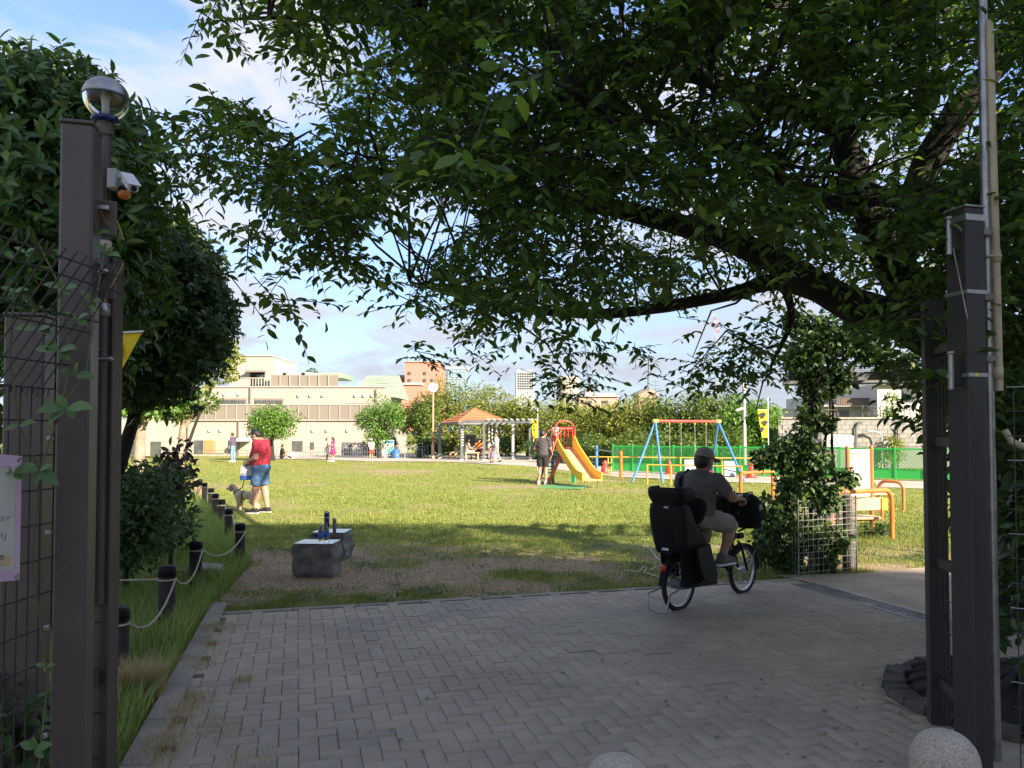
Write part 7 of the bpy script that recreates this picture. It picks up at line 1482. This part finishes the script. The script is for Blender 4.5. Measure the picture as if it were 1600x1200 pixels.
def far_block(name, lab, Y, rects, cat='building', group=None):
    """rects: (part name, material, u0, v0, u1, v1, depth offset, thickness)"""
    r0 = rects[0]; p = P((r0[2]+r0[4])/2, r0[5], Y); t = thing(name, lab, cat, (p.x, Y, 0), 0, group)
    for nm_, m_, u0, v0, u1, v1, dy, th in rects:
        a, c = P(u0, v1, Y), P(u1, v0, Y); part(nm_, m_, t, lambda b: b.box(((a.x+c.x)/2, Y+dy+th/2, (a.z+c.z)/2), (c.x-a.x, th, c.z-a.z)), True)
    return t
rects = [('tall_wall', pinkm, 632, 566, 686, 676, 0, 12), ('low_wall', pinkm, 604, 590, 633, 676, 2, 12), ('low_roof', greyp, 603, 585, 634, 590, 1.5, 13), ('roof_edge', pink2, 631.5, 564.8, 686.5, 566, -.2, 12.4), ('lower_wing', pinkm, 606, 602, 660, 676, -3, 4), ('wing_roof', lgreyp, 626, 600, 662, 603, -3.3, 5), ('roof_rail', lgreyp, 636, 562, 650, 563, 4, .3)]
for (u, v) in ((609, 594), (618, 594), (628, 594), (640, 583), (640, 594), (664, 594), (676, 594), (664, 583), (620, 607), (610, 607)): rects.append(('window', winm, u-2, v-2, u+2, v+2, -3.2 if v > 600 else (-.2 if u > 632 else 1.8), .15))
rects.append(('antenna', greyp, 632, 552, 632.8, 566, 3, .3)); far_block('pink_building', 'salmon pink building with a taller block rising behind the trees', 130, rects)
rects = [('shaft', bluegl, 699, 578, 729, 676, 0, 30), ('crown_band', towerw, 698, 573, 730, 577, 1, 28), ('side_face', bluegl, 697, 576, 699, 676, 3, 26)]
for k in range(7): rects.append(('floor_band', towerw, 699, 581+k*3.6, 729, 581.7+k*3.6, -.5, .5))
for k in range(5): rects.append(('mullion', towerw, 702+k*6, 578, 702.5+k*6, 606, -.4, .4))
far_block('glass_tower', 'distant blue glass office tower above the trees', 620, rects)
rects = [('shaft', towerw, 806, 580, 835, 676, 0, 28), ('roof_crown', towerw, 808, 577, 833, 580, 3, 20), ('core', winm, 805, 580, 807.5, 676, 2, 24)]
for r_ in range(7):
    for c_ in range(7): rects.append(('window', winm, 809+c_*3.7, 583+r_*3.8, 811.4+c_*3.7, 585.3+r_*3.8, -.4, .3))
far_block('apartment_tower', 'distant white apartment tower with a grid of windows', 520, rects)
t = thing('water_tank', 'beige round tank tower showing between hanging cherry leaves', 'tower', (P(888, 640, 260).x, 260, 0))
part('drum', cream, t, lambda b: b.lathe([(4, 0), (4, P(0, 589, 260).z-.6), (3.9, P(0, 589, 260).z), (0, P(0, 588, 260).z)], n=20)); part('drum_rim', pwhite, t, lambda b: b.torus((0, 0, P(0, 592, 260).z), (0, 0, 1), 4.02, .2, 20, 6))
def lowb(name, lab, Y, r): far_block(name, lab, Y, r)
lowb('low_building', 'low pale pink flat roofed building behind the olive trees', 150, [('wall', pink2, 905, 620, 966, 676, 0, 10), ('roof_slab', pwhite, 904, 618.5, 967, 620, -.4, 11), ('roof_house', lgreyp, 932, 613, 964, 618.4, 3, 5), ('roof_house', pwhite, 918, 606, 932, 618.4, 4, 5), ('window', winm, 915, 626, 925, 630, -.1, .2), ('window', winm, 940, 626, 950, 630, -.1, .2), ('mast', greyp, 919, 590, 919.6, 606, 5, .3)])
lowb('low_building', 'pale orange walled building with a white stair tower among the tree tops', 170, [('wall', pwhite, 890, 617, 906, 676, 0, 10), ('roof_slab', lgreyp, 889.5, 615.5, 906.5, 617, -.4, 11), ('window', winm, 894, 622, 902, 627, -.1, .2)])
Y = 110; t = thing('house', 'far house with a dark sloping roof under a tall antenna', 'house', (P(1012, 640, Y).x, Y, 0)); q = lambda u, v, dy=0: V(P(u, v, Y).x, Y+dy, P(u, v, Y).z)
part('wall', pink2, t, lambda b: b.prism([q(998, 660), q(998, 616), q(1016, 607), q(1028, 614), q(1028, 660)], V(0, 6, 0)), True); part('roof', greyp, t, lambda b: b.prism([q(996, 617, -.3), q(996, 613, -.3), q(1012, 605.5, -.3), q(1016, 606.8, -.3)], V(0, 6.6, 0)), True); part('window', winm, t, lambda b: b.prism([q(1006, 622, -.05), q(1006, 628, -.05), q(1016, 628, -.05), q(1016, 622, -.05)], V(0, .04, 0)), True)
t = thing('antenna_mast', 'tall thin antenna mast above the dark roofed house', 'antenna', (P(1014, 640, 105).x, 105, 0)); part('mast', greyp, t, lambda b: b.tube([(0, 0, 0), (0, 0, P(0, 572, 105).z)], .06, 6)); part('aerial', greyp, t, lambda b: [b.tube([(.4, 0, P(0, v, 105).z), (1.5, 0, P(0, v, 105).z)], .03, 5) for v in (596, 602, 608)]+[b.tube([(.9, 0, P(0, 622, 105).z), (.9, 0, P(0, 592, 105).z)], .03, 5)])
t = thing('tower_crane', 'distant red and white tower crane jib showing under the cherry branch', 'crane', (P(1120, 640, 420).x, 420, 0))
z0, z1 = P(0, 520, 420).z, P(0, 490, 420).z
part('mast', towerw, t, lambda b: [b.tube([(sx_, sy_, 0), (sx_, sy_, z0)], .11, 5) for sx_ in (-.7, .7) for sy_ in (-.7, .7)]+[b.tube([(-.7*(1 if k % 2 else -1), -.7, k*3), (.7*(1 if k % 2 else -1), -.7, k*3+3)], .06, 4) for k in range(int(z0/3))])
for k in range(6):
    t0, t1 = k/6, (k+1)/6; a, b__ = V(1.2, 0, z0).lerp(V(-1.4, 0, z1), t0), V(1.2, 0, z0).lerp(V(-1.4, 0, z1), t1)
    part('jib_section', redp if k % 2 == 0 else pwhite, t, lambda b: [b.tube([a+V(s, 0, 0), b__+V(s, 0, 0)], .2, 5) for s in (-.7, .7)]+[b.tube([a+V(-.7, 0, 0), b__+V(.7, 0, 0)], .15, 5)])
# right: block wall with banner, house behind it, barbed posts
WA, WB_ = P(1215, 690, 35.2), P(1500, 690, 35.9); wd_ = WB_-WA; wd_.z = 0; wl = wd_.length; wd_ = wd_.normalized(); wn_ = V(wd_.y, -wd_.x, 0)
bw = thing('block_wall', 'grey concrete block wall behind the green lattice fence', 'wall', (WA.x, WA.y, 0))
zt_ = P(1350, 654, 35).z
part('wall_core', block, bw, lambda b: b.bar(V(WA.x, WA.y, zt_/2), V(WB_.x, WB_.y, zt_/2), .12, zt_-.02), True)
nb_ = 0
for r_ in range(int(zt_/.2)):
    for k in range(int(wl/.4)):
        s = (k+.5*(r_ % 2)+.5)*.4
        if s > wl-.25 or r_*.2 < .95: continue
        c = WA+wd_*s+wn_*.07; c.z = .1+r_*.2
        if nb_ == 0:
            bo = MB(); bo.box((0, 0, 0), (.392, .05, .192), bev=.006); bm_ = bo.me('block'); bm_.materials.append(mat('wall_block', (.25, .24, .22), (.195, .185, .17), 3, .9, 0, .2, 20, rnd=.1))
        if nb_ < 298: o = link('block', bm_, bw, None, c-bw.location); o.rotation_euler.z = math.atan2(wd_.y, wd_.x)
        nb_ += 1
part('wall_coping', concrete, bw, lambda b: b.bar(V(WA.x, WA.y, zt_+.03), V(WB_.x, WB_.y, zt_+.03), .26, .07), True)
def wpt(u, v, e=.14):
    d = ray(u, v); o_ = V(0, 0, CAMZ); t_ = ((WA+wn_*e)-o_).dot(wn_)/d.dot(wn_); return o_+d*t_
ba = thing('banner', 'white cloth banner with black Japanese writing hung on the block wall', 'banner', wpt(1310, 688, .15))
part('cloth', whitec, ba, lambda b: b.prism([wpt(1292, 678), wpt(1292, 698), wpt(1333, 699), wpt(1335, 681)], wn_*.01), True)
text('\u304f\u3060\u3055\u3044\u3002', .36, wpt(1312, 691, .155)-ba.location, (R(90), 0, math.atan2(wd_.y, wd_.x)), ink, ba)
text('\u3054\u307f\u306f\u6301\u3061\u5e30\u3063\u3066', .15, wpt(1312, 683, .155)-ba.location, (R(90), 0, math.atan2(wd_.y, wd_.x)), ink, ba)
for u, lab in ((1338, 'dark bent barbed wire post on the wall beside the banner'), (1403, 'dark bent barbed wire post on the wall near the green shrub')):
    p0 = wpt(u, 700, .2); t = thing('barbed_wire_post', lab, 'post', (p0.x, p0.y, 0), 0, 'bent barbed wire posts'); z1 = P(0, 668, p0.y).z; z2 = P(0, 659, p0.y).z
    part('post', greyp, t, lambda b: b.tube([(0, 0, 0), (0, 0, z1), (.12, 0, z2-.05), (.2, 0, z2)], .05, 8)); part('wire_arm', greyp, t, lambda b: b.tube([(.2, 0, z2), (.45, 0, z2)], .015, 5))
p0 = wpt(1378, 700, .45); t = thing('street_light', 'white curved street light in front of the block wall', 'street light', (p0.x, p0.y, 0)); zc_ = P(0, 674, p0.y).z
part('pole', pwhite, t, lambda b: b.tube([(0, 0, 0), (0, 0, zc_-.25), (-.1, 0, zc_-.08), (-.35, 0, zc_)], .04, 8)); part('lamp_head', whitep, t, lambda b: b.ball((-.52, 0, zc_+.01), .22, 12, 8, (1, .5, .25))); part('sign_plate', bluesign if 0 else lgreyp, t, lambda b: b.box((.25, -.08, P(0, 695, p0.y).z), (.45, .02, .36), bev=.01))
c = wpt(1393, 690, .55); make_tree('shrub', 'pale green feathery shrub against the block wall', (c.x, c.y, 0), 1, (0, 0, 1.0), (.62, .3, .85), 12, .3, 1200, .11, L_yg, bark, .03, branches=4, cat='shrub')
c = P(1392, 632, 39); make_tree('climbing_bush', 'bright green narrow bush climbing the white house', (c.x, 39, 0), 3, (0, 0, 2.7), (.4, .3, 1.1), 10, .3, 900, .13, L_bright, bark, .04, branches=4, cat='shrub')
Y = 41.0; q = lambda u, v, dy=0: V(P(u, v, Y).x, Y+dy, P(u, v, Y).z)
hs = thing('house', 'white flat roofed house with a balcony behind the block wall', 'house', (P(1400, 690, Y).x, Y, 0))
def H(name, m, u0, v0, u1, v1, dy, th, parent=None):
    a, c_ = q(u0, v1), q(u1, v0); return part(name, m, parent or hs, lambda b: b.box(((a.x+c_.x)/2, Y+dy+th/2, (a.z+c_.z)/2), (c_.x-a.x, th, c_.z-a.z)), True)
H('lower_wall', pwhite, 1300, 634, 1378, 700, 1.5, 6); H('terrace_floor', lgreyp, 1298, 631.5, 1374, 634, 1.0, 6.5); H('back_wall', lgreyp, 1312, 614, 1372, 631.4, 5, 3); H('main_wall', pwhite, 1372, 602, 1470, 700, 0, 7); H('roof_slab', lgreyp, 1371, 600, 1472, 602, -.3, 7.6)
for u0, v0, u1, v1, dy in ((1410, 607, 1436, 628, 0), (1325, 640, 1345, 650, 1.5), (1440, 640, 1455, 656, 0)):
    wn = H('window', winm, u0, v0, u1, v1, dy-.06, .05); H('frame', lgreyp, u0-.8, v0-1, u1+.8, v0, dy-.1, .09, wn); H('frame', lgreyp, (u0+u1)/2-.4, v0, (u0+u1)/2+.4, v1, dy-.1, .03, wn)
for k in range(19): H('balcony_slat', mat('dark_slat', (.16, .1, .07)) if 'dark_slat' not in MATS else MATS['dark_slat'], 1320+k*2.8, 621.5, 1321.7+k*2.8, 632, .95, .06)
H('balcony_rail', MATS['dark_slat'], 1319, 620.5, 1373, 621.6, .93, .1)
for v in (636, 641, 646): H('railing_bar', greyp, 1330, v, 1450, v+.5, -1.2, .05)
for u in np.arange(1332, 1450, 9): H('railing_post', greyp, u, 634, u+.5, 654, -1.2, .06)
H('clothes', whitec, 1362, 637, 1369, 641, -.9, .1)
